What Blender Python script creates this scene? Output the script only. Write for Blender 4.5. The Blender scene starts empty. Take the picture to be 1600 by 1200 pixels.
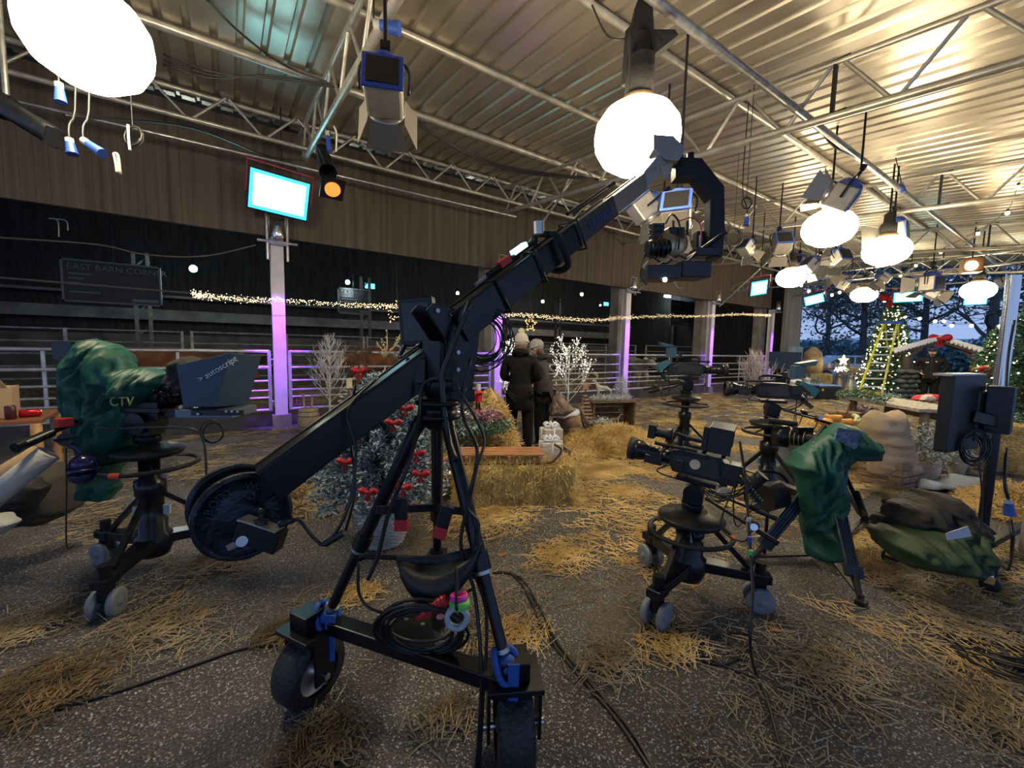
import bpy, bmesh, math, random
from math import sin, cos, tan, atan, atan2, pi, radians, sqrt
from mathutils import Vector, Matrix, Quaternion, noise
V = Vector
SC = bpy.context.scene
COL = SC.collection
R = random.Random(7)

# ---------------------------------------------------------------- camera
FPX, CH = 645.0, 1.5                      # focal length in pixels of a 1600-wide frame, eye height
PIT = atan(57/FPX); ROL = radians(1.15); TH = atan((FPX/cos(PIT))/950)
CF = V((sin(TH)*cos(PIT), cos(TH)*cos(PIT), -sin(PIT)))
_r0 = V((cos(TH), -sin(TH), 0)); _u0 = _r0.cross(CF)
CR = _r0*cos(ROL) + _u0*sin(ROL); CU = _u0*cos(ROL) - _r0*sin(ROL)
C0 = V((0, 0, CH))
def ray(x, y): return CF + CR*((x-800)/FPX) + CU*((600-y)/FPX)
def G(x, y, z=0.0): d = ray(x, y); return C0 + d*((z-CH)/d.z)
def PD(x, y, k): return C0 + ray(x, y)*k
def PY(x, y, Y): d = ray(x, y); return C0 + d*(Y/d.y)
def PX(x, y, X): d = ray(x, y); return C0 + d*(X/d.x)
cam = bpy.data.cameras.new('camera'); camo = bpy.data.objects.new('camera', cam); COL.objects.link(camo)
cam.sensor_width = 36; cam.lens = 36*FPX/1600; cam.clip_start = .05; cam.clip_end = 400
camo.matrix_world = Matrix(((CR.x, CU.x, -CF.x, C0.x), (CR.y, CU.y, -CF.y, C0.y), (CR.z, CU.z, -CF.z, C0.z), (0, 0, 0, 1)))
SC.camera = camo
SC.view_settings.view_transform = 'Standard'; SC.view_settings.look = 'None'
SC.view_settings.gamma = 1; SC.view_settings.use_curve_mapping = False
SC.view_settings.exposure = 0.35
SC.cycles.use_denoising = True
SC.cycles.max_bounces = 5; SC.cycles.diffuse_bounces = 3; SC.cycles.glossy_bounces = 3
SC.cycles.sample_clamp_indirect = 6; SC.cycles.caustics_reflective = False; SC.cycles.caustics_refractive = False

# ---------------------------------------------------------------- dusk sky
W = bpy.data.worlds.new('dusk'); SC.world = W; W.use_nodes = True
nt = W.node_tree; bg = nt.nodes['Background']
tc = nt.nodes.new('ShaderNodeTexCoord'); sx = nt.nodes.new('ShaderNodeSeparateXYZ'); cr = nt.nodes.new('ShaderNodeValToRGB')
nt.links.new(tc.outputs['Generated'], sx.inputs[0]); nt.links.new(sx.outputs['Z'], cr.inputs[0]); nt.links.new(cr.outputs[0], bg.inputs[0])
cr.color_ramp.elements[0].position = 0; cr.color_ramp.elements[0].color = (.34, .47, .78, 1)
cr.color_ramp.elements[1].position = .5; cr.color_ramp.elements[1].color = (.20, .36, .80, 1)
bg.inputs[1].default_value = .85

def lamp(kind, loc, energy, color, size=.1, aim=None, spot=None, blend=.4):
    l = bpy.data.lights.new('light_' + kind.lower(), kind); l.energy = energy; l.color = color
    if kind == 'AREA': l.size = size
    else: l.shadow_soft_size = size
    if kind == 'SPOT': l.spot_size = radians(spot); l.spot_blend = blend
    o = bpy.data.objects.new(l.name, l); COL.objects.link(o); o.location = loc
    if aim is not None: o.rotation_euler = (V(aim)-V(loc)).to_track_quat('-Z', 'Y').to_euler()
    return o

# ---------------------------------------------------------------- materials
_m = {}
def mat(name, c, rough=.6, metal=0, var=0, scale=8, bump=0, bscale=None, emit=None, es=0, c2=None, alpha=None, coat=0, trans=0, stretch=None, spec=None):
    if name in _m: return _m[name]
    m = bpy.data.materials.new(name); m.use_nodes = True; n = m.node_tree; p = n.nodes['Principled BSDF']
    p.inputs['Base Color'].default_value = (*c, 1); p.inputs['Roughness'].default_value = rough; p.inputs['Metallic'].default_value = metal
    if coat: p.inputs['Coat Weight'].default_value = coat
    if trans: p.inputs['Transmission Weight'].default_value = trans
    if spec is not None: p.inputs['Specular IOR Level'].default_value = spec
    if emit: p.inputs['Emission Color'].default_value = (*emit, 1); p.inputs['Emission Strength'].default_value = es
    t = n.nodes.new('ShaderNodeTexCoord'); src = t.outputs['Object']
    if stretch:
        mp = n.nodes.new('ShaderNodeMapping'); mp.inputs['Scale'].default_value = stretch; n.links.new(src, mp.inputs[0]); src = mp.outputs[0]
    if var or c2:
        nz = n.nodes.new('ShaderNodeTexNoise'); nz.inputs['Scale'].default_value = scale; nz.inputs['Detail'].default_value = 5
        n.links.new(src, nz.inputs['Vector'])
        rp = n.nodes.new('ShaderNodeValToRGB'); rp.color_ramp.elements[0].position = .35; rp.color_ramp.elements[1].position = .65
        a = tuple(max(0, x*(1-var)) for x in c); b = c2 if c2 else tuple(min(1, x*(1+var)) for x in c)
        rp.color_ramp.elements[0].color = (*a, 1); rp.color_ramp.elements[1].color = (*b, 1)
        n.links.new(nz.outputs['Fac'], rp.inputs[0]); n.links.new(rp.outputs[0], p.inputs['Base Color'])
    if bump:
        nz = n.nodes.new('ShaderNodeTexNoise'); nz.inputs['Scale'].default_value = bscale or scale*2; nz.inputs['Detail'].default_value = 4
        n.links.new(src, nz.inputs['Vector'])
        bp = n.nodes.new('ShaderNodeBump'); bp.inputs['Strength'].default_value = bump; bp.inputs['Distance'].default_value = .02
        n.links.new(nz.outputs['Fac'], bp.inputs['Height']); n.links.new(bp.outputs[0], p.inputs['Normal'])
    _m[name] = m; return m
def glow(name, c, s): return mat(name, c, .5, emit=c, es=s)

# ---------------------------------------------------------------- mesh builder
def basis(d):
    d = V(d).normalized(); a = V((0, 0, 1)) if abs(d.z) < .95 else V((1, 0, 0))
    u = a.cross(d).normalized(); return u, d.cross(u)
class B:
    def __init__(s): s.v = []; s.f = []; s.sm = []; s.mi = []; s.m = 0
    def face(s, ids, smooth=False): s.f.append(tuple(ids)); s.sm.append(smooth); s.mi.append(s.m)
    def add(s, pts): k = len(s.v); s.v += [V(p) for p in pts]; return k
    def quad(s, *p): k = s.add(p); s.face(range(k, k+len(p))); return s
    def box(s, c, d, rot=None, taper=1.0):
        c = V(c); M = rot if rot is not None else Matrix.Identity(3)
        if not isinstance(M, Matrix): M = Matrix.Rotation(M, 3, 'Z')
        pts = []
        for z in (-1, 1):
            t = taper if z > 0 else 1
            for x, y in ((-1, -1), (1, -1), (1, 1), (-1, 1)): pts.append(c + M @ V((x*d[0]*t/2, y*d[1]*t/2, z*d[2]/2)))
        k = s.add(pts)
        for q in ((0, 3, 2, 1), (4, 5, 6, 7), (0, 1, 5, 4), (1, 2, 6, 5), (2, 3, 7, 6), (3, 0, 4, 7)): s.face([k+i for i in q])
        return s
    def beam(s, a, b, w, h, up=(0, 0, 1), w2=None, h2=None):
        a, b = V(a), V(b); d = (b-a).normalized(); x = d.cross(V(up)); x = x.normalized() if x.length > 1e-4 else basis(d)[0]; y = x.cross(d)
        w2 = w2 or w; h2 = h2 or h; k = s.add([a+x*i*w/2+y*j*h/2 for i, j in ((-1, -1), (1, -1), (1, 1), (-1, 1))] + [b+x*i*w2/2+y*j*h2/2 for i, j in ((-1, -1), (1, -1), (1, 1), (-1, 1))])
        for q in ((0, 1, 2, 3), (7, 6, 5, 4), (0, 4, 5, 1), (1, 5, 6, 2), (2, 6, 7, 3), (3, 7, 4, 0)): s.face([k+i for i in q])
        return s
    def cyl(s, a, b, r, r2=None, n=12, cap=True):
        a, b = V(a), V(b); r2 = r if r2 is None else r2; u, w = basis(b-a); A = [2*pi*i/n for i in range(n)]
        k = s.add([a+(u*cos(t)+w*sin(t))*r for t in A] + [b+(u*cos(t)+w*sin(t))*r2 for t in A])
        for i in range(n): j = (i+1) % n; s.face((k+i, k+j, k+n+j, k+n+i), True)
        if cap:
            k = s.add([a+(u*cos(t)+w*sin(t))*r for t in A]); s.face(range(k+n-1, k-1, -1))
            k = s.add([b+(u*cos(t)+w*sin(t))*r2 for t in A]); s.face(range(k, k+n))
        return s
    def tube(s, pts, r, n=6, closed=False):
        pts = [V(p) for p in pts]; m = len(pts); rr = r if isinstance(r, (list, tuple)) else [r]*m; u = None; rings = []
        for i, p in enumerate(pts):
            a = pts[i-1] if (i or closed) else p; b = pts[(i+1) % m] if (i < m-1 or closed) else p; d = (b-a)
            d = d.normalized() if d.length > 1e-9 else V((0, 0, 1))
            if u is None: u = basis(d)[0]
            u = u - d*u.dot(d); u = u.normalized() if u.length > 1e-6 else basis(d)[0]; w = d.cross(u)
            rings.append(s.add([p+(u*cos(2*pi*j/n)+w*sin(2*pi*j/n))*rr[i] for j in range(n)]))
        for i in range(m if closed else m-1):
            a, b = rings[i], rings[(i+1) % m]
            for j in range(n): q = (j+1) % n; s.face((a+j, a+q, b+q, b+j), True)
        if not closed: s.face([rings[0]+j for j in range(n-1, -1, -1)]); s.face([rings[-1]+j for j in range(n)])
        return s
    def lathe(s, c, prof, axis=(0, 0, 1), n=20, smooth=True, cap=True, sx=1, sy=1):
        c = V(c); ax = V(axis).normalized(); u, w = basis(ax); m = len(prof); k = s.add([c+ax*h+(u*cos(2*pi*j/n)*sx+w*sin(2*pi*j/n)*sy)*rr for rr, h in prof for j in range(n)])
        for i in range(m-1):
            for j in range(n): q = (j+1) % n; s.face((k+i*n+j, k+i*n+q, k+(i+1)*n+q, k+(i+1)*n+j), smooth)
        if cap:
            if prof[0][0] > 1e-4: s.face([k+j for j in range(n-1, -1, -1)])
            if prof[-1][0] > 1e-4: s.face([k+(m-1)*n+j for j in range(n)])
        return s
    def ball(s, c, r, n=12, m=8, rot=None):
        r = r if isinstance(r, (list, tuple)) else (r, r, r); c = V(c); M = rot or Matrix.Identity(3)
        k = s.add([c + M @ V((r[0]*sin(pi*i/m)*cos(2*pi*j/n), r[1]*sin(pi*i/m)*sin(2*pi*j/n), r[2]*cos(pi*i/m))) for i in range(m+1) for j in range(n)])
        for i in range(m):
            for j in range(n): q = (j+1) % n; s.face((k+i*n+j, k+(i+1)*n+j, k+(i+1)*n+q, k+i*n+q), True)
        return s
    def torus(s, c, R_, r, axis=(0, 0, 1), n=32, m=8, a0=0, a1=2*pi):
        c = V(c); u, w = basis(axis); full = abs(a1-a0) > 6.28; N = n if full else n+1
        return s.tube([c+(u*cos(a0+(a1-a0)*i/n)+w*sin(a0+(a1-a0)*i/n))*R_ for i in range(N)], r, m, full)
    def prism(s, poly, origin, ux, uy, t):
        o, ux, uy = V(origin), V(ux), V(uy); nn = ux.cross(uy).normalized()*t; n = len(poly)
        p = [o+ux*a+uy*b for a, b in poly]; k = s.add([q-nn/2 for q in p] + [q+nn/2 for q in p])
        s.face(range(k+n-1, k-1, -1)); s.face(range(k+n, k+2*n))
        for i in range(n): j = (i+1) % n; s.face((k+i, k+j, k+n+j, k+n+i))
        return s
    def mesh(s, name, mats):
        me = bpy.data.meshes.new(name); me.from_pydata([tuple(p) for p in s.v], [], s.f)
        me.polygons.foreach_set('use_smooth', s.sm)
        for m in (mats if isinstance(mats, (list, tuple)) else [mats]): me.materials.append(m)
        if max(s.mi or [0]): me.polygons.foreach_set('material_index', s.mi)
        me.update(); return me
    def out(s, name, mats, parent=None, label=None, bevel=0):
        o = bpy.data.objects.new(name, s.mesh(name, mats)); COL.objects.link(o)
        if bevel:
            b = o.modifiers.new('bevel', 'BEVEL'); b.width = bevel; b.segments = 2; b.limit_method = 'ANGLE'; b.angle_limit = radians(50)
        if parent is not None:
            o.parent = parent; o.location = -parent.location if parent.type == 'EMPTY' else (0, 0, 0)
        if label: o['label'] = label
        return o
def tag(o, label=None, cat=None, group=None, kind=None):
    if label: o['label'] = label
    if cat: o['category'] = cat
    if group: o['group'] = group
    if kind: o['kind'] = kind
    return o
def T(name, label, cat, loc=(0, 0, 0), group=None):            # an Empty at the base; parts are then built in world coordinates
    o = bpy.data.objects.new(name, None); COL.objects.link(o); o.location = loc; o.empty_display_size = .1
    return tag(o, label, cat, group)
def S(b, name, mats, bevel=0): return tag(b.out(name, mats, bevel=bevel), kind='structure')
def one(b, name, mats, label, cat, group=None, kind=None, org=None, bevel=0):
    # a thing that is one mesh; its origin is put at its base
    if org is None:
        xs = [p.x for p in b.v]; ys = [p.y for p in b.v]; org = V(((min(xs)+max(xs))/2, (min(ys)+max(ys))/2, min(p.z for p in b.v)))
    org = V(org); b.v = [p-org for p in b.v]; o = b.out(name, mats, bevel=bevel); o.location = org
    return tag(o, label, cat, group, kind)
_kids = {}
def kids(o):
    return [c for c in COL.objects if c.parent == o]
def dup(root, loc=None, rz=None, label=None, group=None, sc=None, rot=None, keep=None):
    r = root.copy(); COL.objects.link(r)
    if loc is not None: r.location = loc
    if rz is not None: r.rotation_euler = (0, 0, rz)
    if rot is not None: r.rotation_euler = rot
    if sc is not None: r.scale = (sc, sc, sc) if not isinstance(sc, (tuple, list)) else sc
    if label: r['label'] = label
    if group: r['group'] = group
    for ch in kids(root):
        c = ch.copy(); COL.objects.link(c); c.parent = r
        for g in kids(ch): d = g.copy(); COL.objects.link(d); d.parent = c
    return r
def sm(pts, k=6, closed=False):                                 # Catmull-Rom through the points
    P = [V(p) for p in pts]; n = len(P); o = []
    rng = range(n) if closed else range(n-1)
    for i in rng:
        a = P[(i-1) % n] if (closed or i) else P[i]*2-P[i+1]; b = P[i]; c = P[(i+1) % n]; d = P[(i+2) % n] if (closed or i+2 < n) else c*2-b
        for j in range(k):
            t = j/k; o.append(.5*((2*b)+(c-a)*t+(2*a-5*b+4*c-d)*t*t+(3*b-a-3*c+d)*t**3))
    if not closed: o.append(P[-1])
    return o
def text(name, s, size, M, m, parent=None, extrude=.002, align='CENTER', world_parent_offset=True):
    cu = bpy.data.curves.new(name, 'FONT'); cu.body = s; cu.size = size; cu.extrude = extrude; cu.align_x = align; cu.align_y = 'CENTER'
    tmp = bpy.data.objects.new(name, cu); COL.objects.link(tmp)
    dg = bpy.context.evaluated_depsgraph_get(); me = bpy.data.meshes.new_from_object(tmp.evaluated_get(dg))
    bpy.data.objects.remove(tmp); me.transform(M); me.materials.clear(); me.materials.append(m)
    o = bpy.data.objects.new(name, me); COL.objects.link(o)
    if parent is not None: o.parent = parent; o.location = -parent.location if parent.type == 'EMPTY' else (0, 0, 0)
    return o
def frame(o, x, y):                                              # matrix with local x, y axes in the given world directions
    x = V(x).normalized(); y = V(y); y = (y-x*y.dot(x)).normalized(); z = x.cross(y)
    return Matrix(((x.x, y.x, z.x, o[0]), (x.y, y.y, z.y, o[1]), (x.z, y.z, z.z, o[2]), (0, 0, 0, 1)))

NTH = ['first', 'second', 'third', 'fourth', 'fifth', 'sixth', 'seventh', 'eighth', 'ninth']
# common materials
BLK = mat('black_plastic', (.012, .013, .016), .42, var=.3, scale=30, bump=.05, bscale=80)
BMT = mat('black_metal', (.012, .014, .02), .28, .3, var=.3, scale=20)
BRB = mat('black_rubber', (.015, .015, .016), .6, bump=.2, bscale=60)
GUN = mat('dark_grey_metal', (.05, .055, .065), .35, .6)
STL = mat('galvanised_steel', (.42, .43, .42), .36, .85, var=.25, scale=10)
CHR = mat('bright_steel', (.7, .7, .7), .18, 1)
GRY = mat('grey_rubber', (.21, .24, .26), .6, var=.15)
WHT = mat('white_paint', (.75, .76, .78), .5)
RED = mat('red_ribbon', (.55, .015, .02), .45, var=.3, scale=20)
GRN = mat('green_rain_cover', (.012, .105, .075), .5, var=.35, scale=6, bump=.5, bscale=9)
BLU = mat('blue_plastic', (.03, .09, .42), .4)
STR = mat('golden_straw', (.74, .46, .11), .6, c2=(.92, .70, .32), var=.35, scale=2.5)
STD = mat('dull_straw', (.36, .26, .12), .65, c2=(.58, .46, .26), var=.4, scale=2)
WOD = mat('aged_brown_wood', (.20, .12, .06), .65, var=.4, scale=5, stretch=(1, 6, 6), bump=.3, bscale=14)
SNW = mat('white_frost', (.82, .86, .92), .7, bump=.4, bscale=20)
CBL = mat('black_cable', (.012, .012, .014), .4)
CLR = mat('clear_window', (.6, .62, .66), .2, trans=.6)
# ================================================================ THE SHELTER
BX = [0.72 + 4.56*k for k in range(-2, 5)]                       # bays along the barn
YF = 8.5
def roofz(y): return 4.45 + .097*y

def floor_mat():
    m = bpy.data.materials.new('wet_concrete'); m.use_nodes = True; n = m.node_tree; p = n.nodes['Principled BSDF']; L = n.links.new
    t = n.nodes.new('ShaderNodeTexCoord').outputs['Object']
    def N(s, d=5, off=None):
        q = n.nodes.new('ShaderNodeTexNoise'); q.inputs['Scale'].default_value = s; q.inputs['Detail'].default_value = d; L(t, q.inputs['Vector']); return q.outputs['Fac']
    def ramp(f, a, b, ca, cb):
        r = n.nodes.new('ShaderNodeValToRGB'); r.color_ramp.elements[0].position = a; r.color_ramp.elements[1].position = b
        r.color_ramp.elements[0].color = (*ca, 1); r.color_ramp.elements[1].color = (*cb, 1); L(f, r.inputs[0]); return r.outputs[0]
    def mix(f, a, b):
        x = n.nodes.new('ShaderNodeMix'); x.data_type = 'RGBA'; L(f, x.inputs[0]); L(a, x.inputs[6]); L(b, x.inputs[7]); return x.outputs[2]
    base = ramp(N(.5), .38, .62, (.060, .055, .050), (.12, .112, .105))
    v = n.nodes.new('ShaderNodeTexVoronoi'); v.inputs['Scale'].default_value = 95; L(t, v.inputs['Vector'])
    grain = ramp(v.outputs['Distance'], .25, .5, (1, 1, 1), (0, 0, 0))
    gr2 = ramp(N(60, 2), .42, .6, (0, 0, 0), (1, 1, 1))
    mm = n.nodes.new('ShaderNodeMath'); mm.operation = 'MULTIPLY'; L(grain, mm.inputs[0]); L(gr2, mm.inputs[1])
    stone = ramp(N(30, 2), .3, .7, (.30, .30, .31), (.80, .80, .80))
    c = mix(mm.outputs[0], base, stone)
    dust = ramp(N(1.1, 8), .52, .66, (0, 0, 0), (.75, .75, .75)); brown = ramp(N(25, 4), .3, .7, (.07, .052, .03), (.20, .15, .085))
    c = mix(dust, c, brown); L(c, p.inputs['Base Color'])
    L(ramp(N(1.7, 6), .4, .62, (.3, .3, .3), (.72, .72, .72)), p.inputs['Roughness'])
    bp = n.nodes.new('ShaderNodeBump'); bp.inputs['Strength'].default_value = .9; bp.inputs['Distance'].default_value = .012
    ad = n.nodes.new('ShaderNodeMath'); ad.operation = 'SUBTRACT'; L(N(90, 3), ad.inputs[0]); L(v.outputs['Distance'], ad.inputs[1]); L(ad.outputs[0], bp.inputs['Height']); L(bp.outputs[0], p.inputs['Normal'])
    return m
S(B().quad((-7, -7, 0), (22.2, -7, 0), (22.2, 8.55, 0), (-7, 8.55, 0)), 'floor', floor_mat())
S(B().quad((-9, 8.6, -.01), (26, 8.6, -.01), (26, 19, -.01), (-9, 19, -.01)), 'floor_barn', mat('dirty_barn_floor', (.09, .065, .035), .9, c2=(.30, .21, .10), var=.3, scale=1.6, bump=.6, bscale=9))
GRS = mat('winter_grass', (.06, .20, .08), .8, c2=(.10, .28, .11), var=.4, scale=3, bump=.5)
S(B().quad((22.2, -60, -.03), (150, -60, -.03), (150, 90, -.03), (22.2, 90, -.03)), 'floor_grass', GRS)
# kerb wall under the gates
b = B().box((7.5, YF+.06, .17), (27.6, .16, .34)); S(b, 'wall_kerb', mat('dark_kerb', (.045, .047, .05), .6, var=.4, scale=5, bump=.3))
# timber fascia
def plank_mat(name, a, b2, sc=9):
    m = bpy.data.materials.new(name); m.use_nodes = True; n = m.node_tree; p = n.nodes['Principled BSDF']; L = n.links.new
    t = n.nodes.new('ShaderNodeTexCoord').outputs['Object']
    mp = n.nodes.new('ShaderNodeMapping'); mp.inputs['Scale'].default_value = (sc, sc, .25); L(t, mp.inputs[0])
    nz = n.nodes.new('ShaderNodeTexNoise'); nz.inputs['Scale'].default_value = 1; nz.inputs['Detail'].default_value = 7; L(mp.outputs[0], nz.inputs['Vector'])
    r = n.nodes.new('ShaderNodeValToRGB'); r.color_ramp.elements[0].position = .3; r.color_ramp.elements[1].position = .72
    r.color_ramp.elements[0].color = (*a, 1); r.color_ramp.elements[1].color = (*b2, 1); L(nz.outputs['Fac'], r.inputs[0])
    w = n.nodes.new('ShaderNodeTexWave'); w.inputs['Scale'].default_value = 2.2; w.bands_direction = 'X'; w.wave_profile = 'SAW'; L(t, w.inputs['Vector'])
    g = n.nodes.new('ShaderNodeValToRGB'); g.color_ramp.elements[0].position = .0; g.color_ramp.elements[1].position = .07
    g.color_ramp.elements[0].color = (.35, .35, .35, 1); g.color_ramp.elements[1].color = (1, 1, 1, 1); L(w.outputs['Fac'], g.inputs[0])
    x = n.nodes.new('ShaderNodeMix'); x.data_type = 'RGBA'; x.blend_type = 'MULTIPLY'; x.inputs[0].default_value = 1; L(r.outputs[0], x.inputs[6]); L(g.outputs[0], x.inputs[7])
    L(x.outputs[2], p.inputs['Base Color']); p.inputs['Roughness'].default_value = .75
    bp = n.nodes.new('ShaderNodeBump'); bp.inputs['Strength'].default_value = .4; L(g.outputs[0], bp.inputs['Height']); L(bp.outputs[0], p.inputs['Normal'])
    return m
b = B().box((6.05, YF+.1, (3.36+5.2)/2), (26.1, .08, 1.84)); S(b, 'wall_fascia', plank_mat('brown_cladding', (.055, .042, .031), (.15, .115, .085)))
# corrugated roof, ribs across the bays
prof = [(0, 0), (.10, 0), (.115, -.035), (.135, -.035), (.15, 0)]
b = B(); y0, y1 = -5, 8.62; x = -8.; row = []
while x < 21.9:
    for dx, dz in ((0, 0), (.165, 0), (.185, .038), (.23, .038)): row.append((x+dx, dz))
    x += .25
k0 = b.add([(x, y0, roofz(y0)+dz) for x, dz in row]); k1 = b.add([(x, y1, roofz(y1)+dz) for x, dz in row])
for i in range(len(row)-1): b.face((k0+i, k0+i+1, k1+i+1, k1+i))
S(b, 'ceiling', mat('corrugated_steel', (.50, .45, .36), .34, .72, var=.16, scale=1.3, bump=.12, bscale=5, stretch=(3, .6, 1)))
# purlins
TUB = mat('painted_steel_tube', (.50, .48, .42), .38, .55, var=.2, scale=6)
for i, y in enumerate((8.1, 6.35, 4.62, 3.05)):
    r = .04 if i != 1 else .055
    S(B().cyl((-7, y, roofz(y)-.05), (21.6, y, roofz(y)-.05), r, n=10), 'trim_purlin', TUB)
# rafters: lattice trusses across the shelter, all of one kind
def truss(x):
    t = B(); zt = lambda y: roofz(y)-.15; zb = lambda y: roofz(y)-.68
    t.cyl((x, -4, zt(-4)), (x, 8.35, zt(8.35)), .034, n=10); t.cyl((x, -4, zb(-4)), (x, 8.75, zb(8.75)), .042, n=10)
    y = 8.1; up = False
    while y > -3.6:
        t.cyl((x, y, zb(y) if not up else zt(y)), (x, y-.42, zt(y-.42) if not up else zb(y-.42)), .02, n=8); y -= .5 if not up else .46; up = not up
    return t
for x in (-3.4, 1.12, 5.25, 9.75, 14.25, 18.75):
    S(truss(x), 'trim_truss', TUB)
    if x > 4:
        h = B(); y = 1.9; h.box((x, y, roofz(y)-.40), (.05, .03, .5)); h.box((x, y, roofz(y)-.14), (.06, .26, .02)); h.box((x, y, roofz(y)-.655), (.06, .26, .02))
        one(h, 'truss_bracket', BMT, {5.25: 'black I-shaped bracket bridging the tubes of the nearest roof truss', 9.75: 'black I-shaped bracket on the second roof truss, above the lamps',
            14.25: 'black I-shaped bracket on the third roof truss, small in the distance', 18.75: 'black I-shaped bracket on the farthest roof truss by the open end'}[x], 'bracket', 'black brackets in the roof trusses')
# lattice beam in front of the fascia and the tube below it
t = B(); ya = 7.75
t.cyl((-7, ya, 4.66), (21, ya, 4.66), .034, n=10); x = -6.8; up = True
while x < 20.6: t.cyl((x, ya, 4.66 if up else 5.08), (x+.42, ya, 5.08 if up else 4.66), .02, n=6); x += .46; up = not up
S(t, 'trim_beam', TUB)
RIG = mat('scaffold_tube', (.46, .47, .47), .3, .8, var=.25, scale=12)
def bar(a, c, label, r=.024): return one(B().cyl(a, c, r, n=10), 'lighting_bar', RIG, label, 'bar', 'scaffold bars carrying the lamps')
bar((-5, 7.75, 4.33), (5.3, 7.75, 4.37), 'thin scaffold bar running along the timber fascia')
bar((-1.5, 2.2, 4.13), (21, 2.2, 4.13), 'long grey scaffold bar slung under the trusses over the lamps', .04)
# tall lighting truss at the open end
t = B()
for z in (3.95, 4.35): t.cyl((20.2, -1, z), (20.2, 8.2, z), .025, n=8)
y = -1; up = True
while y < 8: t.cyl((20.2, y, 3.95 if up else 4.35), (20.2, y+.4, 4.35 if up else 3.95), .014, n=6); y += .4; up = not up
one(t, 'lighting_truss', RIG, 'silver lattice lighting truss spanning the open end of the shelter', 'truss')
t = B()
for z in (3.7, 3.98): t.cyl((15.2, .5, z), (15.2, 8.2, z), .025, n=8)
y = .5; up = True
while y < 8: t.cyl((15.2, y, 3.7 if up else 3.98), (15.2, y+.3, 3.98 if up else 3.7), .013, n=6); y += .3; up = not up
one(t, 'lighting_truss', RIG, 'silver lattice lighting truss hung crossways beyond the cluster of round lamps', 'truss')

# posts lit purple, concrete columns behind, gates between
PUR = mat('pale_post_paint', (.62, .60, .66), .45, var=.08, scale=4)
CON = mat('grey_concrete', (.22, .21, .19), .85, var=.25, scale=3, bump=.4, bscale=20)
ORD = ['first', 'second', 'third', 'fourth', 'fifth']
WHP = ['left of the crane', 'behind the coiled cable', 'behind the deer figure', 'behind the far camera', 'right of the twig bush']
for k in range(5):
    x = BX[k+2]; y = YF-.14
    b = B(); b.box((x, y, 1.66), (.20, .012, 3.3)); b.box((x, y+.16, 1.66), (.20, .012, 3.3)); b.box((x, y+.08, 1.66), (.014, .15, 3.3))
    S(b, 'trim_post', PUR)
    f = B().box((x, y+.08, .11), (.30, .3, .22)); S(f, 'trim_post_foot', CON)
    if k: S(B().box((x+(.3, .1, .3, .32, .2)[k], 9.0, 1.75), (.42, .34, 3.5)), 'trim_column', CON)
    lt = T('uplighter', 'small chrome lamp at the top of the purple post ' + WHP[k], 'lamp', (x, y-.16, 3.22), 'small lamps on the purple posts')
    c = V((x, y-.16, 3.42)); q = B(); q.lathe(c-V((0, 0, .17)), [(.075, 0), (.09, .02), (.085, .14), (.06, .24), (.03, .3)], n=16); q.out('housing', CHR, lt)
    q = B(); q.tube([c+V((-.12, 0, -.05)), c+V((-.12, 0, .2)), c+V((.12, 0, .2)), c+V((.12, 0, -.05))], .008); q.out('yoke', STL, lt)
    q = B(); q.cyl((x-.3, y-.16, 3.2), (x+.3, y-.16, 3.2), .024, n=10); q.box((x, y-.08, 3.2), (.3, .13, .06)); q.out('crossbar', STL, lt)
    lamp('SPOT', (x-.04, y-.75, 3.35), 1000 if k == 0 else 900, (.28, .04, 1), .04, aim=(x, y, 1.5), spot=30, blend=.9)
    lamp('SPOT', (x, y-.55, .08), 30, (.38, .10, 1), .04, aim=(x, y, 1.6), spot=50, blend=.9)
    # the two standing tubes of the clamp
    if k == 0:
        q = B()
        for dx in (-.15, .15): q.cyl((x+dx, y-.12, 2.9), (x+dx, y-.12, 4.25), .024, n=8)
        one(q, 'upright_tubes', RIG, 'pair of upright scaffold tubes above the purple post left of the crane', 'tube', org=(x, y-.12, 2.9))
    elif k < 4:
        q = B(); a = V((x, y-.2, 3.1)); e = V((x+.5, 6.35, roofz(6.35)-.1)); q.cyl(a, e, .022, n=8)
        one(q, 'stay_pole', RIG, 'slanted scaffold pole above the purple post ' + WHP[k], 'pole', 'slanted poles on the purple posts')

GAL = mat('gate_steel', (.50, .51, .55), .4, .6, var=.2, scale=8)
RZ = (1.34, 1.06, .82, .65, .52, .30)
GL = ['nearest cattle gate behind the covered camera at left', 'steel cattle gate between the first purple post and the crane', 'steel cattle gate behind the two people in beanies', 'steel cattle gate behind the deer display and far camera', 'farthest steel cattle gate behind the white twig bush']
for k in range(1, 6):
    x0, x1 = BX[k]+.16, BX[k+1]-.16
    if k == 1: x0 = -3.65
    g = T('cattle_gate', GL[k-1], 'gate', ((x0+x1)/2, YF-.02, .3), 'steel cattle gates of the front row')
    q = B()
    for x in (x0, x1): q.box((x, YF-.02, .82), (.055, .05, 1.08))
    q.cyl((x0, YF-.02, 1.345), (x1, YF-.02, 1.345), .03, n=8); q.cyl((x0, YF-.02, .30), (x1, YF-.02, .30), .028, n=8)
    q.out('frame', GAL, g)
    for z in RZ[1:-1]: B().cyl((x0, YF-.02, z), (x1, YF-.02, z), .022 if z != 1.06 or k > 1 else .032, n=8).out('rail', GAL, g)
    for f_ in ((.5,) if k != 1 else (.35, .7)): B().box((x0+(x1-x0)*f_, YF-.02, .82), (.04, .03, 1.06)).out('stile', GAL, g)
    for z in (.45, 1.2): B().cyl((x1, YF-.02, z), (x1+.16, YF-.02, z), .016, n=6).out('hinge', GAL, g)
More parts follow.
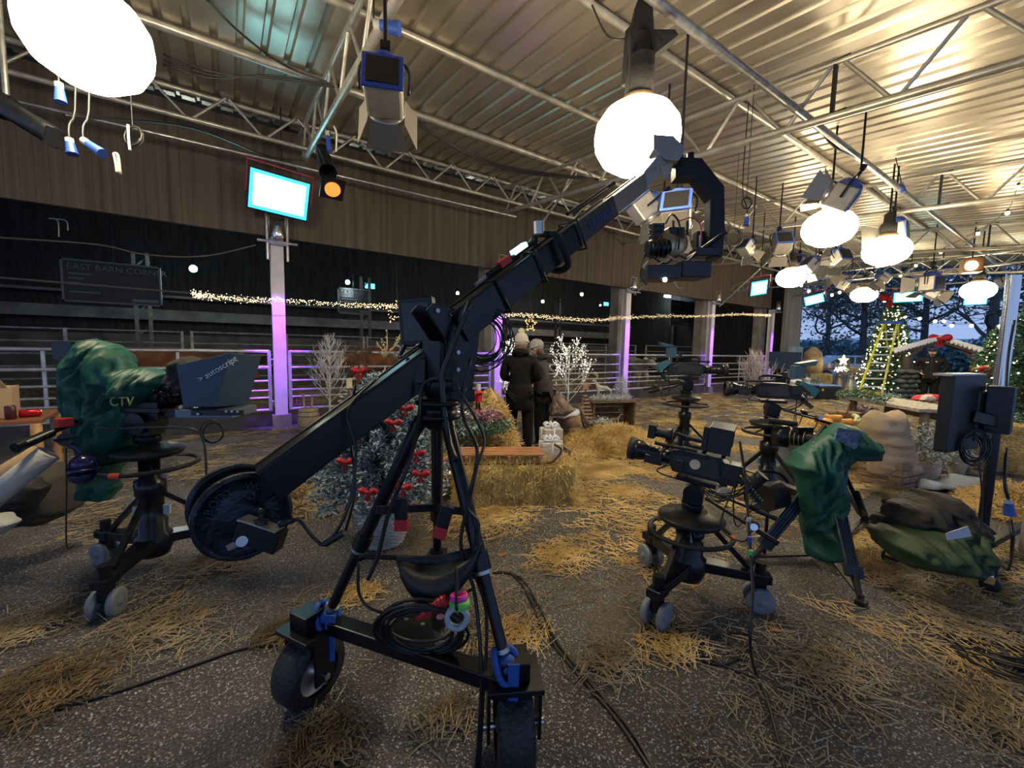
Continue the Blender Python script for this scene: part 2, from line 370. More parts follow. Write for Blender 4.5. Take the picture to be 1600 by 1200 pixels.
# second row of hurdles deeper in the barn, raised feed rail
H2 = mat('dull_hurdle_steel', (.32, .32, .31), .5, .5, var=.3)
for k in range(6):
    x0 = -4.6+3.9*k; x1 = x0+3.7; yy = 12.0-(.4 if k % 2 else 0)
    g = T('pen_hurdle', ['dull steel pen hurdle at the far left in the dark barn', 'dull steel pen hurdle behind the covered camera and prompter', 'dull steel pen hurdle seen left of the crane behind the lit twig tree', 'dull steel pen hurdle behind the people in the dark barn',
        'dull steel pen hurdle behind the lit twig tree right of the people', 'farthest dull steel pen hurdle behind the purple posts'][k], 'hurdle', ((x0+x1)/2, yy, 0), 'steel pen hurdles inside the barn')
    for x in (x0, (x0+x1)/2, x1): B().box((x, yy, .86), (.05, .05, 1.72)).out('post', H2, g)
    for z in (1.7, 1.45, 1.2, .95, .7): B().cyl((x0, yy, z), (x1, yy, z), .02, n=6).out('rail', H2, g)

# barn shell beyond: dark back wall with ledges, roof, frames
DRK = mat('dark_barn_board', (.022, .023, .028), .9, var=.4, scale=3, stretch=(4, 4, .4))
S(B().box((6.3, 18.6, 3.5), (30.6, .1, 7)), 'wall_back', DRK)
LDG = mat('grey_ledge', (.16, .16, .17), .8, var=.3, scale=2)
S(B().box((6.2, 18.3, 2.35), (30.4, .4, .35)), 'trim_ledge', LDG)
S(B().box((6.2, 18.45, .85), (30.4, .2, 1.7)), 'wall_block', mat('block_wall', (.10, .095, .09), .9, var=.3, scale=2, bump=.4))
S(B().cyl((-9, 17.9, 2.95), (21.5, 17.9, 2.95), .05, n=8), 'trim_rail', LDG)
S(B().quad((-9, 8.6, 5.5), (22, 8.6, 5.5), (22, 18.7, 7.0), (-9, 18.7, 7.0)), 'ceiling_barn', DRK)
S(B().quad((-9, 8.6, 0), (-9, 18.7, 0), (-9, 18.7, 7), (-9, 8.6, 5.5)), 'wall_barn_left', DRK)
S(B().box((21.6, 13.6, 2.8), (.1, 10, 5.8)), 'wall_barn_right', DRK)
FRM = mat('barn_stanchion', (.10, .10, .105), .7, .3, var=.3)
for x in (-1.9, 3.9, 9.6, 12.6, 16.4, 21.5):
    b = B()
    for d in (-.14, .14): b.box((x+d, 14.8, 1.9), (.07, .12, 3.8))
    for z in range(6): b.beam((x-.14, 14.8, .4+z*.6), (x+.14, 14.8, .7+z*.6), .03, .04)
    S(b, 'trim_stanchion', FRM)
for x in (-4, .5, 5, 9.5, 14, 18.5): S(B().beam((x, 8.7, 4.55), (x, 18.5, 6.4), .12, .25), 'trim_rafter', FRM)

# end wall of the shelter: boarded above, pale panel below
S(B().box((20.7, 8.35, 2.9), (1.6, .12, 3.2)), 'wall_end_boards', plank_mat('grey_boards', (.19, .18, .16), (.36, .34, .30), 7))
S(B().box((21.0, 8.24, .9), (1.3, .08, 1.8)), 'wall_end_panel', mat('pale_panel', (.36, .44, .50), .6, var=.25, scale=1.5))
# ================================================================ ROUND LAMPS AND RIG
WARM = (1, .80, .50)
LAN = glow('lantern_skin', (1, .82, .54), 38)
BFB = mat('black_fabric', (.02, .019, .018), .9, bump=.4, bscale=30)
def hang(q, p, r=.006, y=None):                                  # a line from a point straight up to the roof
    q.cyl(p, (p[0], p[1], roofz(p[1])-.01), r, n=6)
def lantern(px, py, k, r, h, label, skirt=.18):
    c = PD(px, py, k); t = T('lantern_lamp', label, 'lamp', c, 'glowing round lantern lamps under the roof')
    q = B(); q.lathe(c, [(.0, -h), (r*.45, -h*.93), (r*.8, -h*.66), (r*.97, -h*.3), (r, 0), (r*.96, h*.35), (r*.78, h*.68), (r*.5, h*.9), (r*.4, h*.95)], n=36); q.out('lantern_skin', LAN, t)
    q = B(); q.lathe(c+V((0, 0, h*.9)), [(r*.52, -.02), (r*.42, .03), (.13, .05), (.10, .07)], n=20); q.out('collar', mat('tan_collar', (.35, .22, .09), .8), t)
    q = B(); q.lathe(c+V((0, 0, h+.02)), [(.085, 0), (.10, .02), (.10, skirt), (.07, skirt+.02), (.065, skirt+.16), (.02, skirt+.2)], n=12, sx=1.15); q.out('housing', BFB, t)
    q = B(); hang(q, c+V((0, 0, h+skirt+.1)), .015); q.out('hanger', BMT, t)
    return c
c1 = lantern(138, 58, 2.65, .33, .30, 'largest glowing round lantern, cropped by the top left corner')
c2 = lantern(995, 216, 3.27, .33, .27, 'glowing round lantern behind the top end of the crane arm', .3)
c3 = lantern(1295, 357, 5.9, .33, .25, 'wide glowing lantern under the blue-backed lamp at upper right')
c4 = lantern(1385, 392, 7.0, .33, .24, 'flat glowing lantern just right of and below the largest one at upper right')
c5 = lantern(1236, 434, 10.5, .33, .24, 'small glowing lantern leftmost of the far cluster, above the fourth purple post')
c6 = lantern(1350, 461, 12.5, .33, .22, 'small glowing lantern above the lit tree and ladder')
c7 = lantern(1528, 454, 10.5, .33, .23, 'glowing lantern at far right above the snowy hut')
# black flag cloth on the crane-side lantern
q = B(); a = c2+V((0, 0, .35)); P_ = [(-.09, 0), (.09, 0), (.10, .25), (.27, .38), (.24, .42), (.08, .42), (.06, .62), (-.05, .64), (-.10, .4)]
q.prism(P_, a, CR, (0, 0, 1), .10); q.prism([(-.1, .1), (.1, .1), (.08, .5), (-.07, .55)], a+V((0, .05, 0)), (0, 1, 0), (0, 0, 1), .08)
one(q, 'flag_cloth', BFB, 'ragged black cloth wrapped round the fitting above the lantern by the crane tip', 'cloth')

# lens lamps with barn doors; built once, then copied
ALU = mat('silver_housing', (.55, .52, .45), .4, .5, var=.15)
LBL = mat('blue_housing', (.05, .11, .42), .45)
DOOR = mat('barn_door_metal', (.30, .28, .24), .4, .6)
def fresnel(label, warm=True):
    t = T('fresnel_lamp', label, 'lamp', (0, 0, 0), 'lens lamps with barn doors in the rig')
    q = B(); q.box((0, 0, -.34), (.26, .26, .28)); q.out('housing', ALU, t, bevel=.02)
    q = B(); q.box((0, .135, -.34), (.28, .02, .28)); q.lathe((0, 0, -.20), [(.13, 0), (.135, .02), (.12, .06), (.07, .09), (0, .095)], n=16)
    for i in range(4): q.torus((0, 0, -.185+.022*i), .138-.012*i, .006, (0, 0, 1), 18, 5)
    q.out('finned_cap', LBL, t, bevel=.008); B().box((0, .148, -.34), (.22, .008, .22)).out('back_panel', mat('dark_panel', (.01, .01, .012), .3), t)
    q = B(); q.cyl((0, -.13, -.34), (0, -.17, -.34), .135, n=20); q.torus((0, -.17, -.34), .135, .012, (0, 1, 0), 20, 6); q.out('lens_ring', STL, t)
    q = B(); q.ball((0, -.155, -.34), (.12, .03, .12), 16, 8); q.out('lens', mat('lens_glass', (.3, .28, .24), .08, spec=.9), t)
    q = B(); q.tube(sm([(-.17, 0, -.36), (-.175, 0, -.18), (-.12, 0, -.09), (0, 0, -.07), (.12, 0, -.09), (.175, 0, -.18), (.17, 0, -.36)], 3), .012); q.out('yoke', BMT, t)
    q = B(); q.cyl((0, 0, -.08), (0, 0, .04), .02, n=8); q.box((0, 0, .04), (.07, .05, .07)); q.out('clamp', BMT, t)
    for sx, sz in ((1, 0), (-1, 0), (0, 1), (0, -1)):
        q = B()
        if sx: q.prism([(0, -.11), (.20, -.17), (.20, .17), (0, .11)], (sx*.135, -.18, -.34), (sx*.45, -.9, 0), (0, 0, 1), .004)
        else: q.prism([(0, -.11), (.18, -.16), (.18, .16), (0, .11)], (0, -.18, -.34+sz*.135), (0, -.85, sz*.5), (1, 0, 0), .004)
        q.out('barn_door', DOOR, t)
    return t
FR = fresnel('x')
FL = [  # px, py (clamp), depth, yaw, scale, tilt, label
 (602, 80, 2.9, 158, .95, 18, 'blue-backed silver lens lamp hanging left of centre, its doors pointing down'),
 (1345, 268, 5.4, 200, 1.1, -30, 'blue-backed lens lamp directly above the widest glowing lantern'),
 (1398, 330, 7.0, 185, 1.1, 5, 'lens lamp on top of the flat lantern at upper right'),
 (1062, 296, 4.2, 120, 1.0, 35, 'silver lens lamp behind the curved arm of the remote camera'),
 (1038, 300, 5.2, 60, 1.0, 50, 'pale lens lamp with big doors left of the remote camera head'),
 (1218, 360, 8.2, 130, 1.1, 35, 'silver lens lamp tilted down, left of the widest lantern'),
 (1176, 372, 8.0, 80, .8, 40, 'dim lens lamp beside a round dark fitting above the cyan panel'),
 (1306, 385, 10.5, 150, 1.1, 30, 'lens lamp under the widest lantern, second row'),
 (1280, 398, 10, 60, 1.0, 40, 'dark lens lamp right of the small leftmost lantern'),
 (1312, 410, 11.5, 40, 1.1, 50, 'lens lamp with open doors beneath the second row'),
 (1365, 425, 11.5, 220, .9, 55, 'lens lamp pointing down over the lit tree'),
 (1458, 415, 10.2, 160, 1.3, 0, 'large round-backed lamp between the flat lantern and the far right one'),
 (1470, 440, 12.5, 30, 1.1, 30, 'lens lamp hanging low at the far truss, above the hut bow'),
 (1250, 395, 12.5, 100, 1.1, 30, 'far lens lamp peeping over the small leftmost lantern'),
 (1330, 430, 14, 10, 1.1, 30, 'far lens lamp left of the lantern over the ladder'),
 (1556, 425, 13, 200, 1.1, 20, 'far lens lamp at the right end of the truss'),
]
for i, (x, y, k, yaw, s, tilt, lab) in enumerate(FL):
    p = PD(x, y, k)
    o = FR if i == 0 else dup(FR)
    o['label'] = lab; o.location = p; o.scale = (s, s, s); o.rotation_euler = (radians(tilt), 0, radians(yaw))
    q = B(); hang(q, p+V((0, 0, .03)), .014); o2 = one(q, 'drop_rod', BMT, 'thin black rod above the ' + ' '.join(lab.replace(',', '').split()[:11]), 'rod', 'rods dropping from the roof to the lamps')
# lit open-face lamp above the far right lantern
p = PD(1518, 415, 9.8); t = T('flood_lamp', 'square amber lamp glowing above the far right lantern', 'lamp', p)
B().box(p, (.34, .34, .34), rot=.4).out('housing', mat('bronze_housing', (.25, .15, .07), .5, .4), t, bevel=.02)
d = (C0-p).normalized(); B().cyl(p+d*.17, p+d*.24, .11, n=20).out('lens', glow('amber_lens', (1, .55, .22), 9), t)
q = B(); hang(q, p+V((0, 0, .15)), .015); q.out('hanger', BMT, t)
# spotlights with long snoots
p = PD(506, 245, 6.0); tip = PD(520, 297, 5.6)
t = T('snoot_spotlight', 'black snooted spotlight with an orange lens above the big cyan panel', 'lamp', p)
d = (tip-p).normalized(); B().lathe(p-d*.25, [(.06, 0), (.085, .05), (.085, .3), (.11, .34), (.11, .64), (.12, .66)], axis=d, n=18, cap=False).out('barrel', BMT, t)
B().cyl(tip-d*.02, tip, .10, n=20).out('lens', glow('orange_lens', (.95, .26, .05), .95), t)
q = B(); q.prism([(-.15, -.15), (.15, -.15), (.15, .15), (-.15, .15)], tip-d*.03, basis(d)[0], basis(d)[1], .01); q.out('gel_frame', BMT, t)
q = B(); q.tube([p-d*.1+CR*.1, p-d*.1+CR*.11+V((0, 0, .3)), p-d*.1-CR*.11+V((0, 0, .3)), p-d*.1-CR*.1], .014); hang(q, p+V((0, 0, .3)), .02); q.out('yoke', STL, t)
a = PD(-20, 150, 3.3); e = PD(88, 216, 3.1); d = (e-a).normalized()
t = T('profile_spotlight', 'long black profile spotlight at the left edge below the largest lantern', 'lamp', a)
B().lathe(a, [(.10, 0), (.10, .25), (.075, .28), (.075, (e-a).length)], axis=d, n=18).out('barrel', BMT, t)
B().box(e, (.015, .13, .13), rot=Matrix((d, basis(d)[0], basis(d)[1])).transposed()).out('colour_frame', BMT, t)
q = B(); m = a+d*.28; q.cyl(m, m+V((0, 0, .45)), .02); q.cyl(m+V((0, 0, .45)), V((m.x, m.y, roofz(m.y)-.05)), .02); q.out('hanger', STL, t)
def connector(px, py, px2, py2, k, label, w=.03, lead=True):
    a, e = PD(px, py, k), PD(px2, py2, k); t = T('power_connector', label, 'connector', a, 'blue plugs and sockets hung in the rig')
    B().cyl(a, a+(e-a)*.25, w*.8, n=10).out('pale_end', mat('cream_plastic', (.6, .58, .48), .5), t)
    B().cyl(a+(e-a)*.25, e, w*.8, w*1.15, n=12).out('plug_body', BLU, t)
    q = B(); q.tube(sm([a, a+V((0, .02, .1)), a+V((.03, .1, .4)), V((a.x+.05, a.y+.1, roofz(a.y)-.06))] if lead else [a, a+V((0, .02, .1)), PD(1572, 700, 2.3)], 4), .007); q.out('lead', CBL, t)
connector(108, 217, 113, 241, 2.9, 'blue plug hanging below the profile spotlight at far left')
connector(130, 219, 160, 240, 2.9, 'longest slanted blue plug at far left above the rope ends')
connector(92, 130, 95, 160, 2.9, 'blue plug hanging vertically beside the largest lantern')
connector(585, 37, 624, 45, 3.2, 'blue power coupler on the truss above the hanging lens lamp', .045)
connector(511, 205, 515, 235, 5.4, 'blue plug dangling over the orange-lensed spotlight')
connector(1168, 335, 1166, 352, 5, 'blue plug hanging under the coiled lead right of the curved arm')
connector(1003, 325, 1005, 338, 6, 'small blue plug left of the pale lens lamp by the crane')
connector(1408, 285, 1412, 300, 6.5, 'blue plug on the bar above the flat lantern')
# cyan LED panels
def panel(p, w, h, n, label, s=12, roll=0):
    n = V(n).normalized(); u = V((0, 0, 1)).cross(n).normalized(); v = n.cross(u)
    if roll: u, v = u*cos(roll)+v*sin(roll), v*cos(roll)-u*sin(roll)
    t = T('led_panel', label, 'lamp', p, 'cyan light panels'); M = Matrix((u, v, n)).transposed()
    B().box(p-n*.04, (w+.05, h+.05, .07), rot=M).out('casing', BMT, t, bevel=.01)
    B().box(p+n*.002, (w, h, .012), rot=M).out('diffuser_edge', glow('cyan_edge', (.04, .60, 1), 1.5), t); B().box(p+n*.006, (w*.88, h*.82, .012), rot=M).out('light_face', glow('cyan_face', (.36, .88, 1), s*.6), t)
    q = B(); q.tube([p-u*(w/2+.05)-v*.05, p-u*(w/2+.05)+v*(h/2+.12), p+u*(w/2+.05)+v*(h/2+.12), p+u*(w/2+.05)-v*.05], .014); q.out('yoke', mat('red_yoke', (.35, .03, .06), .4), t)
    q = B(); a = p+v*(h/2+.12); hang(q, a, .012); q.out('hanger', BMT, t)
panel(PY(437, 305, 7.9), .84, .58, (.05, -1, -.35), 'largest cyan light panel, above the purple post left of the crane', 9, -.06)
panel(PD(1186, 450, 10.5), .4, .36, (-.5, -.8, -.4), 'small cyan panel hanging left of the small leftmost lantern', 9, .2)
panel(PD(1272, 468, 13), .5, .3, (-.8, -.5, -.5), 'slanted cyan panel beside the end wall boards', 9, .3)
panel(PD(1419, 464, 13.5), .7, .32, (-1, -.2, -.2), 'wide cyan panel above the lit tree top, left of the far right lantern', 9)
panel(PD(1524, 470, 13), .5, .25, (-1, -.2, -.5), 'cyan panel half hidden under the far right lantern', 9)
# bulbs on cords at the right
BULB = glow('warm_bulb', (1, .70, .34), 9)
def festoon(pts, k0, k1, label, where, r=.036):
    P = [PD(x, y, k0+(k1-k0)*i/(len(pts)-1)) for i, (x, y) in enumerate(pts)]
    q = B(); q.tube(sm([p+V((0, 0, .07)) for p in P], 5), .007, 5); one(q, 'festoon_cable', CBL, label, 'cable', org=P[0])
    for i, p in enumerate(P):
        t = T('festoon_bulb', NTH[i] + ' bulb from the ' + ('right' if pts[0][0] > pts[-1][0] else 'left') + ' on the ' + where, 'bulb', p, 'bulbs on the ' + where); B().ball(p, (r, r, r*1.1), 10, 8).out('bulb', BULB, t); B().cyl(p+V((0, 0, r*.8)), p+V((0, 0, .08)), .02, n=8).out('socket', BLK, t)
festoon([(1606, 283), (1591, 293), (1574, 333), (1528, 365), (1470, 394), (1431, 415), (1407, 431), (1376, 445)], 6, 14, 'dark cord of bulbs crossing under the roof at upper right', 'cord crossing under the roof')
festoon([(1382, 470), (1396, 489), (1414, 495), (1437, 498), (1461, 502), (1475, 502), (1487, 509), (1518, 509), (1562, 510)], 19, 15, 'dark cord of bulbs strung across the open end above the hut', 'cord over the hut', .06)
festoon([(1240, 440), (1252, 446), (1264, 455), (1286, 458), (1300, 461), (1312, 457), (1336, 450), (1366, 462)], 15, 16, 'dark cord of bulbs along the top of the boarded end wall', 'cord above the end wall', .05)
# black rope tails and loose cables in the roof
def rope(pts, r, label, m=CBL, name='roof_cable', cat='cable', grp=None): return one(B().tube(sm(pts, 6), r, 6), name, m, label, cat, grp, org=pts[0])
rope([PD(318, -6, 4.2), PD(380, 55, 4.5), PD(450, 105, 5), PD(540, 138, 5.2)], .012, 'thin black cable sagging under the roof right of the largest lantern')
for i in range(3): rope([PD(255, 85+8*i, 4.6), PD(330, 112+5*i, 4.8), PD(420, 124-3*i, 5), PD(540, 138-i*2, 5.2)], .011, ['uppermost', 'middle', 'lowest'][i] + ' of the bundled cables between the largest lantern and the hanging lens lamp')
for i in range(3): rope([PD(655, 190+3*i, 5), PD(720, 232+2*i, 5.6), PD(800, 262+3*i, 6.2), PD(935, 280+i, 6.8)], .012, ['uppermost', 'middle', 'lowest'][i] + ' of the three cables drooping along the yellowish roof tube')
rope([PD(100, 180, 3.5), PD(300, 200, 5), PD(420, 245, 6.5), PD(480, 250, 6.8)], .014, 'dark cable running from the left edge to the big cyan panel')
rope([PD(925, 8, 3.6), PD(945, 50, 3.6), PD(965, 62, 3.6), PD(990, 57, 3.6)], .008, 'black lead curling to the lantern above the crane tip')
rope([PD(1270, 185, 4.9), PD(1300, 225, 5.2), PD(1330, 242, 5.4), PD(1345, 250, 5.6)], .018, 'thick black cable taped along the grey bar at upper right')
CRM = mat('cream_rope', (.62, .58, .48), .8)
def tail(a, b, c_, k, lab): rope([PD(*a, k), PD(*b, k), PD(*c_, k)], .009, lab, CRM, 'rope_tail', 'rope', 'cream rope ends tied in the rig')
tail((178, 240), (181, 255), (183, 270), 2.9, 'left of the two cream rope ends below the slanted blue plug')
tail((178, 240), (184, 243), (188, 272), 2.9, 'right of the two cream rope ends below the slanted blue plug')
tail((200, 195), (201, 215), (203, 235), 3.2, 'single cream rope end on the coiled lead beside the fascia')
tail((522, 197), (526, 210), (525, 237), 4.5, 'cream rope end beside the orange-lensed spotlight')
tail((76, 341), (90, 345), (92, 370), 6.9, 'longer cream rope end hanging in the dark barn opening')
tail((78, 341), (103, 345), (106, 360), 6.9, 'shorter cream rope end hanging in the dark barn opening')
def coil(c, r, n, label, name='cable_coil', wob=.12, ax=None, rt=.008, elong=1.2, seed=1, drop=None):
    g = random.Random(seed); ax = V(ax or CF); u, v = basis(ax); P = []
    u = CR - ax.normalized()*CR.dot(ax.normalized()); u.normalize(); v = V((0, 0, 1)) - ax.normalized()*ax.normalized().z; v.normalize()
    L_ = [(r*(1-wob*.5+wob*g.random()), g.gauss(0, r*wob*.22), g.gauss(0, r*wob*.22), g.gauss(0, .012), g.uniform(.85, 1.1)) for _ in range(n+1)]
    for i in range(n*20):
        a = 2*pi*i/20; f = (i % 20)/20; A, E = L_[i//20], L_[i//20+1]; w_ = [A[j]+(E[j]-A[j])*f for j in range(5)]; P.append(V(c)+u*(cos(a)*w_[0]+w_[1])+v*(sin(a)*w_[0]*elong*w_[4]+w_[2])+ax.normalized()*w_[3])
    q = B(); q.tube(P, rt, 5)
    if drop: q.cyl(V(c)+V((0, 0, r*elong)), V((c[0], c[1], roofz(c[1])-.02)), .004, n=5)
    one(q, name, CBL, label, 'cable', org=V(c)+V((0, 0, r*elong)))
coil(PD(208, 213, 3.3), .07, 3, 'small loop of black lead tied to the bar beside the fascia', drop=1)
coil(PD(1166, 318, 5), .06, 4, 'small coil of black lead hanging right of the curved arm', seed=3, drop=1)
coil(PD(1146, 372, 7), .12, 5, 'tangled dark coil hanging under the roof behind the remote camera', seed=4, wob=.5, drop=1)

# ---------------------------------------------------------------- dark barn contents
def barn_lamp(px, py, Y, c, s, r, label, pt=18):
    p = PY(px, py, Y); t = T('barn_lamp', label, 'lamp', p, None); B().ball(p, r, 12, 8).out('globe', glow('barn_bulb_%d%d' % (px, py), c, s), t)
    q = B(); q.cyl(p+V((0, 0, r)), p+V((0, 0, r+.15)), .05, n=8); q.cyl(p+V((0, 0, r+.1)), V((p.x, p.y, 5.5+(p.y-8.6)*.15-.02)), .012, n=6); q.out('cap', BMT, t)
    lamp('POINT', p-V((0, 0, .3)), pt, c, .15)
CW = (.85, 1, .93)
barn_lamp(302, 420, 14, CW, 30, .09, 'brightest cool white lamp in the barn, left of the first purple post', 60)
barn_lamp(543, 441, 14, CW, 25, .07, 'cool white barn lamp above the middle information board', 45)
barn_lamp(715, 458, 15, CW, 25, .06, 'cool white barn lamp beside the foot of the crane arm', 40)
barn_lamp(848, 471, 16, CW, 25, .07, 'cool white barn lamp above the fairy lights, left of the orange one', 50)
barn_lamp(909, 460, 15, (1, .6, .2), 30, .08, 'orange glowing barn lamp', 50)
barn_lamp(938, 477, 16, (1, .8, .5), 9, .05, 'tiny warm barn lamp next to the small cyan sign', 8)
p = PY(1043, 463, 15); t = T('strip_lamp', 'short white strip lamp above the farthest information board', 'lamp', p); B().box(p, (.5, .12, .12)).out('tube', glow('strip_face', (.9, 1, .95), 14), t); B().box(p+V((0, 0, .09)), (.56, .16, .05)).out('casing', BMT, t); B().cyl(p+V((0, 0, .1)), V((p.x, p.y, 6.4)), .012).out('hanger', BMT, t); lamp('POINT', p-V((0, .1, .3)), 30, CW, .1)
for (x, y, lab) in ((578, 447, 'small cyan lit exit sign left of the crane'), (947, 475, 'small cyan lit exit sign right of the orange lamp')):
    p = PY(x, y, 15.5); t = T('exit_sign', lab, 'sign', p, 'small lit exit signs'); B().box(p, (.34, .04, .18)).out('sign_face', glow('exit_cyan', (.15, .65, 1), 1.6), t); B().box(p+V((0, .04, 0)), (.4, .06, .24)).out('casing', BMT, t); B().cyl(p+V((0, .04, .1)), V((p.x, p.y+.04, 6.5)), .012).out('hanger', BMT, t)
SGN = mat('slate_board', (.035, .042, .05), .8); SGF = mat('board_frame', (.13, .14, .16), .6); INK = mat('faded_lettering', (.14, .16, .18), .8)
def board(px, py, Y, w, h, title, lines, label):
    p = PY(px, py, Y); t = T('information_board', label, 'sign', p, 'slate information boards hung in the barn')
    B().box(p, (w, .04, h)).out('panel', SGN, t); q = B()
    for s in (-1, 1): q.box(p+V((s*w/2, -.01, 0)), (.04, .06, h+.04)); q.box(p+V((0, -.01, s*h/2)), (w+.04, .06, .04))
    q.out('frame', SGF, t); X = (1, 0, 0); Z = (0, 0, 1)
    text('title', title, h*.2, frame(p+V((-w/2+.08, -.03, h/2-h*.16)), X, Z), INK, t, align='LEFT')
    q = B()
    for i, wd in enumerate(lines): q.box(p+V((-w/2+.1+wd*w/2, -.025, h*.17-i*h*.11)), (wd*w, .008, h*.03))
    q.box(p+V((w*.33, -.025, -h*.4)), (w*.28, .008, h*.07)); q.out('small_print', INK, t)
    B().cyl(p+V((0, .04, h/2)), V((p.x, p.y+.04, 5.5+(p.y-8.56)*.1485)), .02).out('hanger', BMT, t)
board(178, 443, 14, 1.75, .96, 'EAST BARN CORNER', (.22, .15, .1, 0, .3), 'large slate information board at far left of the dark barn')
board(553, 471, 14, .95, .78, 'EAR TAGS', (.4, .5, .25, 0, .5), 'slate information board behind the fairy lights, left of the crane')
board(1064, 490, 14, 1.9, 1.35, 'HORNS', (.3, .4, .2, 0, .35), 'slate information board over the far camera, partly behind the fairy lights')
# fairy-light garland along the barn opening
FAI = glow('fairy_bulb', (1, .72, .36), 7)
g = random.Random(5); q = B(); key = [(300, 458), (330, 464), (395, 468), (470, 471), (560, 477), (620, 479), (700, 488), (780, 492), (830, 493), (880, 498), (930, 500), (980, 496), (1040, 494), (1100, 494), (1150, 491), (1185, 492), (1205, 493)]
pts = sm([PY(x, y, 8.22) for x, y in key], 60)
for p in pts:
    for _ in range(2):
        q.ball(p+V((g.uniform(-.02, .02), g.uniform(-.03, .03), g.gauss(0, .026))), .0055, 4, 2)
one(q, 'fairy_light_garland', FAI, 'long warm white fairy-light garland strung post to post across the barn opening', 'fairy lights', kind='stuff', org=pts[0])
one(B().tube(pts[::10], .006, 4), 'garland_wire', CBL, 'dark wire carrying the fairy-light garland across the barn', 'wire', org=pts[0])
rope([PY(-20, 432, 9.5), PY(150, 446, 9.5), PY(300, 458, 9.2), PY(420, 466, 8.7)], .02, 'dark catenary wire crossing the first information board', mat('dull_wire', (.09, .09, .09), .6))
rope([PY(-20, 370, 8.4), PY(150, 382, 8.4), PY(230, 398, 8.4), PY(320, 400, 8.4), PY(400, 383, 8.35)], .012, 'thin cable sagging across the dark opening toward the first purple post', mat('dull_wire', (.09, .09, .09), .6))
def star(px, py, Y, r, label, seed):
    p = PY(px, py, Y); g = random.Random(seed); q = B(); f = []
    for i in range(10):
        a = pi/2+i*pi/5; f.append(p+V((cos(a)*(r if i % 2 == 0 else r*.42), 0, sin(a)*(r if i % 2 == 0 else r*.42))))
    t = T('light_star', label, 'star', p, 'stars of fairy lights'); B().tube(f, .01, 5, True).out('wire_frame', mat('twig_brown', (.12, .07, .04), .8), t)
    for i in range(10):
        a, b2 = f[i], f[(i+1) % 10]
        for j in range(5): q.ball(a+(b2-a)*(j/5)+V((g.gauss(0, .02), 0, g.gauss(0, .02))), .010, 5, 3)
    tag(q.out('tiny_bulbs', glow('star_bulb', (1, .6, .22), 4), t), kind='stuff'); B().cyl(f[0], V((f[0].x, f[0].y, 5.5+(f[0].y-8.6)*.1485)), .006).out('hanger', CBL, t)
star(829, 506, 9.3, .22, 'star of warm fairy lights hanging above the people in beanies', 1)
star(620, 487, 9.3, .26, 'star of warm fairy lights beside the crane monitor', 2)
# feed troughs of hay and bedding in the barn
def heap(c, rx, ry, h, seed, n, name, m, label, cat, L=.16, kind='stuff', lean=.5, flat=False):
    g = random.Random(seed); q = B()
    if not flat:
        nu, nv = 20, 7; k = q.add([V(c)+V((cos(2*pi*j/nu)*rx*(1-i/nv)*(1+.12*sin(j*2.1+seed)), sin(2*pi*j/nu)*ry*(1-i/nv)*(1+.12*cos(j*1.7)), h*sin(pi/2*i/nv)*(.9+.15*sin(j+i)))) for i in range(nv+1) for j in range(nu)])
        for i in range(nv):
            for j in range(nu): r = (j+1) % nu; q.face((k+i*nu+j, k+i*nu+r, k+(i+1)*nu+r, k+(i+1)*nu+j), True)
    for _ in range(n):
        a = g.uniform(0, 2*pi); rr = sqrt(g.random()); x, y = cos(a)*rr*rx*1.08, sin(a)*rr*ry*1.08; z = h*sin(pi/2*max(0, 1-rr))*.95+.012 if not flat else g.uniform(.004, .02+h)
        straw(q, V(c)+V((x, y, z)), g, L, lean)
    return one(q, name, m, label, cat, kind=kind, org=c)
def straw(q, p, g, L, lean=.5, w=.0045):
    a = g.uniform(0, 2*pi); e = g.gauss(0, lean); l = L*g.uniform(.35, 1.3); d = V((cos(a)*cos(e), sin(a)*cos(e), abs(sin(e))*.8 if p.z < .05 else sin(e))); s_ = V((-sin(a), cos(a), 0))*w
    A, E = p-d*l/2, p+d*l/2; A.z = max(A.z, .003); E.z = max(E.z, .003); up = V((0, 0, w*1.4)); k = q.add([A-s_, A+s_, A+up, E-s_, E+s_, E+up])
    q.face((k, k+3, k+5, k+2)); q.face((k+1, k+2, k+5, k+4)); q.face((k, k+1, k+4, k+3))
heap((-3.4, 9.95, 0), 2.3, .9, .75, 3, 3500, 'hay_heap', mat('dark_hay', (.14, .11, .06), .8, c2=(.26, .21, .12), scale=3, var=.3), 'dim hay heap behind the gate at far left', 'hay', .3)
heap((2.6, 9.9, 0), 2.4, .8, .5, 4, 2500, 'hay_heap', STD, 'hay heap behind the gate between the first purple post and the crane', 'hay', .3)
heap((8.2, 10.1, 0), 1.5, .7, .6, 5, 2000, 'hay_heap', STD, 'hay heap behind the gate behind the lit twig tree and wooden tree', 'hay', .3)

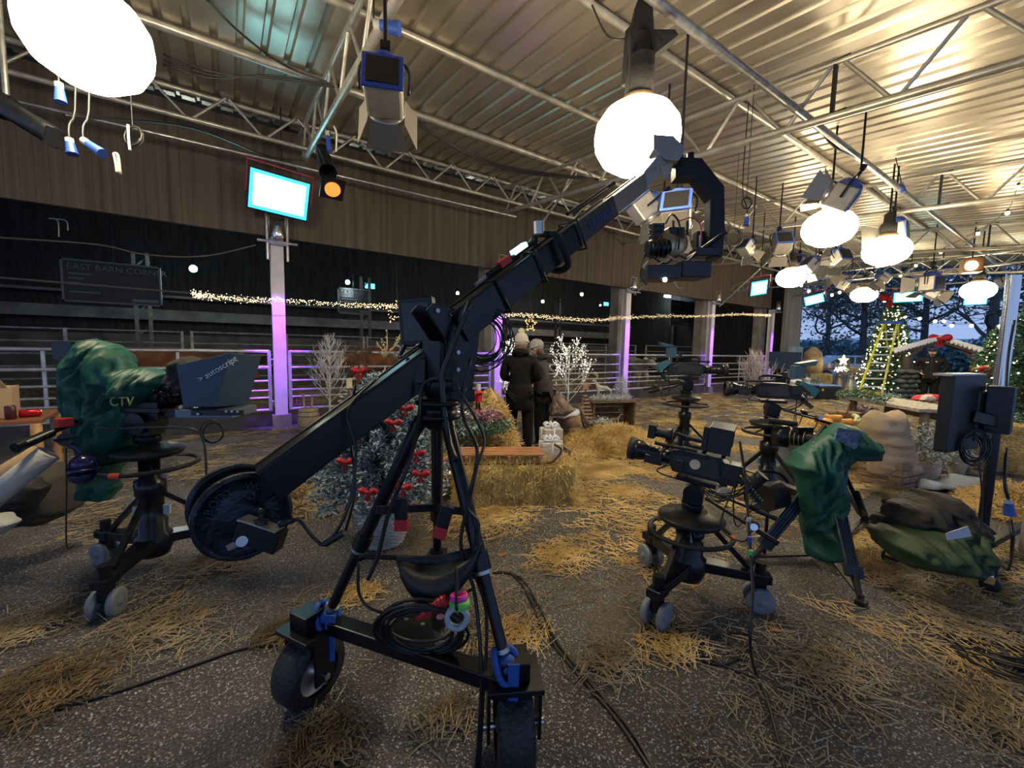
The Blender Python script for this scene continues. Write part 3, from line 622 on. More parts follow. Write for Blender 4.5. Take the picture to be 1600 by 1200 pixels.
def cow(label, c, yaw, col, s=1.0, head=.2, col2=None, name='cow', cat='cow'):
    m = mat('coat_%d' % int(col[0]*1000), col, .85, c2=col2, var=.3, scale=4, bump=.5, bscale=40)
    t = T(name, label, cat, (0, 0, 0), None)
    bm = bpy.data.meshes.new('body'); vs = [(-.75, 0, 1.15), (-.35, 0, 1.17), (.15, 0, 1.15), (.6, 0, 1.2), (.85, 0, 1.22), (1.1, 0, 1.2+head), (1.38, 0, 1.1+head), (1.55, 0, .98+head),
        (-.72, .2, .85), (-.8, .22, .5), (-.74, .22, .05), (-.72, -.2, .85), (-.8, -.22, .5), (-.74, -.22, .05), (.62, .2, .8), (.64, .2, .42), (.62, .2, .05), (.62, -.2, .8), (.64, -.2, .42), (.62, -.2, .05)]
    es = [(0, 1), (1, 2), (2, 3), (3, 4), (4, 5), (5, 6), (6, 7), (0, 8), (8, 9), (9, 10), (0, 11), (11, 12), (12, 13), (3, 14), (14, 15), (15, 16), (3, 17), (17, 18), (18, 19)]
    rs = [.3, .36, .38, .34, .22, .17, .13, .1, .17, .085, .07, .17, .085, .07, .14, .075, .065, .14, .075, .065]
    o = skin('body', vs, es, rs, m, root=1); o.parent = t
    q = B(); q.tube([(-1.02, 0, 1.25), (-1.12, 0, 1.0), (-1.1, 0, .6)], [.035, .025, .04]); e = q.out('tail', m, t)
    for sgn in (-1, 1): B().ball((1.12, sgn*.2, 1.3+head), (.05, .12, .06), 8, 6).out('ear', m, t); 
    if name == 'cow':
        for sgn in (-1, 1): B().tube(sm([(1.15, sgn*.1, 1.38+head), (1.18, sgn*.22, 1.45+head), (1.2, sgn*.24, 1.58+head)], 3), [.03]*6+[.01]).out('horn', mat('horn', (.4, .36, .28), .4), t)
    t.location = c; t.rotation_euler = (0, 0, yaw); t.scale = (s, s, s)
def skin(name, vs, es, rs, m, root=0, sub=2):
    me = bpy.data.meshes.new(name); me.from_pydata([tuple(v) for v in vs], es, []); o = bpy.data.objects.new(name, me); COL.objects.link(o)
    mo = o.modifiers.new('skin', 'SKIN'); mo.use_smooth_shade = True; mo.branch_smoothing = .6
    for i, v in enumerate(me.skin_vertices[0].data):
        r = rs[i]; v.radius = (r, r) if not isinstance(r, tuple) else r; v.use_root = (i == root)
    o.modifiers.new('sub', 'SUBSURF').levels = sub; o.modifiers['sub'].render_levels = sub
    dg = bpy.context.evaluated_depsgraph_get(); me2 = bpy.data.meshes.new_from_object(o.evaluated_get(dg)); o.modifiers.clear(); o.data = me2; me2.materials.clear(); me2.materials.append(m)
    me2.polygons.foreach_set('use_smooth', [True]*len(me2.polygons)); return o
cow('shaggy brown cow lying low behind the rails, above the green camera cover', (-1.0, 11.0, -.1), .1, (.20, .075, .03), 1.0, -.2, (.30, .12, .05))
cow('shaggy brown cow behind the rails between first purple post and crane', (3.3, 11.1, 0), pi, (.22, .085, .035), 1.0, -.3, (.32, .14, .06))
cow('dark cow standing behind the rails near the first purple post', (.35, 13.3, -.05), pi-.1, (.05, .03, .02), .95, -.25)
cow('pale grey donkey standing behind the gate right of the deer display', (12.1, 9.9, 0), -1.9, (.30, .28, .25), .85, .12, (.45, .42, .38), 'donkey', 'donkey')
# ================================================================ THE CAMERA CRANE
ARM = mat('crane_black', (.009, .010, .013), .3, .35, var=.2, scale=6)
ap = PD(684, 648, 1.7)                                            # top of the tripod
cr = T('camera_crane', 'long black camera crane on a wheeled tripod reaching up to the right', 'camera crane', (ap.x, ap.y, 0))
ftL, ftR = G(512, 962, .36), G(790, 1036, .40); ftB = V((.88, 1.97, .36))
for i, (a, f) in enumerate(((PD(657, 655, 1.69), ftL), (PD(697, 655, 1.66), ftR), (PD(683, 655, 1.74), ftB))):
    d = (f-a); q = B(); m = a+d*.62; q.cyl(a, m, .027, n=14); q.cyl(m, f, .021, n=14); q.cyl(m-d*.04, m+d*.03, .035, n=14); q.cyl(a+d*.02, a+d*.04, .031, n=12)
    leg = q.out('leg', ARM, cr)
    o = B().cyl(m+d*.03, m+d*.045, .030, n=14).out('clamp_ring', STL, leg); o.location = (0, 0, 0)
    o = B().cyl(f-d.normalized()*.05, f-d.normalized()*.035, .028, n=14).out('clamp_ring', STL, leg); o.location = (0, 0, 0)
q = B(); mid = V((ap.x, ap.y, .60))
for a in (ftL+(ap-ftL)*.3, ftR+(ap-ftR)*.3, ftB+(ap-ftB)*.3): q.cyl(a, mid, .011, n=8); q.ball(a, .022, 8, 6)
q.cyl(mid-V((0, 0, .03)), mid+V((0, 0, .04)), .03, n=12); q.out('spreader', ARM, cr)
q = B(); q.cyl(V((ap.x, ap.y, .62)), ap, .018, n=10); q.out('centre_post', ARM, cr)
# T-shaped base
mL, mR = V((ftL.x, ftL.y, .33)), V((ftR.x, ftR.y, .33)); mm = (mL+mR)/2
q = B(); q.beam(mL, mR, .07, .055); q.out('cross_beam', ARM, cr, bevel=.004)
q = B(); q.beam(mm, V((ftB.x, ftB.y, .33)), .075, .055); q.out('spine_beam', ARM, cr, bevel=.004)
q = B(); u = (mR-mL).normalized(); w = V((ftB.x, ftB.y, .33))-mm; w.normalize(); q.prism([(-.13, -.02), (.13, -.02), (.05, .2), (-.05, .2)], mm+V((0, 0, .033)), u, w, .01); q.out('gusset_plate', ARM, cr)
q = B()
for a, b2 in ((-.09, .02), (.09, .02), (-.04, .1), (.04, .1)): q.cyl(mm+u*a+w*b2+V((0, 0, .036)), mm+u*a+w*b2+V((0, 0, .046)), .009, n=8)
tag(q.out('gusset_bolts', STL, cr), kind='stuff')
def tyre(c, ax, r, wd, parent):
    ax = V(ax).normalized(); q = B(); q.lathe(c-ax*wd/2, [(r*.62, 0), (r*.9, .004), (r, wd*.2), (r*1.0, wd*.8), (r*.9, wd-.004), (r*.62, wd)], axis=ax, n=32, cap=False); q.out('tyre', mat('tyre_rubber', (.018, .018, .02), .45, bump=.4, bscale=60), parent)
    q = B(); q.lathe(c-ax*wd*.32, [(r*.64, 0), (r*.5, wd*.12), (r*.2, wd*.05), (r*.12, -.02)], axis=ax, n=24); q.lathe(c+ax*wd*.32, [(r*.64, 0), (r*.5, -wd*.12), (r*.2, -wd*.05), (r*.12, .02)], axis=ax, n=24, cap=False); q.out('rim', STL, parent)
for (gx, gy, ax, r, wd) in ((485, 1092, CR*.9+V((CF.x, CF.y, 0))*-.45, .145, .13), (800, 1192, CR*1+V((CF.x, CF.y, 0))*.12, .155, .13), (0, 0, CR, .145, .12)):
    p = G(gx, gy) if gx else V((ftB.x, ftB.y, 0)); ax = V((ax.x, ax.y, 0)).normalized(); c = V((p.x, p.y, r)); fw = V((-ax.y, ax.x, 0))
    tyre(c, ax, r, wd, cr); q = B(); top = c.z+r+.03
    q.box((c.x, c.y, top), (wd+.06, .17, .02), rot=Matrix((ax, fw, V((0, 0, 1)))).transposed())
    for s in (-1, 1): q.beam(V((c.x, c.y, top))+ax*s*(wd/2+.025), c+ax*s*(wd/2+.025)-V((0, 0, .03)), .09, .012, up=ax)
    q.box((c.x, c.y, top+.045), (.10, .10, .07), rot=Matrix((ax, fw, V((0, 0, 1)))).transposed()); q.out('wheel_fork', ARM, cr, bevel=.003)
    q = B(); q.cyl(c-ax*(wd/2+.045), c+ax*(wd/2+.045), .014, n=10); q.out('axle', CHR, cr)
for p in (ftL, ftR):
    q = B(); q.tube(sm([p+V((-.02, .03, .05)), p+V((.035, 0, .03)), p+V((.03, -.035, -.05)), p+V((-.03, -.03, -.04)), p+V((-.045, 0, .03))], 4, True), .012, 6)
    q.prism([(-.02, .03), (.02, .03), (.015, -.17), (-.015, -.17)], p+V((.0, -.05, 0)), CR, (0, 0, 1), .006); q.ball(p, (.04, .04, .035)); q.out('blue_strap', mat('blue_webbing', (.02, .10, .40), .6), cr)
# bowl, column, bracket
q = B(); q.lathe(ap-V((0, 0, .06)), [(.04, 0), (.062, .02), (.062, .045), (.095, .05), (.095, .065), (.075, .07), (.075, .1), (.092, .105), (.092, .12), (.07, .13)], n=28); q.out('bowl', ARM, cr)
col = V((ap.x+.01, ap.y+.01, 0)); q = B(); q.lathe(V((col.x, col.y, 1.24)), [(.06, 0), (.075, .02), (.05, .05), (.07, .07), (.07, .12), (.055, .13)], n=20); q.box((col.x, col.y, 1.42), (.10, .10, .2), rot=.4); q.out('pan_column', ARM, cr, bevel=.006)
fA, fB = PD(722, 503, 1.71), PD(1003, 286, 2.52); rA, rB = PD(418, 755, 1.44), PD(680, 559, 1.755)
dF = (fB-fA).normalized(); dR = (rB-rA).normalized(); side = dF.cross(V((0, 0, 1))).normalized(); upF = side.cross(dF).normalized()
pv = PD(700, 512, 1.71)
q = B(); q.prism([(-.13, .06), (-.10, .09), (.11, .05), (.10, -.07), (.07, -.30), (-.05, -.30), (-.05, -.05)], pv+side*.06, V((1, 0, 0)), (0, 0, 1), .012)
q.prism([(-.13, .06), (-.10, .09), (.11, .05), (.10, -.07), (.07, -.30), (-.05, -.30), (-.05, -.05)], pv-side*.06, V((1, 0, 0)), (0, 0, 1), .012); q.box((pv.x+.02, pv.y, pv.z-.28), (.14, .15, .05)); q.out('pivot_bracket', ARM, cr, bevel=.003)
q = B()
for a, b2 in ((-.09, .06), (-.03, .05), (.03, .05), (.07, .04), (0, -.02), (0, -.1), (.0, -.17), (.03, -.25)): q.cyl(pv+V((a, 0, b2))+side*.064, pv+V((a, 0, b2))+side*.078, .009, n=8)
tag(q.out('bracket_bolts', STL, cr), kind='stuff')
def channel(a, b, w, h, w2=None, h2=None):
    q = B(); q.beam(a, b, w, h, w2=w2, h2=h2); d = (b-a).normalized(); s = d.cross(V((0, 0, 1))).normalized(); up = s.cross(d)
    for sg in (-1, 1): q.beam(a+s*sg*w*.42+up*h*.5, b+s*sg*(w2 or w)*.42+up*(h2 or h)*.5, .012, .012)
    return q
channel(rA, rB+dR*.10, .115, .125).out('rear_beam', ARM, cr, bevel=.005)
L_ = (fB-fA).length; cuts = [0, .30, .52, .76, 1.0]; sz = [.13, .118, .106, .094]
for i in range(4): channel(fA+dF*L_*(cuts[i]-.03), fA+dF*L_*cuts[i+1], sz[i]*.78, sz[i]).out('boom_section', ARM if i < 2 else (mat('crane_grey', (.05, .052, .06), .4, .3) if i == 2 else mat('crane_anodised', (.30, .28, .25), .4, .5)), cr, bevel=.003)
for f_ in (.13, .30, .52):
    q = B(); p = fA+dF*L_*f_; q.tube([p+side*.06+upF*.075, p+side*.06-upF*.075, p-side*.06-upF*.075, p-side*.06+upF*.075], .007, 5, True); q.out('boom_strap', ARM, cr)
a = fA+dF*L_*.655; text('boom_lettering', 'TRIANGLE', .055, frame(a-side*(-.048), dF, upF), mat('faded_blue_ink', (.05, .09, .35), .6), cr, extrude=.001)
q = B(); p = fA+dF*L_*.40; q.tube(sm([p+upF*.09+side*.03, p+upF*.1-side*.06, p-upF*.02-side*.09, p-upF*.09-side*.02, p-upF*.08+side*.07, p+side*.085, p+upF*.08+side*.07], 4, True), .017, 7); q.out('padding_ring', mat('foam_sleeve', (.01, .01, .011), .8, bump=.3), cr)
# brass-and-tube gear riding on the boom
for i, (f0, f1, r, m, nm) in enumerate(((.10, .30, .010, STL, 'brake_rod'), (.14, .36, .012, ARM, 'steering_rod'), (.55, .80, .014, BRB, 'cable_bundle'), (.5, .74, .009, ARM, 'tension_wire'))):
    q = B(); q.cyl(fA+dF*L_*f0+upF*(.085+.012*i)+side*.02*(i-1), fA+dF*L_*f1+upF*(.085+.010*i)+side*.02*(i-1), r, n=8); q.out(nm, m, cr)
q = B(); p = fA+dF*L_*.255+upF*.11; q.beam(p, p+dF*.09, .03, .02); q.out('work_light', glow('cyan_led', (.35, .9, 1), 9), cr)
q = B(); p = fA+dF*L_*.19+upF*.10; q.beam(p, p+dF*.07, .03, .03); q.out('red_valve', mat('red_plastic', (.6, .03, .03), .4), cr)
q = B(); p = fA+dF*L_*.38+upF*.11; q.cyl(p, p+upF*.05+dF*.03, .025, n=12); q.out('small_reel', STL, cr)
q = B(); p = rB+dR*.16+V((0, 0, .10)); q.beam(p-dF*.05, p+dF*.08, .07, .012); q.cyl(p, p+V((-.02, 0, .05)), .014); q.beam(p+V((-.03, 0, .05)), p+V((.01, 0, .06)), .02, .02); q.out('winch_cleat', mat('blue_steel', (.12, .22, .38), .3, .8), cr)
# weights on the tail
wa = V((side.x, side.y, 0)).normalized(); wc = PD(381, 806, 1.44)
if wa.dot(CF) > 0: wa = -wa                                       # towards the eye
def plate(c, mname):
    q = B(); r = .152; q.lathe(c-wa*.013, [(0, 0), (r, 0), (r, .026), (r*.9, .03), (r*.87, .018), (r*.36, .018), (r*.34, .03), (.02, .03)], axis=wa, n=44); q.torus(c+wa*.012, r*.93, .008, wa, 40, 6); return q
for i, off in enumerate((0, -.145)):
    c = wc+wa*off; q = plate(c, 'w'); w_ = q.out('weight_plate', mat('iron_plate', (.022, .03, .045), .38, .6, var=.5, scale=25, bump=.3, bscale=60), cr)
    if i == 0:
        X = CR-wa*CR.dot(wa); X.normalize(); Y_ = wa.cross(X)
        for s_, t0, t1 in (('BODY', 2.7, 1.95), ('WORKS', 1.35, .3)):
            for j, ch in enumerate(s_):
                a = t0+(t1-t0)*j/(len(s_)-1); o = c+wa*.012+(X*cos(a)+Y_*sin(a))*.108; l = text('raised_letter', ch, .034, frame(o, X*sin(a)-Y_*cos(a), X*cos(a)+Y_*sin(a)), mat('worn_iron', (.05, .06, .08), .4, .6), w_, extrude=.004); l.location = (0, 0, 0)
q = B(); q.cyl(wc-wa*.25, wc+wa*.05, .018, n=12); q.cyl(wc+wa*.05, wc+wa*.07, .024, n=12); q.out('weight_bar', CHR, cr)
q = B(); q.beam(wc-wa*.07, rA+dR*.04, .04, .08); q.out('tail_link', ARM, cr)
p = PD(408, 836, 1.36); M = Matrix((CR, -CF, CR.cross(-CF))).transposed(); q = B(); q.box(p, (.14, .06, .07), rot=M @ Matrix.Rotation(-.32, 3, 'Y')); bx = q.out('control_box', ARM, cr, bevel=.004)
q = B(); q.box(p+CU*.037, (.13, .055, .006), rot=M @ Matrix.Rotation(-.32, 3, 'Y')); q.out('control_panel', mat('panel_grey', (.5, .47, .4), .4, .3), cr)
q = B(); q.cyl(p+CU*.035, p+CU*.05, .022, n=14); q.cyl(p+CU*.045, p+CU*.075, .007, n=8); q.ball(p+CU*.078, .011, 8, 6); q.out('joystick', BLK, cr)
q = B(); q.cyl(PD(382, 838, 1.37), PD(386, 812, 1.37), .018, n=12); q.cyl(PD(377, 846, 1.36), PD(378, 846, 1.32), .017, n=12); q.beam(PD(372, 848, 1.36), PD(356, 856, 1.36), .01, .02); q.out('clamp_knob', STL, cr)
q = B(); q.cyl(PD(436, 820, 1.36), PD(458, 812, 1.37), .012, n=8); q.tube(sm([PD(458, 812, 1.37), PD(470, 815, 1.37), PD(492, 842, 1.38), PD(512, 848, 1.38), PD(545, 790, 1.4), PD(556, 700, 1.45), PD(545, 640, 1.5), PD(590, 590, 1.6)], 6), .006, 6); q.out('control_lead', CBL, cr)
q = B(); q.cyl(PD(508, 850, 1.38), PD(538, 832, 1.38), .012, n=8); q.out('cable_connector', BLK, cr)
# monitor beside the pivot
p = PD(652, 503, 1.95); n = (C0-p); n.z = 0; n.normalize(); n = (n-CR*.25).normalized(); u = V((0, 0, 1)).cross(n); M = Matrix((u, n, V((0, 0, 1)))).transposed() @ Matrix.Rotation(-.08, 3, 'Y')
mo = B().box(p-n*.02, (.165, .075, .23), rot=M).out('monitor', ARM, cr, bevel=.006); o = B().box(p+n*.021, (.125, .006, .175), rot=M).out('screen', mat('dark_screen', (.008, .009, .012), .12), mo); o.location = (0, 0, 0)
q = B(); q.tube(sm([p-V((.06, 0, .11)), p-V((.08, 0, .17)), rB+V((-.05, .02, .06))], 4), .010); q.cyl(p-V((0, 0, .11)), rB+V((0, .02, .05)), .012); q.out('monitor_bracket', ARM, cr)
q = B(); q.beam(PD(655, 600, 1.68), PD(655, 560, 1.68), .05, .05); q.beam(PD(640, 575, 1.76), PD(700, 600, 1.74), .15, .10); q.out('counter_frame', ARM, cr, bevel=.004)
# nose plates and curved head arm
np_ = PD(1040, 240, 2.56)
q = B(); q.prism([(-.09, .09), (.03, .08), (.11, -.0), (.06, -.07), (-.02, -.06), (-.09, .0)], np_, CR, CU, .10); q.out('nose_plate', mat('pale_alloy', (.42, .45, .50), .35, .6), cr, bevel=.003)
q = B(); q.prism([(-.04, 0), (.04, .0), (.02, -.09), (-.02, -.09)], PD(1040, 258, 2.52), CR, CU, .03); q.beam(fB-dF*.02, np_, .06, .08); q.out('hinge_lug', STL, cr)
q = B(); q.cyl(PD(1061, 262, 2.58), PD(1060, 232, 2.58), .028, n=16); q.cyl(PD(1079, 262, 2.58), PD(1079, 240, 2.58), .022, n=16); q.out('motor_pair', BMT, cr)
oa = [(1052, 250), (1092, 252), (1127, 296), (1128, 365), (1124, 405), (1106, 405), (1104, 372), (1105, 315), (1080, 282), (1052, 283)]
def pixpoly(P, k, cx, cy): s = k/FPX; return [((x-cx)*s, (cy-y)*s) for x, y in P], PD(cx, cy, k)
pl, o_ = pixpoly(oa, 2.6, 1090, 300); q = B(); q.prism(pl, o_, CR, CU, .085); q.out('curved_arm', mat('head_slate', (.016, .021, .030), .4, .3), cr, bevel=.006)

# remote camera under the curved arm
rc = T('remote_camera', 'cluttered remote camera head slung under the curved arm of the crane', 'camera', PD(1060, 430, 2.6))
def bxp(x, y, k, w, h, d, yaw=0, tilt=0):                         # a box whose centre is seen at x, y; size given in metres
    q = B(); M = Matrix((CR, V((-CR.y, CR.x, 0)).normalized(), V((0, 0, 1)))).transposed() @ Matrix.Rotation(yaw, 3, 'Z') @ Matrix.Rotation(tilt, 3, 'Y'); q.box(PD(x, y, k), (w, d, h), rot=M); return q
SLT = mat('slate_case', (.012, .014, .018), .4)
bxp(1031, 428, 2.6, .21, .085, .16).out('lower_case', SLT, rc, bevel=.006); bxp(1078, 424, 2.64, .19, .10, .17, .1).out('upper_case', SLT, rc, bevel=.006)
bxp(1026, 362, 2.6, .075, .09, .07).out('keypad_unit', BLK, rc, bevel=.004); q = B()
for i in range(4):
    for j in range(3): q.ball(PD(1016+6*i, 352+9*j, 2.56), .008, 6, 4)
tag(q.out('keys', GUN, rc), kind='stuff')
q = B(); q.lathe(PD(1028, 388, 2.58), [(.05, -.07), (.055, -.02), (.05, 0), (.055, .03), (.045, .07)], axis=(CR.x, CR.y, .1), n=16)
for i in range(4): q.torus(PD(1017+7*i, 390-i*.6, 2.58), .056, .006, (CR.x, CR.y, .1), 18, 5)
q.out('zoom_lens', BMT, rc)
q = B(); q.lathe(PD(1052, 378, 2.58), [(.0, -.012), (.09, -.01), (.095, 0), (.09, .012), (0, .014)], axis=(-.5, -.8, .1), n=22); q.out('side_disc', mat('brass_disc', (.45, .38, .22), .3, .7), rc)
bxp(1052, 378, 2.62, .10, .16, .10).out('camera_body', BLK, rc, bevel=.006); bxp(1092, 380, 2.66, .06, .14, .06).out('tilt_motor', BLK, rc, bevel=.004)
bxp(1100, 396, 2.6, .14, .05, .12).out('arm_foot', BMT, rc, bevel=.004)
q = B(); q.cyl(PD(1075, 405, 2.6), PD(1135, 362, 2.5), .014, n=8); q.out('tilt_bar', BMT, rc)
for i, (x, y) in enumerate(((1052, 345), (1074, 345), (1094, 368), (1101, 410))): B().cyl(PD(x, y+22, 2.6), PD(x, y, 2.6), .008, n=6).out('support_pin', STL if i > 1 else BMT, rc)
def loopy(q, pts, k, r, jit=.02, seed=0):
    g = random.Random(seed); q.tube(sm([PD(x, y, k+g.uniform(-jit, jit)) for x, y in pts], 6), r, 5)
for i, (P_, m, r) in enumerate(((((1012, 408), (1006, 418), (1020, 422), (1030, 412), (1045, 405)), 'w', .004), (((1062, 345), (1080, 340), (1094, 350), (1096, 378)), 'r', .005), (((1008, 395), (1000, 430), (1010, 445)), 'b', .006),
        (((1045, 402), (1070, 408), (1090, 392), (1112, 375)), 'w', .004), (((1040, 350), (1050, 335), (1062, 352), (1060, 390)), 'b', .006), (((1020, 402), (1040, 412), (1060, 400), (1078, 408)), 'b', .006), (((1054, 440), (1060, 450), (1068, 449)), 'w', .003))):
    q = B(); loopy(q, P_, 2.56, r, seed=i); q.out('cable', {'w': mat('white_cable', (.55, .53, .48), .5), 'r': mat('pink_cable', (.5, .12, .16), .5), 'b': CBL}[m], rc)
B().ball(PD(1039, 437, 2.52), .014, 10, 8).out('work_light', glow('cool_led', (.6, .85, 1), 14), rc)

# things hung on the crane tripod
coil(PD(655, 984, 1.50), .135, 12, 'big black cable coil hung on the crane base beside the tape rolls', wob=.5, elong=.85, ax=CF+V((0, 0, .45)), rt=.0065, seed=2)
coil(PD(756, 528, 1.76), .090, 15, 'hank of thin black cables hung from the crane pivot in front of a purple post', wob=.75, elong=1.1, rt=.0028, seed=8)
def pouchmesh():
    q = B(); a, b = PD(620, 868, 1.56), PD(752, 848, 1.50); n = 14; w = V((CF.x, CF.y, 0)).normalized(); rows = []
    for i in range(n+1):
        t = i/n; p = a.lerp(b, t); s = sin(pi*t)**.7
        rows.append(q.add([p+w*.03*s+V((0, 0, -.005-.07*s)), p-w*.06*s+V((0, 0, -.01-.085*s)), p-w*.07*s+V((0, 0, -.03-.15*s)), p+w*.0*s+V((0, 0, -.035-.165*s)), p+w*.07*s+V((0, 0, -.02-.10*s)), p+w*.06*s+V((0, 0, -.0-.05*s))]))
    for i in range(n):
        for j in range(5): q.face((rows[i]+j, rows[i]+j+1, rows[i+1]+j+1, rows[i+1]+j), True)
    return q
pch = pouchmesh(); o = one(pch, 'sling_pouch', mat('black_nylon', (.012, .013, .017), .45, bump=.4, bscale=14), 'black nylon sling pouch hanging between the crane legs', 'pouch', org=PD(620, 868, 1.56)); so = o.modifiers.new('s', 'SOLIDIFY'); so.thickness = .006
for (x, y, k, r, ax, c, lab) in ((717, 934, 1.40, .030, (0, .2, 1), (.85, .05, .42), 'pink tape roll, topmost on the strap below the pouch'), (718, 944, 1.39, .034, (.1, .2, 1), (.15, .75, .12), 'bright green tape roll between the pink and the pale one'), (714, 965, 1.37, .040, (-.45, -.8, .15), (.42, .50, .55), 'pale grey tape roll, lowest on the strap below the pouch')):
    c0 = PD(x, y, k); q = B(); q.lathe(c0-V(ax).normalized()*.012, [(r*.62, 0), (r, 0), (r, .024), (r*.62, .024), (r*.62, 0)], axis=ax, n=28, cap=False); one(q, 'tape_roll', mat('tape_%d' % y, c, .45), lab, 'tape', 'rolls of tape on the crane strap', org=c0)
q = B(); q.tube(sm([PD(712, 885, 1.44), PD(713, 915, 1.39), PD(713, 950, 1.345), PD(716, 945, 1.41), PD(716, 890, 1.46)], 5), .005, 6); one(q, 'tape_strap', CBL, 'black strap threaded through the three tape rolls', 'strap', org=PD(712, 885, 1.44))
a, e = PD(658, 962, 1.46), PD(698, 936, 1.46); t = T('red_connector', 'red ribbed connector lying over the big cable coil', 'connector', a); q = B(); q.lathe(a, [(.008, -.02), (.012, 0), (.02, .02), (.02, .1), (.016, .11)], axis=e-a, n=14); q.out('sleeve', mat('red_plastic', (.6, .03, .03), .4), t)
q = B()
for i in range(5): q.torus(a+(e-a)*(.25+.15*i), .021, .003, e-a, 14, 5)
q.out('ribs', mat('red_plastic', (.6, .03, .03), .4), t)
B().ball(PD(690, 962, 1.44), (.02, .012, .012), 10, 6).out('pink_tab', mat('pink_plastic', (.8, .3, .3), .5), t)
def battery(x, y, k, tilt, lab, s=1):
    p = PD(x, y, k); t = T('battery_unit', lab, 'battery', p, None); M = Matrix((CR, -CF, CU)).transposed() @ Matrix.Rotation(tilt, 3, 'Y')
    B().box(p+M @ V((0, 0, .03)), (.05*s, .04, .08*s), rot=M).out('case', BMT, t, bevel=.004); B().box(p+M @ V((0, 0, -.032*s)), (.05*s, .042, .045*s), rot=M).out('red_end', mat('red_plastic', (.6, .03, .03), .4), t, bevel=.003); q = B(); q.cyl(p+M @ V((0, 0, .07)), PD(700, 790, 1.72) if x > 660 else PD(618, 780, 1.66), .005, n=6); q.out('clip_cord', CBL, t)
battery(692, 818, 1.58, .28, 'black and red battery tied to the right leg of the crane tripod'); battery(628, 806, 1.6, 0, 'black and red battery behind the left leg of the crane tripod')
q = B(); q.beam(PD(588, 797, 1.62), PD(676, 793, 1.74), .012, .03); q.beam(PD(676, 793, 1.74), PD(735, 800, 1.60), .012, .03); one(q, 'webbing_strap', mat('black_nylon', (.012, .013, .017), .45), 'black webbing strap run round the crane tripod legs', 'strap')
for i, (P_, r, lab) in enumerate(((((700, 590), (662, 600), (655, 650), (640, 720), (608, 800), (590, 870), (575, 905)), .008, 'cable looping from the crane column down along the left tripod leg'),
    (((735, 560), (722, 640), (745, 700), (738, 760), (720, 850), (742, 930), (752, 1060), (744, 1210)), .007, 'cable hanging from the pivot past the right tripod leg to the ground'),
    (((712, 600), (755, 680), (745, 730), (730, 790), (748, 820), (738, 880), (760, 960), (755, 1090), (748, 1210)), .006, 'second cable running down beside the right crane wheel'),
    (((560, 880), (562, 930), (590, 955), (650, 962), (700, 940), (740, 920)), .006, 'cable sagging from the left crane leg across the big coil'),
    (((556, 600), (545, 660), (555, 760), (540, 830)), .005, 'thin cable dropping from the crane rear beam over the fir tree'), (((735, 470), (700, 560), (690, 600), (700, 680), (712, 720)), .012, 'thick black cable behind the crane pivot'))):
    rope([PD(x, y, 1.45 if y > 1000 else 1.52+.1*(y < 700)) for x, y in P_], r, lab)
# ================================================================ CAMERAS ON PEDESTALS AND TRIPOD
def pedestal(label, x, y, top, rot, s=1.0, ring=None, name='camera_pedestal', ground=0):
    """star base with three twin-wheel castors, fat column, steering ring; built at its true place"""
    t = T(name, label, 'camera pedestal', (x, y, 0), 'wheeled camera pedestals'); c = V((x, y, 0)); Rr = .41*s
    for i in range(3):
        a = rot+i*2*pi/3; d = V((cos(a), sin(a), 0)); p = V((-d.y, d.x, 0)); e = c+d*Rr
        q = B(); q.beam(c+d*.05+V((0, 0, .23)), e+V((0, 0, .20)), .11, .06, w2=.06, h2=.05); q.box(e+V((0, 0, .20)), (.11, .08, .05), rot=a); leg = q.out('base_arm', BMT, t, bevel=.004)
        q = B(); q.beam(c+d*.06+V((0, 0, .52)), e-d*.06+V((0, 0, .24)), .028, .028); o = q.out('strut', BMT, leg); o.location = (0, 0, 0)
        q = B(); q.cyl(e+V((0, 0, .18)), e+V((0, 0, .29)), .03, n=12); q.box(e+V((0, 0, .13)), (.06, .05, .08), rot=a); cs = q.out('castor', BMT, t)
        for sg in (-1, 1):
            w = e+p*sg*.045+V((0, 0, .075)); q = B(); q.lathe(w-p*.017, [(.03, .002), (.068, 0), (.075, .006), (.075, .028), (.068, .034), (.03, .032)], axis=p, n=24)
            for s2 in (-1, 1): q.lathe(w+p*s2*.012, [(.03, 0), (.026, .006), (.012, .006), (.01, .012), (0, .012)], axis=p*s2, n=16)
            wh = q.out('wheel', GRY, cs); wh.location = (0, 0, 0)
    q = B(); q.lathe(c+V((0, 0, .16)), [(.08, -.03), (.09, 0), (.10, .02), (.10, .10), (.078, .12), (.078, .20), (.066, .21), (.066, max(.23, top-.50)), (.082, max(.24, top-.49)), (.082, max(.27, top-.40)), (.055, max(.28, top-.39)), (.055, top-.22)], n=24); q.out('column', BMT, t)
    q = B(); q.lathe(c+V((0, 0, top-.10)), [(.07, 0), (.17, .02), (.19, .045), (.185, .06), (.11, .07), (.09, .09)], n=32); q.out('top_plate', mat('pedestal_disc', (.03, .032, .034), .4, .4), t)
    rr = ring or .23; q = B(); q.torus(c+V((0, 0, top-.14)), rr, .014, n=48); q.out('steering_ring', BRB, t)
    q = B()
    for i in range(3): a = rot+.5+i*2*pi/3; q.cyl(c+V((cos(a)*.07, sin(a)*.07, top-.10)), c+V((cos(a)*rr, sin(a)*rr, top-.14)), .008, n=6)
    q.out('ring_spokes', BMT, t)
    a = rot+1.3; q = B(); q.torus(c+V((0, 0, top-.14)), rr, .017, n=48, a0=a, a1=a+.22); q.out('orange_sleeve', mat('orange_tape', (.75, .10, .03), .5), t)
    q = B(); q.box(c+V((0, 0, .42)), (.02, .2, .06), rot=rot); q.out('label_plate', mat('sticker_white', (.5, .6, .65), .5), t)
    return t
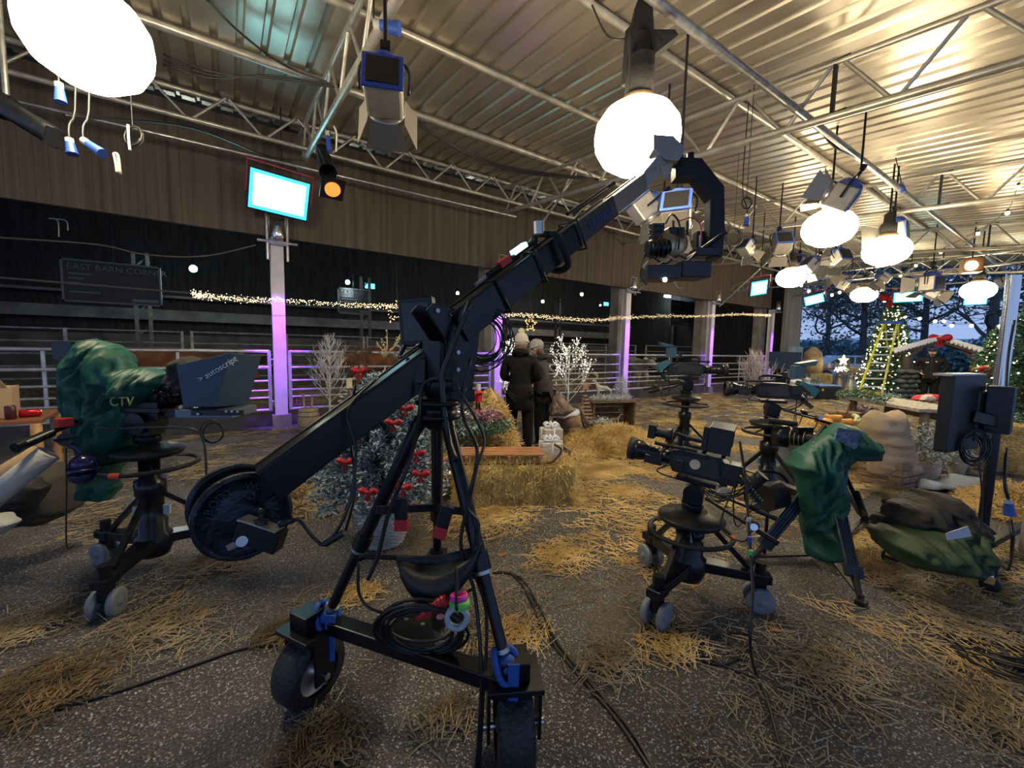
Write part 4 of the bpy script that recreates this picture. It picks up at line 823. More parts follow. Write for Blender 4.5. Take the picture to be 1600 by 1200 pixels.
def head(q, c, yaw): # fluid head block on the plate
    M = Matrix.Rotation(yaw, 3, 'Z'); q.lathe(c, [(.07, 0), (.075, .04), (.06, .05), (.06, .08)], n=18); q.cyl(c+M @ V((0, -.09, .13)), c+M @ V((0, .09, .13)), .065, n=18); q.box(c+V((0, 0, .1)), (.13, .12, .10), rot=yaw); q.box(c+V((0, 0, .21)), (.26, .11, .03), rot=yaw)
def tvcam(label, base, yaw, tilt=0, s=1.0, vf=1, mon=False, badge=False, handles=True, vfc=None, mic=True, cat='camera'):
    """broadcast camera; its own frame: lens along +x, up +z, root under the head"""
    t = T('television_camera', label, cat, (0, 0, 0), 'television cameras on the floor')
    q = B(); head(q, V((0, 0, 0)), 0); q.out('pan_head', BMT, t, bevel=.004)
    z = .33
    q = B(); q.prism([(-.20, -.08), (.16, -.08), (.19, -.03), (.19, .06), (.12, .09), (-.12, .085), (-.20, .04)], (0, 0, z), (1, 0, 0), (0, 0, 1), .13); q.box((-.22, 0, z-.01), (.07, .11, .15)); bd = q.out('body', BLK, t, bevel=.008)
    q = B(); q.prism([(-.15, -.06), (.15, -.06), (.17, .04), (-.12, .07)], (0, 0, z), (1, 0, 0), (0, 0, 1), .142); q.out('side_panel', mat('camera_side', (.03, .031, .033), .5), t, bevel=.004)
    if badge:
        for sg in (-1, 1): q = B(); q.cyl((.02, sg*.071, z+.01), (.02, sg*.076, z+.01), .034, n=24); o = q.out('round_badge', mat('cream_badge', (.70, .66, .45), .5), t)
    q = B(); q.lathe((.18, 0, z), [(.05, 0), (.055, .02), (.055, .06), (.047, .065), (.047, .12), (.053, .125), (.053, .17), (.06, .18), (.075, .23), (.078, .27), (.07, .27), (.055, .24)], axis=(1, 0, 0), n=24, cap=False); q.cyl((.40, 0, z), (.41, 0, z), .056, n=20)
    ln = q.out('lens', BMT, t); q = B()
    for i in range(5): q.torus((.25+.03*i, 0, z), .053, .004, (1, 0, 0), 24, 5)
    q.out('focus_rings', BRB, t); q = B(); q.lathe((.44, 0, z), [(.078, 0), (.085, .01), (.085, .05), (.078, .05)], axis=(1, 0, 0), n=24, cap=False); q.out('lens_hood', BRB, t)
    q = B(); q.tube(sm([(.14, 0, z+.09), (.12, 0, z+.16), (-.12, 0, z+.15), (-.14, 0, z+.08)], 4), .014, 8); q.out('top_handle', BMT, t)
    if vf:
        q = B(); q.lathe((.20, .02, z+.17), [(.05, 0), (.05, .03), (.035, .05), (.035, .12), (.02, .14)], axis=(1, .1, 0), n=16); q.box((.34, .02, z+.17), (.05, .10, .10)); q.cyl((.18, .0, z+.18), (.02, .0, z+.16), .012, n=8); q.out('viewfinder_tube', BLK, t, bevel=.004)
    if mon:
        q = B(); q.box((-.02, 0, z+.22), (.035, .30, .15)); m_ = q.out('monitor', BLK, t, bevel=.004); q = B(); q.box((-.04, 0, z+.22), (.004, .25, .12)); o = q.out('screen', mat('dark_screen', (.008, .009, .012), .12), m_); o.location = (0, 0, 0)
        q = B()
        for sg in (-1, 1): q.prism([(0, -.08), (-.14, -.085), (-.14, .085), (0, .085)], (-.04, sg*.155, z+.22), (1, 0, 0), (0, 0, 1), .006)
        q.prism([(0, -.155), (-.14, -.16), (-.14, .16), (0, .155)], (-.04, 0, z+.30), (1, 0, 0), (0, 1, 0), .006); q.out('monitor_hood', BLK, t); q = B(); q.tube([(-.1, .08, z+.26), (-.06, .09, z+.18), (-.02, .06, z+.1)], .014, 8); q.out('monitor_arm', BMT, t)
    if vfc:
        q = B(); q.box((-.22, 0, z+.22), (.10, .17, .13)); q.prism([(-.1, 0), (.05, 0), (.05, .02), (-.13, .06)], (-.25, 0, z+.29), (1, 0, 0), (0, 0, 1), .19); q.out('studio_viewfinder', mat('slate_blue_case', (.04, .09, .14), .4), t, bevel=.004)
        q = B(); q.prism([(-.16, -.10), (.0, -.02), (.02, -.06), (-.12, -.19)], (-.25, 0, z+.14), (1, 0, 0), (0, 0, 1), .20); q.out('script_holder', mat('teal_case', (.03, .14, .18), .4), t, bevel=.004)
    if mic: q = B(); q.cyl((.02, .09, z+.11), (.30, .09, z+.10), .013, n=10); q.out('microphone', BRB, t)
    if handles:
        for sg in (-1, 1):
            q = B(); a, e = V((-.08, sg*.09, .13)), V((-.52, sg*.22, .02)); q.cyl(a, e, .010, n=8); q.cyl(e-(e-a).normalized()*.13, e, .016, n=10); q.out('pan_bar', BMT, t)
            q = B(); p = a+(e-a)*.68; q.ball(p+V((0, 0, .02)), (.035, .035, .03)); q.cyl(p, p+V((0, sg*.06, .03)), .02, n=10); q.out('lens_control', BLK, t); q = B(); q.cyl(p+V((0, sg*.06, .03)), p+V((0, sg*.07, .033)), .022, n=12); q.out('control_knob', CHR, t)
        q = B(); q.tube(sm([(-.38, .2, .08), (-.34, .18, -.05), (-.2, .1, -.02), (-.24, 0, z-.05)], 5), .005, 5); q.tube(sm([(-.38, -.2, .08), (-.3, -.12, -.08), (-.25, -.05, .1), (-.24, 0, z)], 5), .005, 5); q.out('control_leads', CBL, t)
    q = B()
    for i in range(4): q.box((-.262, -.03+.02*i, z+.03), (.01, .012, .05))
    tag(q.out('connectors', GUN, t), kind='stuff')
    for c_, d_ in (((-.20, .075, z+.02), (.10, .03, .10)), ((-.02, -.078, z-.05), (.16, .02, .04)), ((-.1, 0, z+.18), (.04, .04, .06)), ((.12, .08, z-.02), (.06, .03, .08)), ((.30, .06, z-.03), (.12, .04, .06))): B().box(c_, d_).out('side_module', mat('module_black', (.02, .02, .024), .35), t, bevel=.003)
    q = B()
    for i in range(6): g_ = random.Random(i+int(s*100)); q.tube(sm([(-.24, .03*g_.uniform(-1, 1), z+.04), (-.30-.05*g_.random(), .08*g_.uniform(-1, 1), z-.02-.1*g_.random()), (-.16, .1*g_.uniform(-1, 1), z-.2), (0, .08*g_.uniform(-1, 1), z-.14)], 5), .0045, 5)
    q.out('cable_loops', CBL, t); q = B()
    for i in range(9): q.torus((-.27-.016*i, -.05, z-.06-.014*i), .022, .006, (.75, 0, .65), 12, 5)
    q.out('coiled_lead', mat('dark_green_coil', (.01, .05, .04), .4), t)
    q = B(); q.tube(sm([(.2, .05, z-.05), (.26, .08, z-.10), (.14, .08, z-.12), (.05, .06, z-.09)], 4), .006, 5); q.out('lens_lead', CBL, t)
    t.location = base; t.rotation_euler = (0, tilt, yaw); t.scale = (s, s, s); return t
yw = lambda v: atan2(v[1], v[0])
cc = G(1072, 933)                                                  # centre pedestal
pedestal('wheeled pedestal of the nearest bare camera, right of the crane', cc.x, cc.y, .56, radians(-50), .95)
tvcam('nearest bare black camera with a cream round badge, lens pointing left', (cc.x, cc.y, .56), yw(-CR*1+V((CF.x, CF.y, 0))*.6), -.1, .84, mon=True, badge=True)
q = B(); q.box(PD(1098, 803, 2.28), (.03, .012, .03)); q = B()
c2_ = G(1195, 785)
pedestal('wheeled pedestal of the camera standing behind the nearest bare one', c2_.x, c2_.y, .86, radians(20), 1.0, ring=.24)
tvcam('second bare camera, blue-topped viewfinder, standing right of the nearest one', (c2_.x, c2_.y, .84), yw(-CR*1+V((CF.x, CF.y, 0))*.3), 0, .88, vf=0, vfc=True)
c3_ = G(1066, 722)
pedestal('farthest camera pedestal, behind the nearest bare camera', c3_.x, c3_.y, .93, radians(60), 1.0, ring=.28)
tvcam('farthest bare camera, its lens pointing right toward the twig bush', (c3_.x, c3_.y, .93), yw(CR*1-V((CF.x, CF.y, 0))*.15), 0, 1.0, vf=0, vfc=True)
# a lens control and small monitor hung on the second pedestal
t = T('lens_demand_unit', 'round black lens control unit in front of the second pedestal', 'lens control', PD(1200, 772, 3.0)); q = B(); q.cyl(PD(1192, 778, 3.0), PD(1216, 772, 3.05), .10, n=24); q.out('drum', BLK, t); q = B(); q.torus(PD(1200, 772, 3.05), .17, .012, CF, 32, 6, -.6, 2.6); q.out('guard_ring', BMT, t)
q = B(); q.cyl(PD(1170, 762, 2.95), PD(1192, 742, 2.9), .045, n=16); q.out('motor', SLT, t); q = B(); q.cyl(PD(1140, 733, 2.6), PD(1175, 765, 2.9), .012, n=8); q.out('bar', BMT, t); q = B(); q.cyl(PD(1200, 790, 3.0), V((PD(1200, 790, 3.0).x, PD(1200, 790, 3.0).y, 0)), .012, n=8); q.out('prop', BMT, t)

# inflated cloth shapes -------------------------------------------------
def inside(P, x, y):
    c = False; n = len(P); j = n-1
    for i in range(n):
        if (P[i][1] > y) != (P[j][1] > y) and x < (P[j][0]-P[i][0])*(y-P[i][1])/(P[j][1]-P[i][1])+P[i][0]: c = not c
        j = i
    return c
def near(P, x, y):
    b = (1e9, 0, 0); n = len(P)
    for i in range(n):
        x0, y0 = P[i]; x1, y1 = P[(i+1) % n]; dx, dy = x1-x0, y1-y0; L2 = dx*dx+dy*dy or 1e-9; t = max(0, min(1, ((x-x0)*dx+(y-y0)*dy)/L2)); cx, cy = x0+t*dx, y0+t*dy; d = (cx-x)**2+(cy-y)**2
        if d < b[0]: b = (d, cx, cy)
    return sqrt(b[0]), b[1], b[2]
def puff(poly, O, ux, uy, thick, back=None, step=None, fold=.02, fs=9, seed=0, rise=.3, q=None, stretch=(1, 1)):
    """a soft body: the outline in the plane (O, ux, uy), swelling to `thick` in front and `back` behind"""
    O, ux, uy = V(O), V(ux).normalized(), V(uy).normalized(); nn = ux.cross(uy); back = thick if back is None else back
    P = [tuple(p) for p in poly]; x0, x1 = min(p[0] for p in P), max(p[0] for p in P); y0, y1 = min(p[1] for p in P), max(p[1] for p in P)
    st = step or max(x1-x0, y1-y0)/38; nx, ny = int((x1-x0)/st)+3, int((y1-y0)/st)+3; W_ = min(x1-x0, y1-y0)*rise; q = q or B(); idx = {}
    ins = {(i, j): inside(P, x0+(i-1)*st, y0+(j-1)*st) for i in range(nx+1) for j in range(ny+1)}
    def vert(i, j, s):
        k = (i, j, s)
        if k in idx: return idx[k]
        x, y = x0+(i-1)*st, y0+(j-1)*st; d, cx, cy = near(P, x, y)
        if not ins[(i, j)]: x, y, d = cx, cy, 0
        if d < st*.35: x, y, d = cx, cy, 0
        if d == 0 and s == 1: idx[k] = vert(i, j, 0); return idx[k]
        h = sqrt(1-(1-min(1, d/W_))**2); n1, n2 = noise.noise(V((x*fs*stretch[0]+y*2+seed, y*fs*stretch[1], s*5.0))), noise.noise(V((x*fs*2.3*stretch[0]-y*4+seed, y*fs*2.0*stretch[1]+x*5, 3+s))); f = n1*fold*.8 + (.28-abs(n2))*fold*.75
        off = (thick*h + f*min(1, h*1.3)) if s == 0 else -(back*h + f*min(1, h*1.3))
        idx[k] = q.add([O+ux*x+uy*y+nn*off]); return idx[k]
    for i in range(nx):
        for j in range(ny):
            n_in = sum(ins[c] for c in ((i, j), (i+1, j), (i+1, j+1), (i, j+1)))
            if n_in >= 1:
                for s in (0, 1):
                    r = [vert(i, j, s), vert(i+1, j, s), vert(i+1, j+1, s), vert(i, j+1, s)]; r = r if s == 0 else r[::-1]
                    z = []; [z.append(a) for a in r if a not in z]
                    if len(z) >= 3: q.face(z, True)
    return q
def ppuff(P, k, thick, back=None, **kw):                          # outline as seen in the photograph, standing at depth k
    cx = sum(p[0] for p in P)/len(P); cy = sum(p[1] for p in P)/len(P); s = k/FPX; up = V((0, 0, 1)); fw = V((CF.x, CF.y, 0)).normalized(); rt = V((CR.x, CR.y, 0)).normalized(); o = PD(cx, cy, k); pts = []
    for x, y in P:                                                # project onto the upright plane facing the eye
        d = ray(x, y); t = (o-C0).dot(fw)/d.dot(fw); w = C0+d*t-o; pts.append((w.dot(rt), w.dot(up)))
    return puff(pts, o, rt, up, thick, back, **kw)

# left camera under the green rain cover
lc = V((-.45, 3.4, 0))
pedestal('wheeled pedestal of the camera under the green cover at left', lc.x, lc.y, .86, radians(-110), 1.08, ring=.25)
t = T('prompter_camera', 'camera under a draped green rain cover with a big script prompter at left', 'camera', (lc.x, lc.y, .86))
q = B(); head(q, V((lc.x, lc.y, .86)), yw(CR)); q.out('pan_head', BMT, t, bevel=.004)
KC = 2.62
CPs = [(128, 532), (150, 529), (180, 538), (196, 556), (204, 576), (232, 574), (262, 584), (268, 600), (244, 622), (224, 640), (214, 664), (207, 690), (205, 714), (186, 722), (176, 740), (183, 762), (172, 781), (148, 780), (146, 760), (148, 735), (138, 712), (128, 692), (124, 664), (116, 640), (118, 610), (122, 585), (121, 560)]
cv = ppuff(CPs, KC, .16, .12, fold=.15, fs=5.5, seed=3, rise=.3, step=.0085, stretch=(1.6, .7)).out('rain_cover', GRN, t)
text('cover_lettering', 'CTV', .075, frame(PD(190, 628, KC-.20), CR, CU), mat('gold_ink', (.45, .38, .10), .6), t, extrude=.002)
q = B(); q.prism([(-.02, -.05), (.11, -.09), (.10, .06), (-.03, .06)], PD(108, 550, KC), CR, CU, .16); q.out('viewfinder', BMT, t, bevel=.004)
q = B(); a = PD(262, 606, KC); q.lathe(PD(238, 618, KC), [(.07, 0), (.08, .05), (.08, .14), (.06, .16), (.06, .22)], axis=CR, n=18); q.out('lens', BMT, t)
q = B(); P_ = [(315, 556), (382, 553), (378, 562), (362, 634), (312, 633), (296, 630), (297, 580)]
pl, o_ = pixpoly([(306, 572), (386, 554), (364, 634), (316, 634)], KC-.05, 340, 600); q.prism(pl, o_, CR, CU, .30); q.out('prompter_hood', mat('prompter_blue', (.022, .05, .09), .45, var=.15), t, bevel=.004)
q = B(); pl, o_ = pixpoly([(276, 566), (300, 556), (318, 570), (318, 632), (286, 622), (270, 600)], KC, 296, 596); q = puff(pl, o_, CR, CU, .12, fold=.04, fs=11, seed=4); q.out('hood_curtain', mat('brown_black_cloth', (.035, .032, .03), .8), t)
d_ = (PD(352, 565, KC-.2)-PD(322, 583, KC-.2)); text('prompter_lettering', '> autoscript', .052, frame(PD(340, 577, KC-.205), d_, CU), mat('white_ink', (.75, .78, .8), .5), t, extrude=.001)
q = bxp(340, 642, KC-.05, .34, .05, .24); q.out('prompter_base', mat('alloy_blue_grey', (.16, .20, .26), .4, .4), t, bevel=.004); bxp(340, 645, KC-.18, .30, .03, .02).out('base_front', BLK, t)
q = B()
for i, (x, y, c_) in enumerate(((309, 647, 'r'), (353, 643, 's'), (362, 643, 's'), (371, 643, 's'))): q.cyl(PD(x, y, KC-.19), PD(x, y, KC-.20), .007, n=10)
tag(q.out('dials', STL, t), kind='stuff')
bxp(268, 645, KC, .34, .03, .10, 0, .05).out('mounting_plate', BMT, t); bxp(236, 640, KC, .22, .12, .16).out('camera_body', BLK, t, bevel=.006)
g = random.Random(11); q = B()
for i in range(14):
    x, y = 240+g.random()*45, 606+g.random()*22; q.tube(sm([PD(x, y, KC-.1), PD(x+g.uniform(-10, 16), y+g.uniform(-12, 12), KC-.16), PD(x+g.uniform(-8, 24), y+g.uniform(-6, 14), KC-.05)], 5), .005, 5)
q.out('cable_tangle', CBL, t)
q = B(); q.box(PD(104, 598, KC+.05), (.03, .10, .19), rot=.6); q.out('side_screen', glow('pale_screen', (.35, .6, .8), .9), t)
q = B()
for i in range(7): q.torus(PD(122, 596+8*i, KC-.02), .035, .010, CR+CU*.4, 14, 5)
q.out('coiled_lead', BLK, t)
a, e = PD(140, 650, KC-.1), PD(24, 700, KC-.45); d = (e-a).normalized(); q = B(); q.cyl(a, e, .014, n=10); q.cyl(PD(80, 676, KC-.25), e, .026, n=12); q.out('pan_bar', BMT, t)
q = B(); q.box(PD(100, 660, KC-.25), (.07, .05, .05), rot=.5); q.out('red_tally', mat('red_plastic', (.6, .03, .03), .4), t, bevel=.003)
q = B(); q.cyl(PD(103, 688, KC-.25), PD(102, 686, KC-.31), .035, n=18); q.box(PD(102, 686, KC-.31), (.09, .02, .012), rot=.4); q.out('zoom_control', BMT, t)
q = B(); q.ball(PD(130, 725, KC-.25), (.062, .062, .055), 20, 12); q.torus(PD(130, 732, KC-.25), .064, .009, n=28); q.torus(PD(130, 742, KC-.25), .058, .008, n=28); q.lathe(PD(130, 755, KC-.25), [(.02, 0), (.055, .02), (.06, .06)], n=18); q.cyl(PD(103, 690, KC-.28), PD(128, 708, KC-.25), .014, n=8); q.out('focus_ball', mat('ink_blue_gloss', (.02, .02, .09), .15), t)
q = B(); q.tube(sm([PD(110, 662, KC-.22), PD(170, 670, KC-.2), PD(240, 668, KC-.25), (PD(300, 670, KC-.3)), PD(318, 690, KC-.3), PD(322, 730, KC-.3), PD(322, 765, KC-.3)], 6), .006, 5); q.out('hanging_lead', CBL, t)
q = B(); q.torus(PD(331, 674, KC-.28), .065, .005, CF, 24, 5); q.torus(PD(333, 676, KC-.28), .055, .005, CF, 24, 5); q.out('lead_loop', CBL, t)
rope([PD(103, 700, KC-.3), PD(104, 760, KC-.3), PD(104, 850, KC-.3), PD(115, 853, KC-.3)], .004, 'thin lead hanging from the zoom control of the green-covered camera')
# tripod camera under green cover at right
kt = 3.0; t = T('covered_tripod', 'tripod with ribbed legs under the green-draped camera at right', 'tripod', (3.2, 1.1, 0)); apx = PD(1296, 722, kt)
for i, f in enumerate((G(1345, 945), G(1172, 880), G(1352, 815))):
    a = apx+V((0, 0, -.02)); d = f-a; m = a+d*.80; q = B(); s_ = d.cross(CF).normalized()
    if i < 2:
        for j in (-1.5, -.5, .5, 1.5): q.cyl(a+d*.12+s_*j*.027, m+s_*j*.02, .0125, n=8)
        q.beam(a+d*.1, a+d*.18, .12, .05, up=CF); q.beam(m-d*.04, m+d*.03, .10, .04, up=CF); q.beam(a+d*.18, m, .085, .012, up=CF)
    else: q.cyl(a, m, .02, n=8)
    lg = q.out('leg', mat('tripod_slate', (.035, .05, .075), .35, .5), t)
    q = B(); q.cyl(m, f+V((0, 0, .02)), .024, .015, n=10); q.box(f+V((0, 0, .015)), (.06, .05, .03)); o = q.out('foot', BRB, lg); o.location = (0, 0, 0)
q = B(); cg = (G(1345, 945)+G(1172, 880)+G(1352, 815))/3
for f in (G(1345, 945), G(1172, 880), G(1352, 815)): q.beam(f+V((0, 0, .05)), cg+V((0, 0, .03)), .03, .014)
q.out('ground_spreader', BRB, t); q = B(); q.lathe(apx-V((0, 0, .06)), [(.05, 0), (.09, .04), (.09, .09), (.07, .12), (.07, .2)], n=18); q.out('bowl', BMT, t)
q = B(); q.cyl(PD(1318, 736, kt), PD(1352, 810, kt-.35), .014, n=8); q.cyl(PD(1338, 770, kt-.17), PD(1352, 810, kt-.35), .022, n=10); q.out('pan_bar', BMT, t)
t = T('covered_camera', 'camera draped in a green cover with a clear window on the tripod at right', 'camera', apx+V((0, 0, .1)))
CP2 = [(1292, 672), (1310, 660), (1340, 668), (1350, 682), (1369, 690), (1362, 708), (1336, 712), (1318, 730), (1306, 760), (1302, 800), (1303, 860), (1286, 877), (1262, 868), (1256, 820), (1248, 770), (1246, 745), (1232, 727), (1250, 705), (1272, 688)]
ppuff(CP2, kt-.1, .15, .13, fold=.14, fs=5.5, seed=9, rise=.28, step=.0085, stretch=(1.7, .6)).out('rain_cover', GRN, t)
pl, o_ = pixpoly([(1308, 668), (1342, 674), (1352, 690), (1334, 702), (1304, 686)], kt-.27, 1328, 684); B().prism(pl, o_, CR, CU, .012).out('clear_window', mat('scratched_window', (.16, .22, .34), .2, var=.5, scale=30, bump=.4), t)
a, e = PD(1290, 690, kt), PD(1212, 680, kt+.25); d = (e-a).normalized()
q = B(); q.lathe(a, [(.045, 0), (.05, .05), (.055, .1), (.06, .16), (.062, .22), (.085, .23), (.085, .33), (.075, .33)], axis=d, n=22, cap=False); q.cyl(a+d*.31, a+d*.32, .075, n=20); q.out('lens', BMT, t)
q = B()
for i in range(4): q.torus(a+d*(.12+.03*i), .062, .005, d, 20, 5)
q.out('brass_rings', mat('brass_ring', (.30, .25, .14), .35, .7), t)
q = B(); q.cyl(PD(1200, 657, kt+.2), PD(1245, 663, kt+.15), .022, n=12); q.out('foam_microphone', BRB, t); bxp(1255, 672, kt+.1, .12, .05, .06).out('matte_box', BMT, t, bevel=.004); bxp(1342, 705, kt-.02, .22, .11, .16).out('camera_body', BLK, t, bevel=.01)
q = B(); q.beam(PD(1262, 705, kt-.12), PD(1290, 668, kt-.05), .02, .06); q.out('cover_zip', BRB, t)
# the tall cable with coloured tape in front of the nearest bare camera
rope([PD(1156, 690, 2.2), PD(1166, 760, 2.1), PD(1170, 830, 2.0), PD(1176, 920, 1.85), PD(1172, 1000, 1.75), G(1180, 1050, .01), G(1200, 1100, .01), G(1230, 1215, .01)], .007, 'black cable dropping from the nearest bare camera to the ground')
for y, c, nm in ((845, (.05, .08, .6), 'blue'), (866, (.1, .6, .15), 'green'), (815, (.45, .55, .6), 'white')):
    a = PD(1170.5+(y-830)*.066, y, 2.0-(y-830)*.0017); one(B().cyl(a-V((0, 0, .02)), a+V((0, 0, .02)), .010, n=8), 'cable_marker', mat('marker_%s' % nm, c, .5), nm + ' tape marker on the cable hanging from the nearest bare camera', 'tape', 'tape markers on the camera cable')

# monitor on a rolling stand at the right edge
sb = G(1528, 886); sb.z = 0; tp = PD(1592, 468, 2.52); tp = V((sb.x, sb.y, 2.6))
t = T('monitor_stand', 'tall rolling steel stand carrying the black monitor at the right edge', 'stand', sb)
d = (PD(1560, 700, 2.30)-sb); B().cyl(sb+V((0, 0, .1)), sb+V((0, 0, 1.15)), .03, n=14).out('lower_tube', mat('black_tube', (.03, .032, .04), .25, .7), t); B().cyl(sb+V((0, 0, 1.1)), sb+V((.0, 0, 2.05)), .036, n=14).out('upper_tube', CHR, t)
for i, (x, y) in enumerate(((1390, 880), (1545, 925), (1600, 860))):
    f = G(x, y) if i != 2 else G(1640, 820); f.z = 0; q = B(); q.beam(sb+V((0, 0, .14)), f+V((0, 0, .13)), .05, .045); lg = q.out('leg', BMT, t, bevel=.003)
    q = B(); q.cyl(f+V((0, 0, .09)), f+V((0, 0, .15)), .015); q.box(f+V((0, 0, .085)), (.05, .045, .05)); q.out('castor_fork', CHR, t)
    q = B(); q.lathe(f+V((-.015, 0, .05)), [(.02, 0), (.048, .002), (.05, .028), (.02, .03)], axis=(1, 0, 0), n=20); q.out('wheel', BRB, t)
KM = 2.3; mp = PD(1500, 645, KM); q = B(); q.beam(PD(1560, 660, KM), PD(1515, 650, KM), .05, .06); q.box(PD(1562, 640, KM), (.1, .1, .26)); q.out('bracket', BMT, t, bevel=.004)
t = T('display_monitor', 'black monitor seen edge-on, bolted to the tall stand at the right edge', 'monitor', mp)
dm = ray(1500, 645); dm.z = 0; dm.normalize(); M = Matrix((dm, V((-dm.y, dm.x, 0)), V((0, 0, 1)))).transposed() @ Matrix.Rotation(-.36, 3, 'Z'); q = B(); q.box(PD(1500, 645, KM), (.34, .06, .42), rot=M); q.out('case', mat('monitor_navy', (.012, .014, .02), .4, .2), t, bevel=.008); q = B(); q.box(PD(1524, 648, KM+.08), (.20, .09, .28), rot=M); q.out('rear_unit', BLK, t, bevel=.006); B().box(PD(1500, 585, KM), (.36, .08, .012), rot=M).out('top_lid', mat('pale_alloy', (.42, .45, .50), .35, .6), t)
coil(PD(1522, 700, 2.25), .07, 8, 'tangle of thin cables below the edge-on monitor', wob=.6, rt=.004, seed=5)
rope([PD(1530, 720, 2.2), PD(1535, 790, 2.2), PD(1530, 850, 2.2)], .004, 'single lead dangling under the edge-on monitor')
connector(1575, 780, 1578, 805, 2.2, 'pale blue mains plug hanging beside the stand at the right edge', .022, False)
rope([PD(1579, 812, 2.1), PD(1582, 850, 2.1), G(1575, 890, .02), G(1540, 905, .02), G(1515, 880, .02), G(1530, 860, .02)], .008, 'grey-black lead looping at the foot of the stand')
rope([PD(1585, 500, 2.33), PD(1575, 560, 2.35), PD(1570, 640, 2.3)], .006, 'cable running down the upper tube of the stand')
# dark cable heaps at lower right
for i in range(5): coil(G(1560+12*i, 1010+9*i, .015), .10+.02*i, 3, 'loop %s of black cable heaped on the ground at lower right' % ('on top', 'second from top', 'in the middle', 'second from bottom', 'at the bottom')[i], wob=.5, ax=(0.01, 0.01, 1) if False else (CF*.2+V((0, 0, 1))), rt=.0055, seed=30+i, elong=1)
# jacket and bag heap
q = ppuff([(1392, 808), (1404, 788), (1432, 784), (1452, 776), (1458, 770), (1480, 772), (1489, 790), (1508, 800), (1519, 820), (1480, 832), (1450, 850), (1420, 852), (1396, 846)], 2.75, .2, .18, fold=.15, fs=7, seed=21, rise=.3, step=.01)
one(q, 'black_jacket', mat('black_jacket', (.018, .018, .02), .75, bump=.6, bscale=16), 'black jacket thrown on top of the green bag beside the stand', 'jacket')
q = ppuff([(1394, 850), (1410, 835), (1450, 826), (1500, 818), (1524, 826), (1528, 850), (1510, 868), (1470, 884), (1440, 880), (1404, 878)], 2.6, .2, .2, fold=.16, fs=7, seed=22, rise=.3, step=.01)
t_ = one(q, 'kit_bag', mat('olive_bag', (.035, .065, .028), .6, var=.35, bump=.6, bscale=14), 'crumpled olive green bag with a white label under the black jacket', 'bag')
q = B(); pl, o_ = pixpoly([(1478, 833), (1512, 822), (1518, 838), (1480, 844)], 2.38, 1498, 835); q.prism(pl, o_, CR, CU, .004); one(q, 'paper_label', mat('white_label', (.65, .66, .72), .6), 'white paper label lying on the olive green bag', 'label'); text
# grey box at right edge
t = T('case', 'grey plastic case standing at the right edge of the photo', 'case', G(1650, 880)); B().box(G(1650, 880)+V((0, 0, .17)), (.24, .3, .34), rot=.5).out('shell', mat('grey_case', (.28, .29, .30), .5), t, bevel=.02); B().box(G(1650, 880)+V((0, 0, .35)), (.25, .31, .03), rot=.5).out('lid', mat('grey_case2', (.34, .35, .36), .5), t, bevel=.01)

# ---------------------------------------------------------------- left edge: table, roll, box, bags
tb = G(40, 850); tw = mat('pale_table_wood', (.42, .24, .11), .5, var=.2, bump=.2, stretch=(1, 8, 8))
kk = 2.55; t = T('side_table', 'wooden table with turned legs at the left edge', 'table', G(70, 815))
A = [PD(x, y, k) for x, y, k in ((-90, 712, 2.4), (72, 706, 2.5), (40, 690, 3.1), (-120, 690, 3.1))]; z0 = .83
lt = G(68, 818); q = B(); A = [V((lt.x+.05, lt.y-.05, z0)), V((lt.x+.0, lt.y+.62, z0)), V((lt.x-1.1, lt.y+.5, z0)), V((lt.x-1.05, lt.y-.18, z0))]
k = q.add(A+[p+V((0, 0, .03)) for p in A]); q.face((k+3, k+2, k+1, k)); q.face((k+4, k+5, k+6, k+7))
for i in range(4): j = (i+1) % 4; q.face((k+i, k+j, k+4+j, k+4+i))
q.out('table_top', mat('brown_table_top', (.26, .10, .05), .5), t, bevel=.004)
lathe_leg = [(.022, 0), (.03, .03), (.035, .06), (.026, .08), (.03, .12), (.035, .3), (.032, .45), (.024, .47), (.036, .5), (.024, .53), (.034, .56), (.034, .83)]
for p in (A[0], A[1], A[2], A[3]): c = p+(V((lt.x-.5, lt.y+.2, z0))-p)*.07; q = B(); q.lathe(V((c.x, c.y, 0)), lathe_leg, n=18); q.out('leg', tw, t)
a, e = PD(-40, 800, 2.15), PD(76, 708, 2.3); q = B(); d = (e-a); q.lathe(a, [(.0, 0), (.055, 0), (.055, d.length), (.03, d.length), (.03, d.length-.05), (0, d.length-.05)], axis=d, n=22); one(q, 'fabric_roll', mat('ivory_fabric', (.56, .56, .50), .7, bump=.5, bscale=24), 'ivory fabric roll leaning against the table at the left edge', 'fabric roll')
a, e = PD(-50, 775, 2.45), PD(62, 706, 2.6); q = B(); q.lathe(a, [(.05, 0), (.055, .02), (.05, (e-a).length)], axis=e-a, n=18); one(q, 'carpet_roll', mat('tan_roll', (.55, .38, .2), .8, bump=.4), 'tan roll lying behind the ivory fabric roll', 'roll')
p = V((lt.x-.42, lt.y+.25, z0+.03)); t = T('cardboard_box', 'open cardboard box on the table at the left edge', 'box', p); B().box(p+V((0, 0, .12)), (.5, .3, .24), rot=.15).out('carton', mat('cardboard', (.50, .36, .20), .75), t); q = B(); q.prism([(-.25, 0), (.25, 0), (.22, .09), (-.25, .11)], p+V((0, -.15, .24)), (1, .15, 0), (0, -.4, .9), .006); q.out('flap', mat('cardboard', (.50, .36, .20), .75), t)
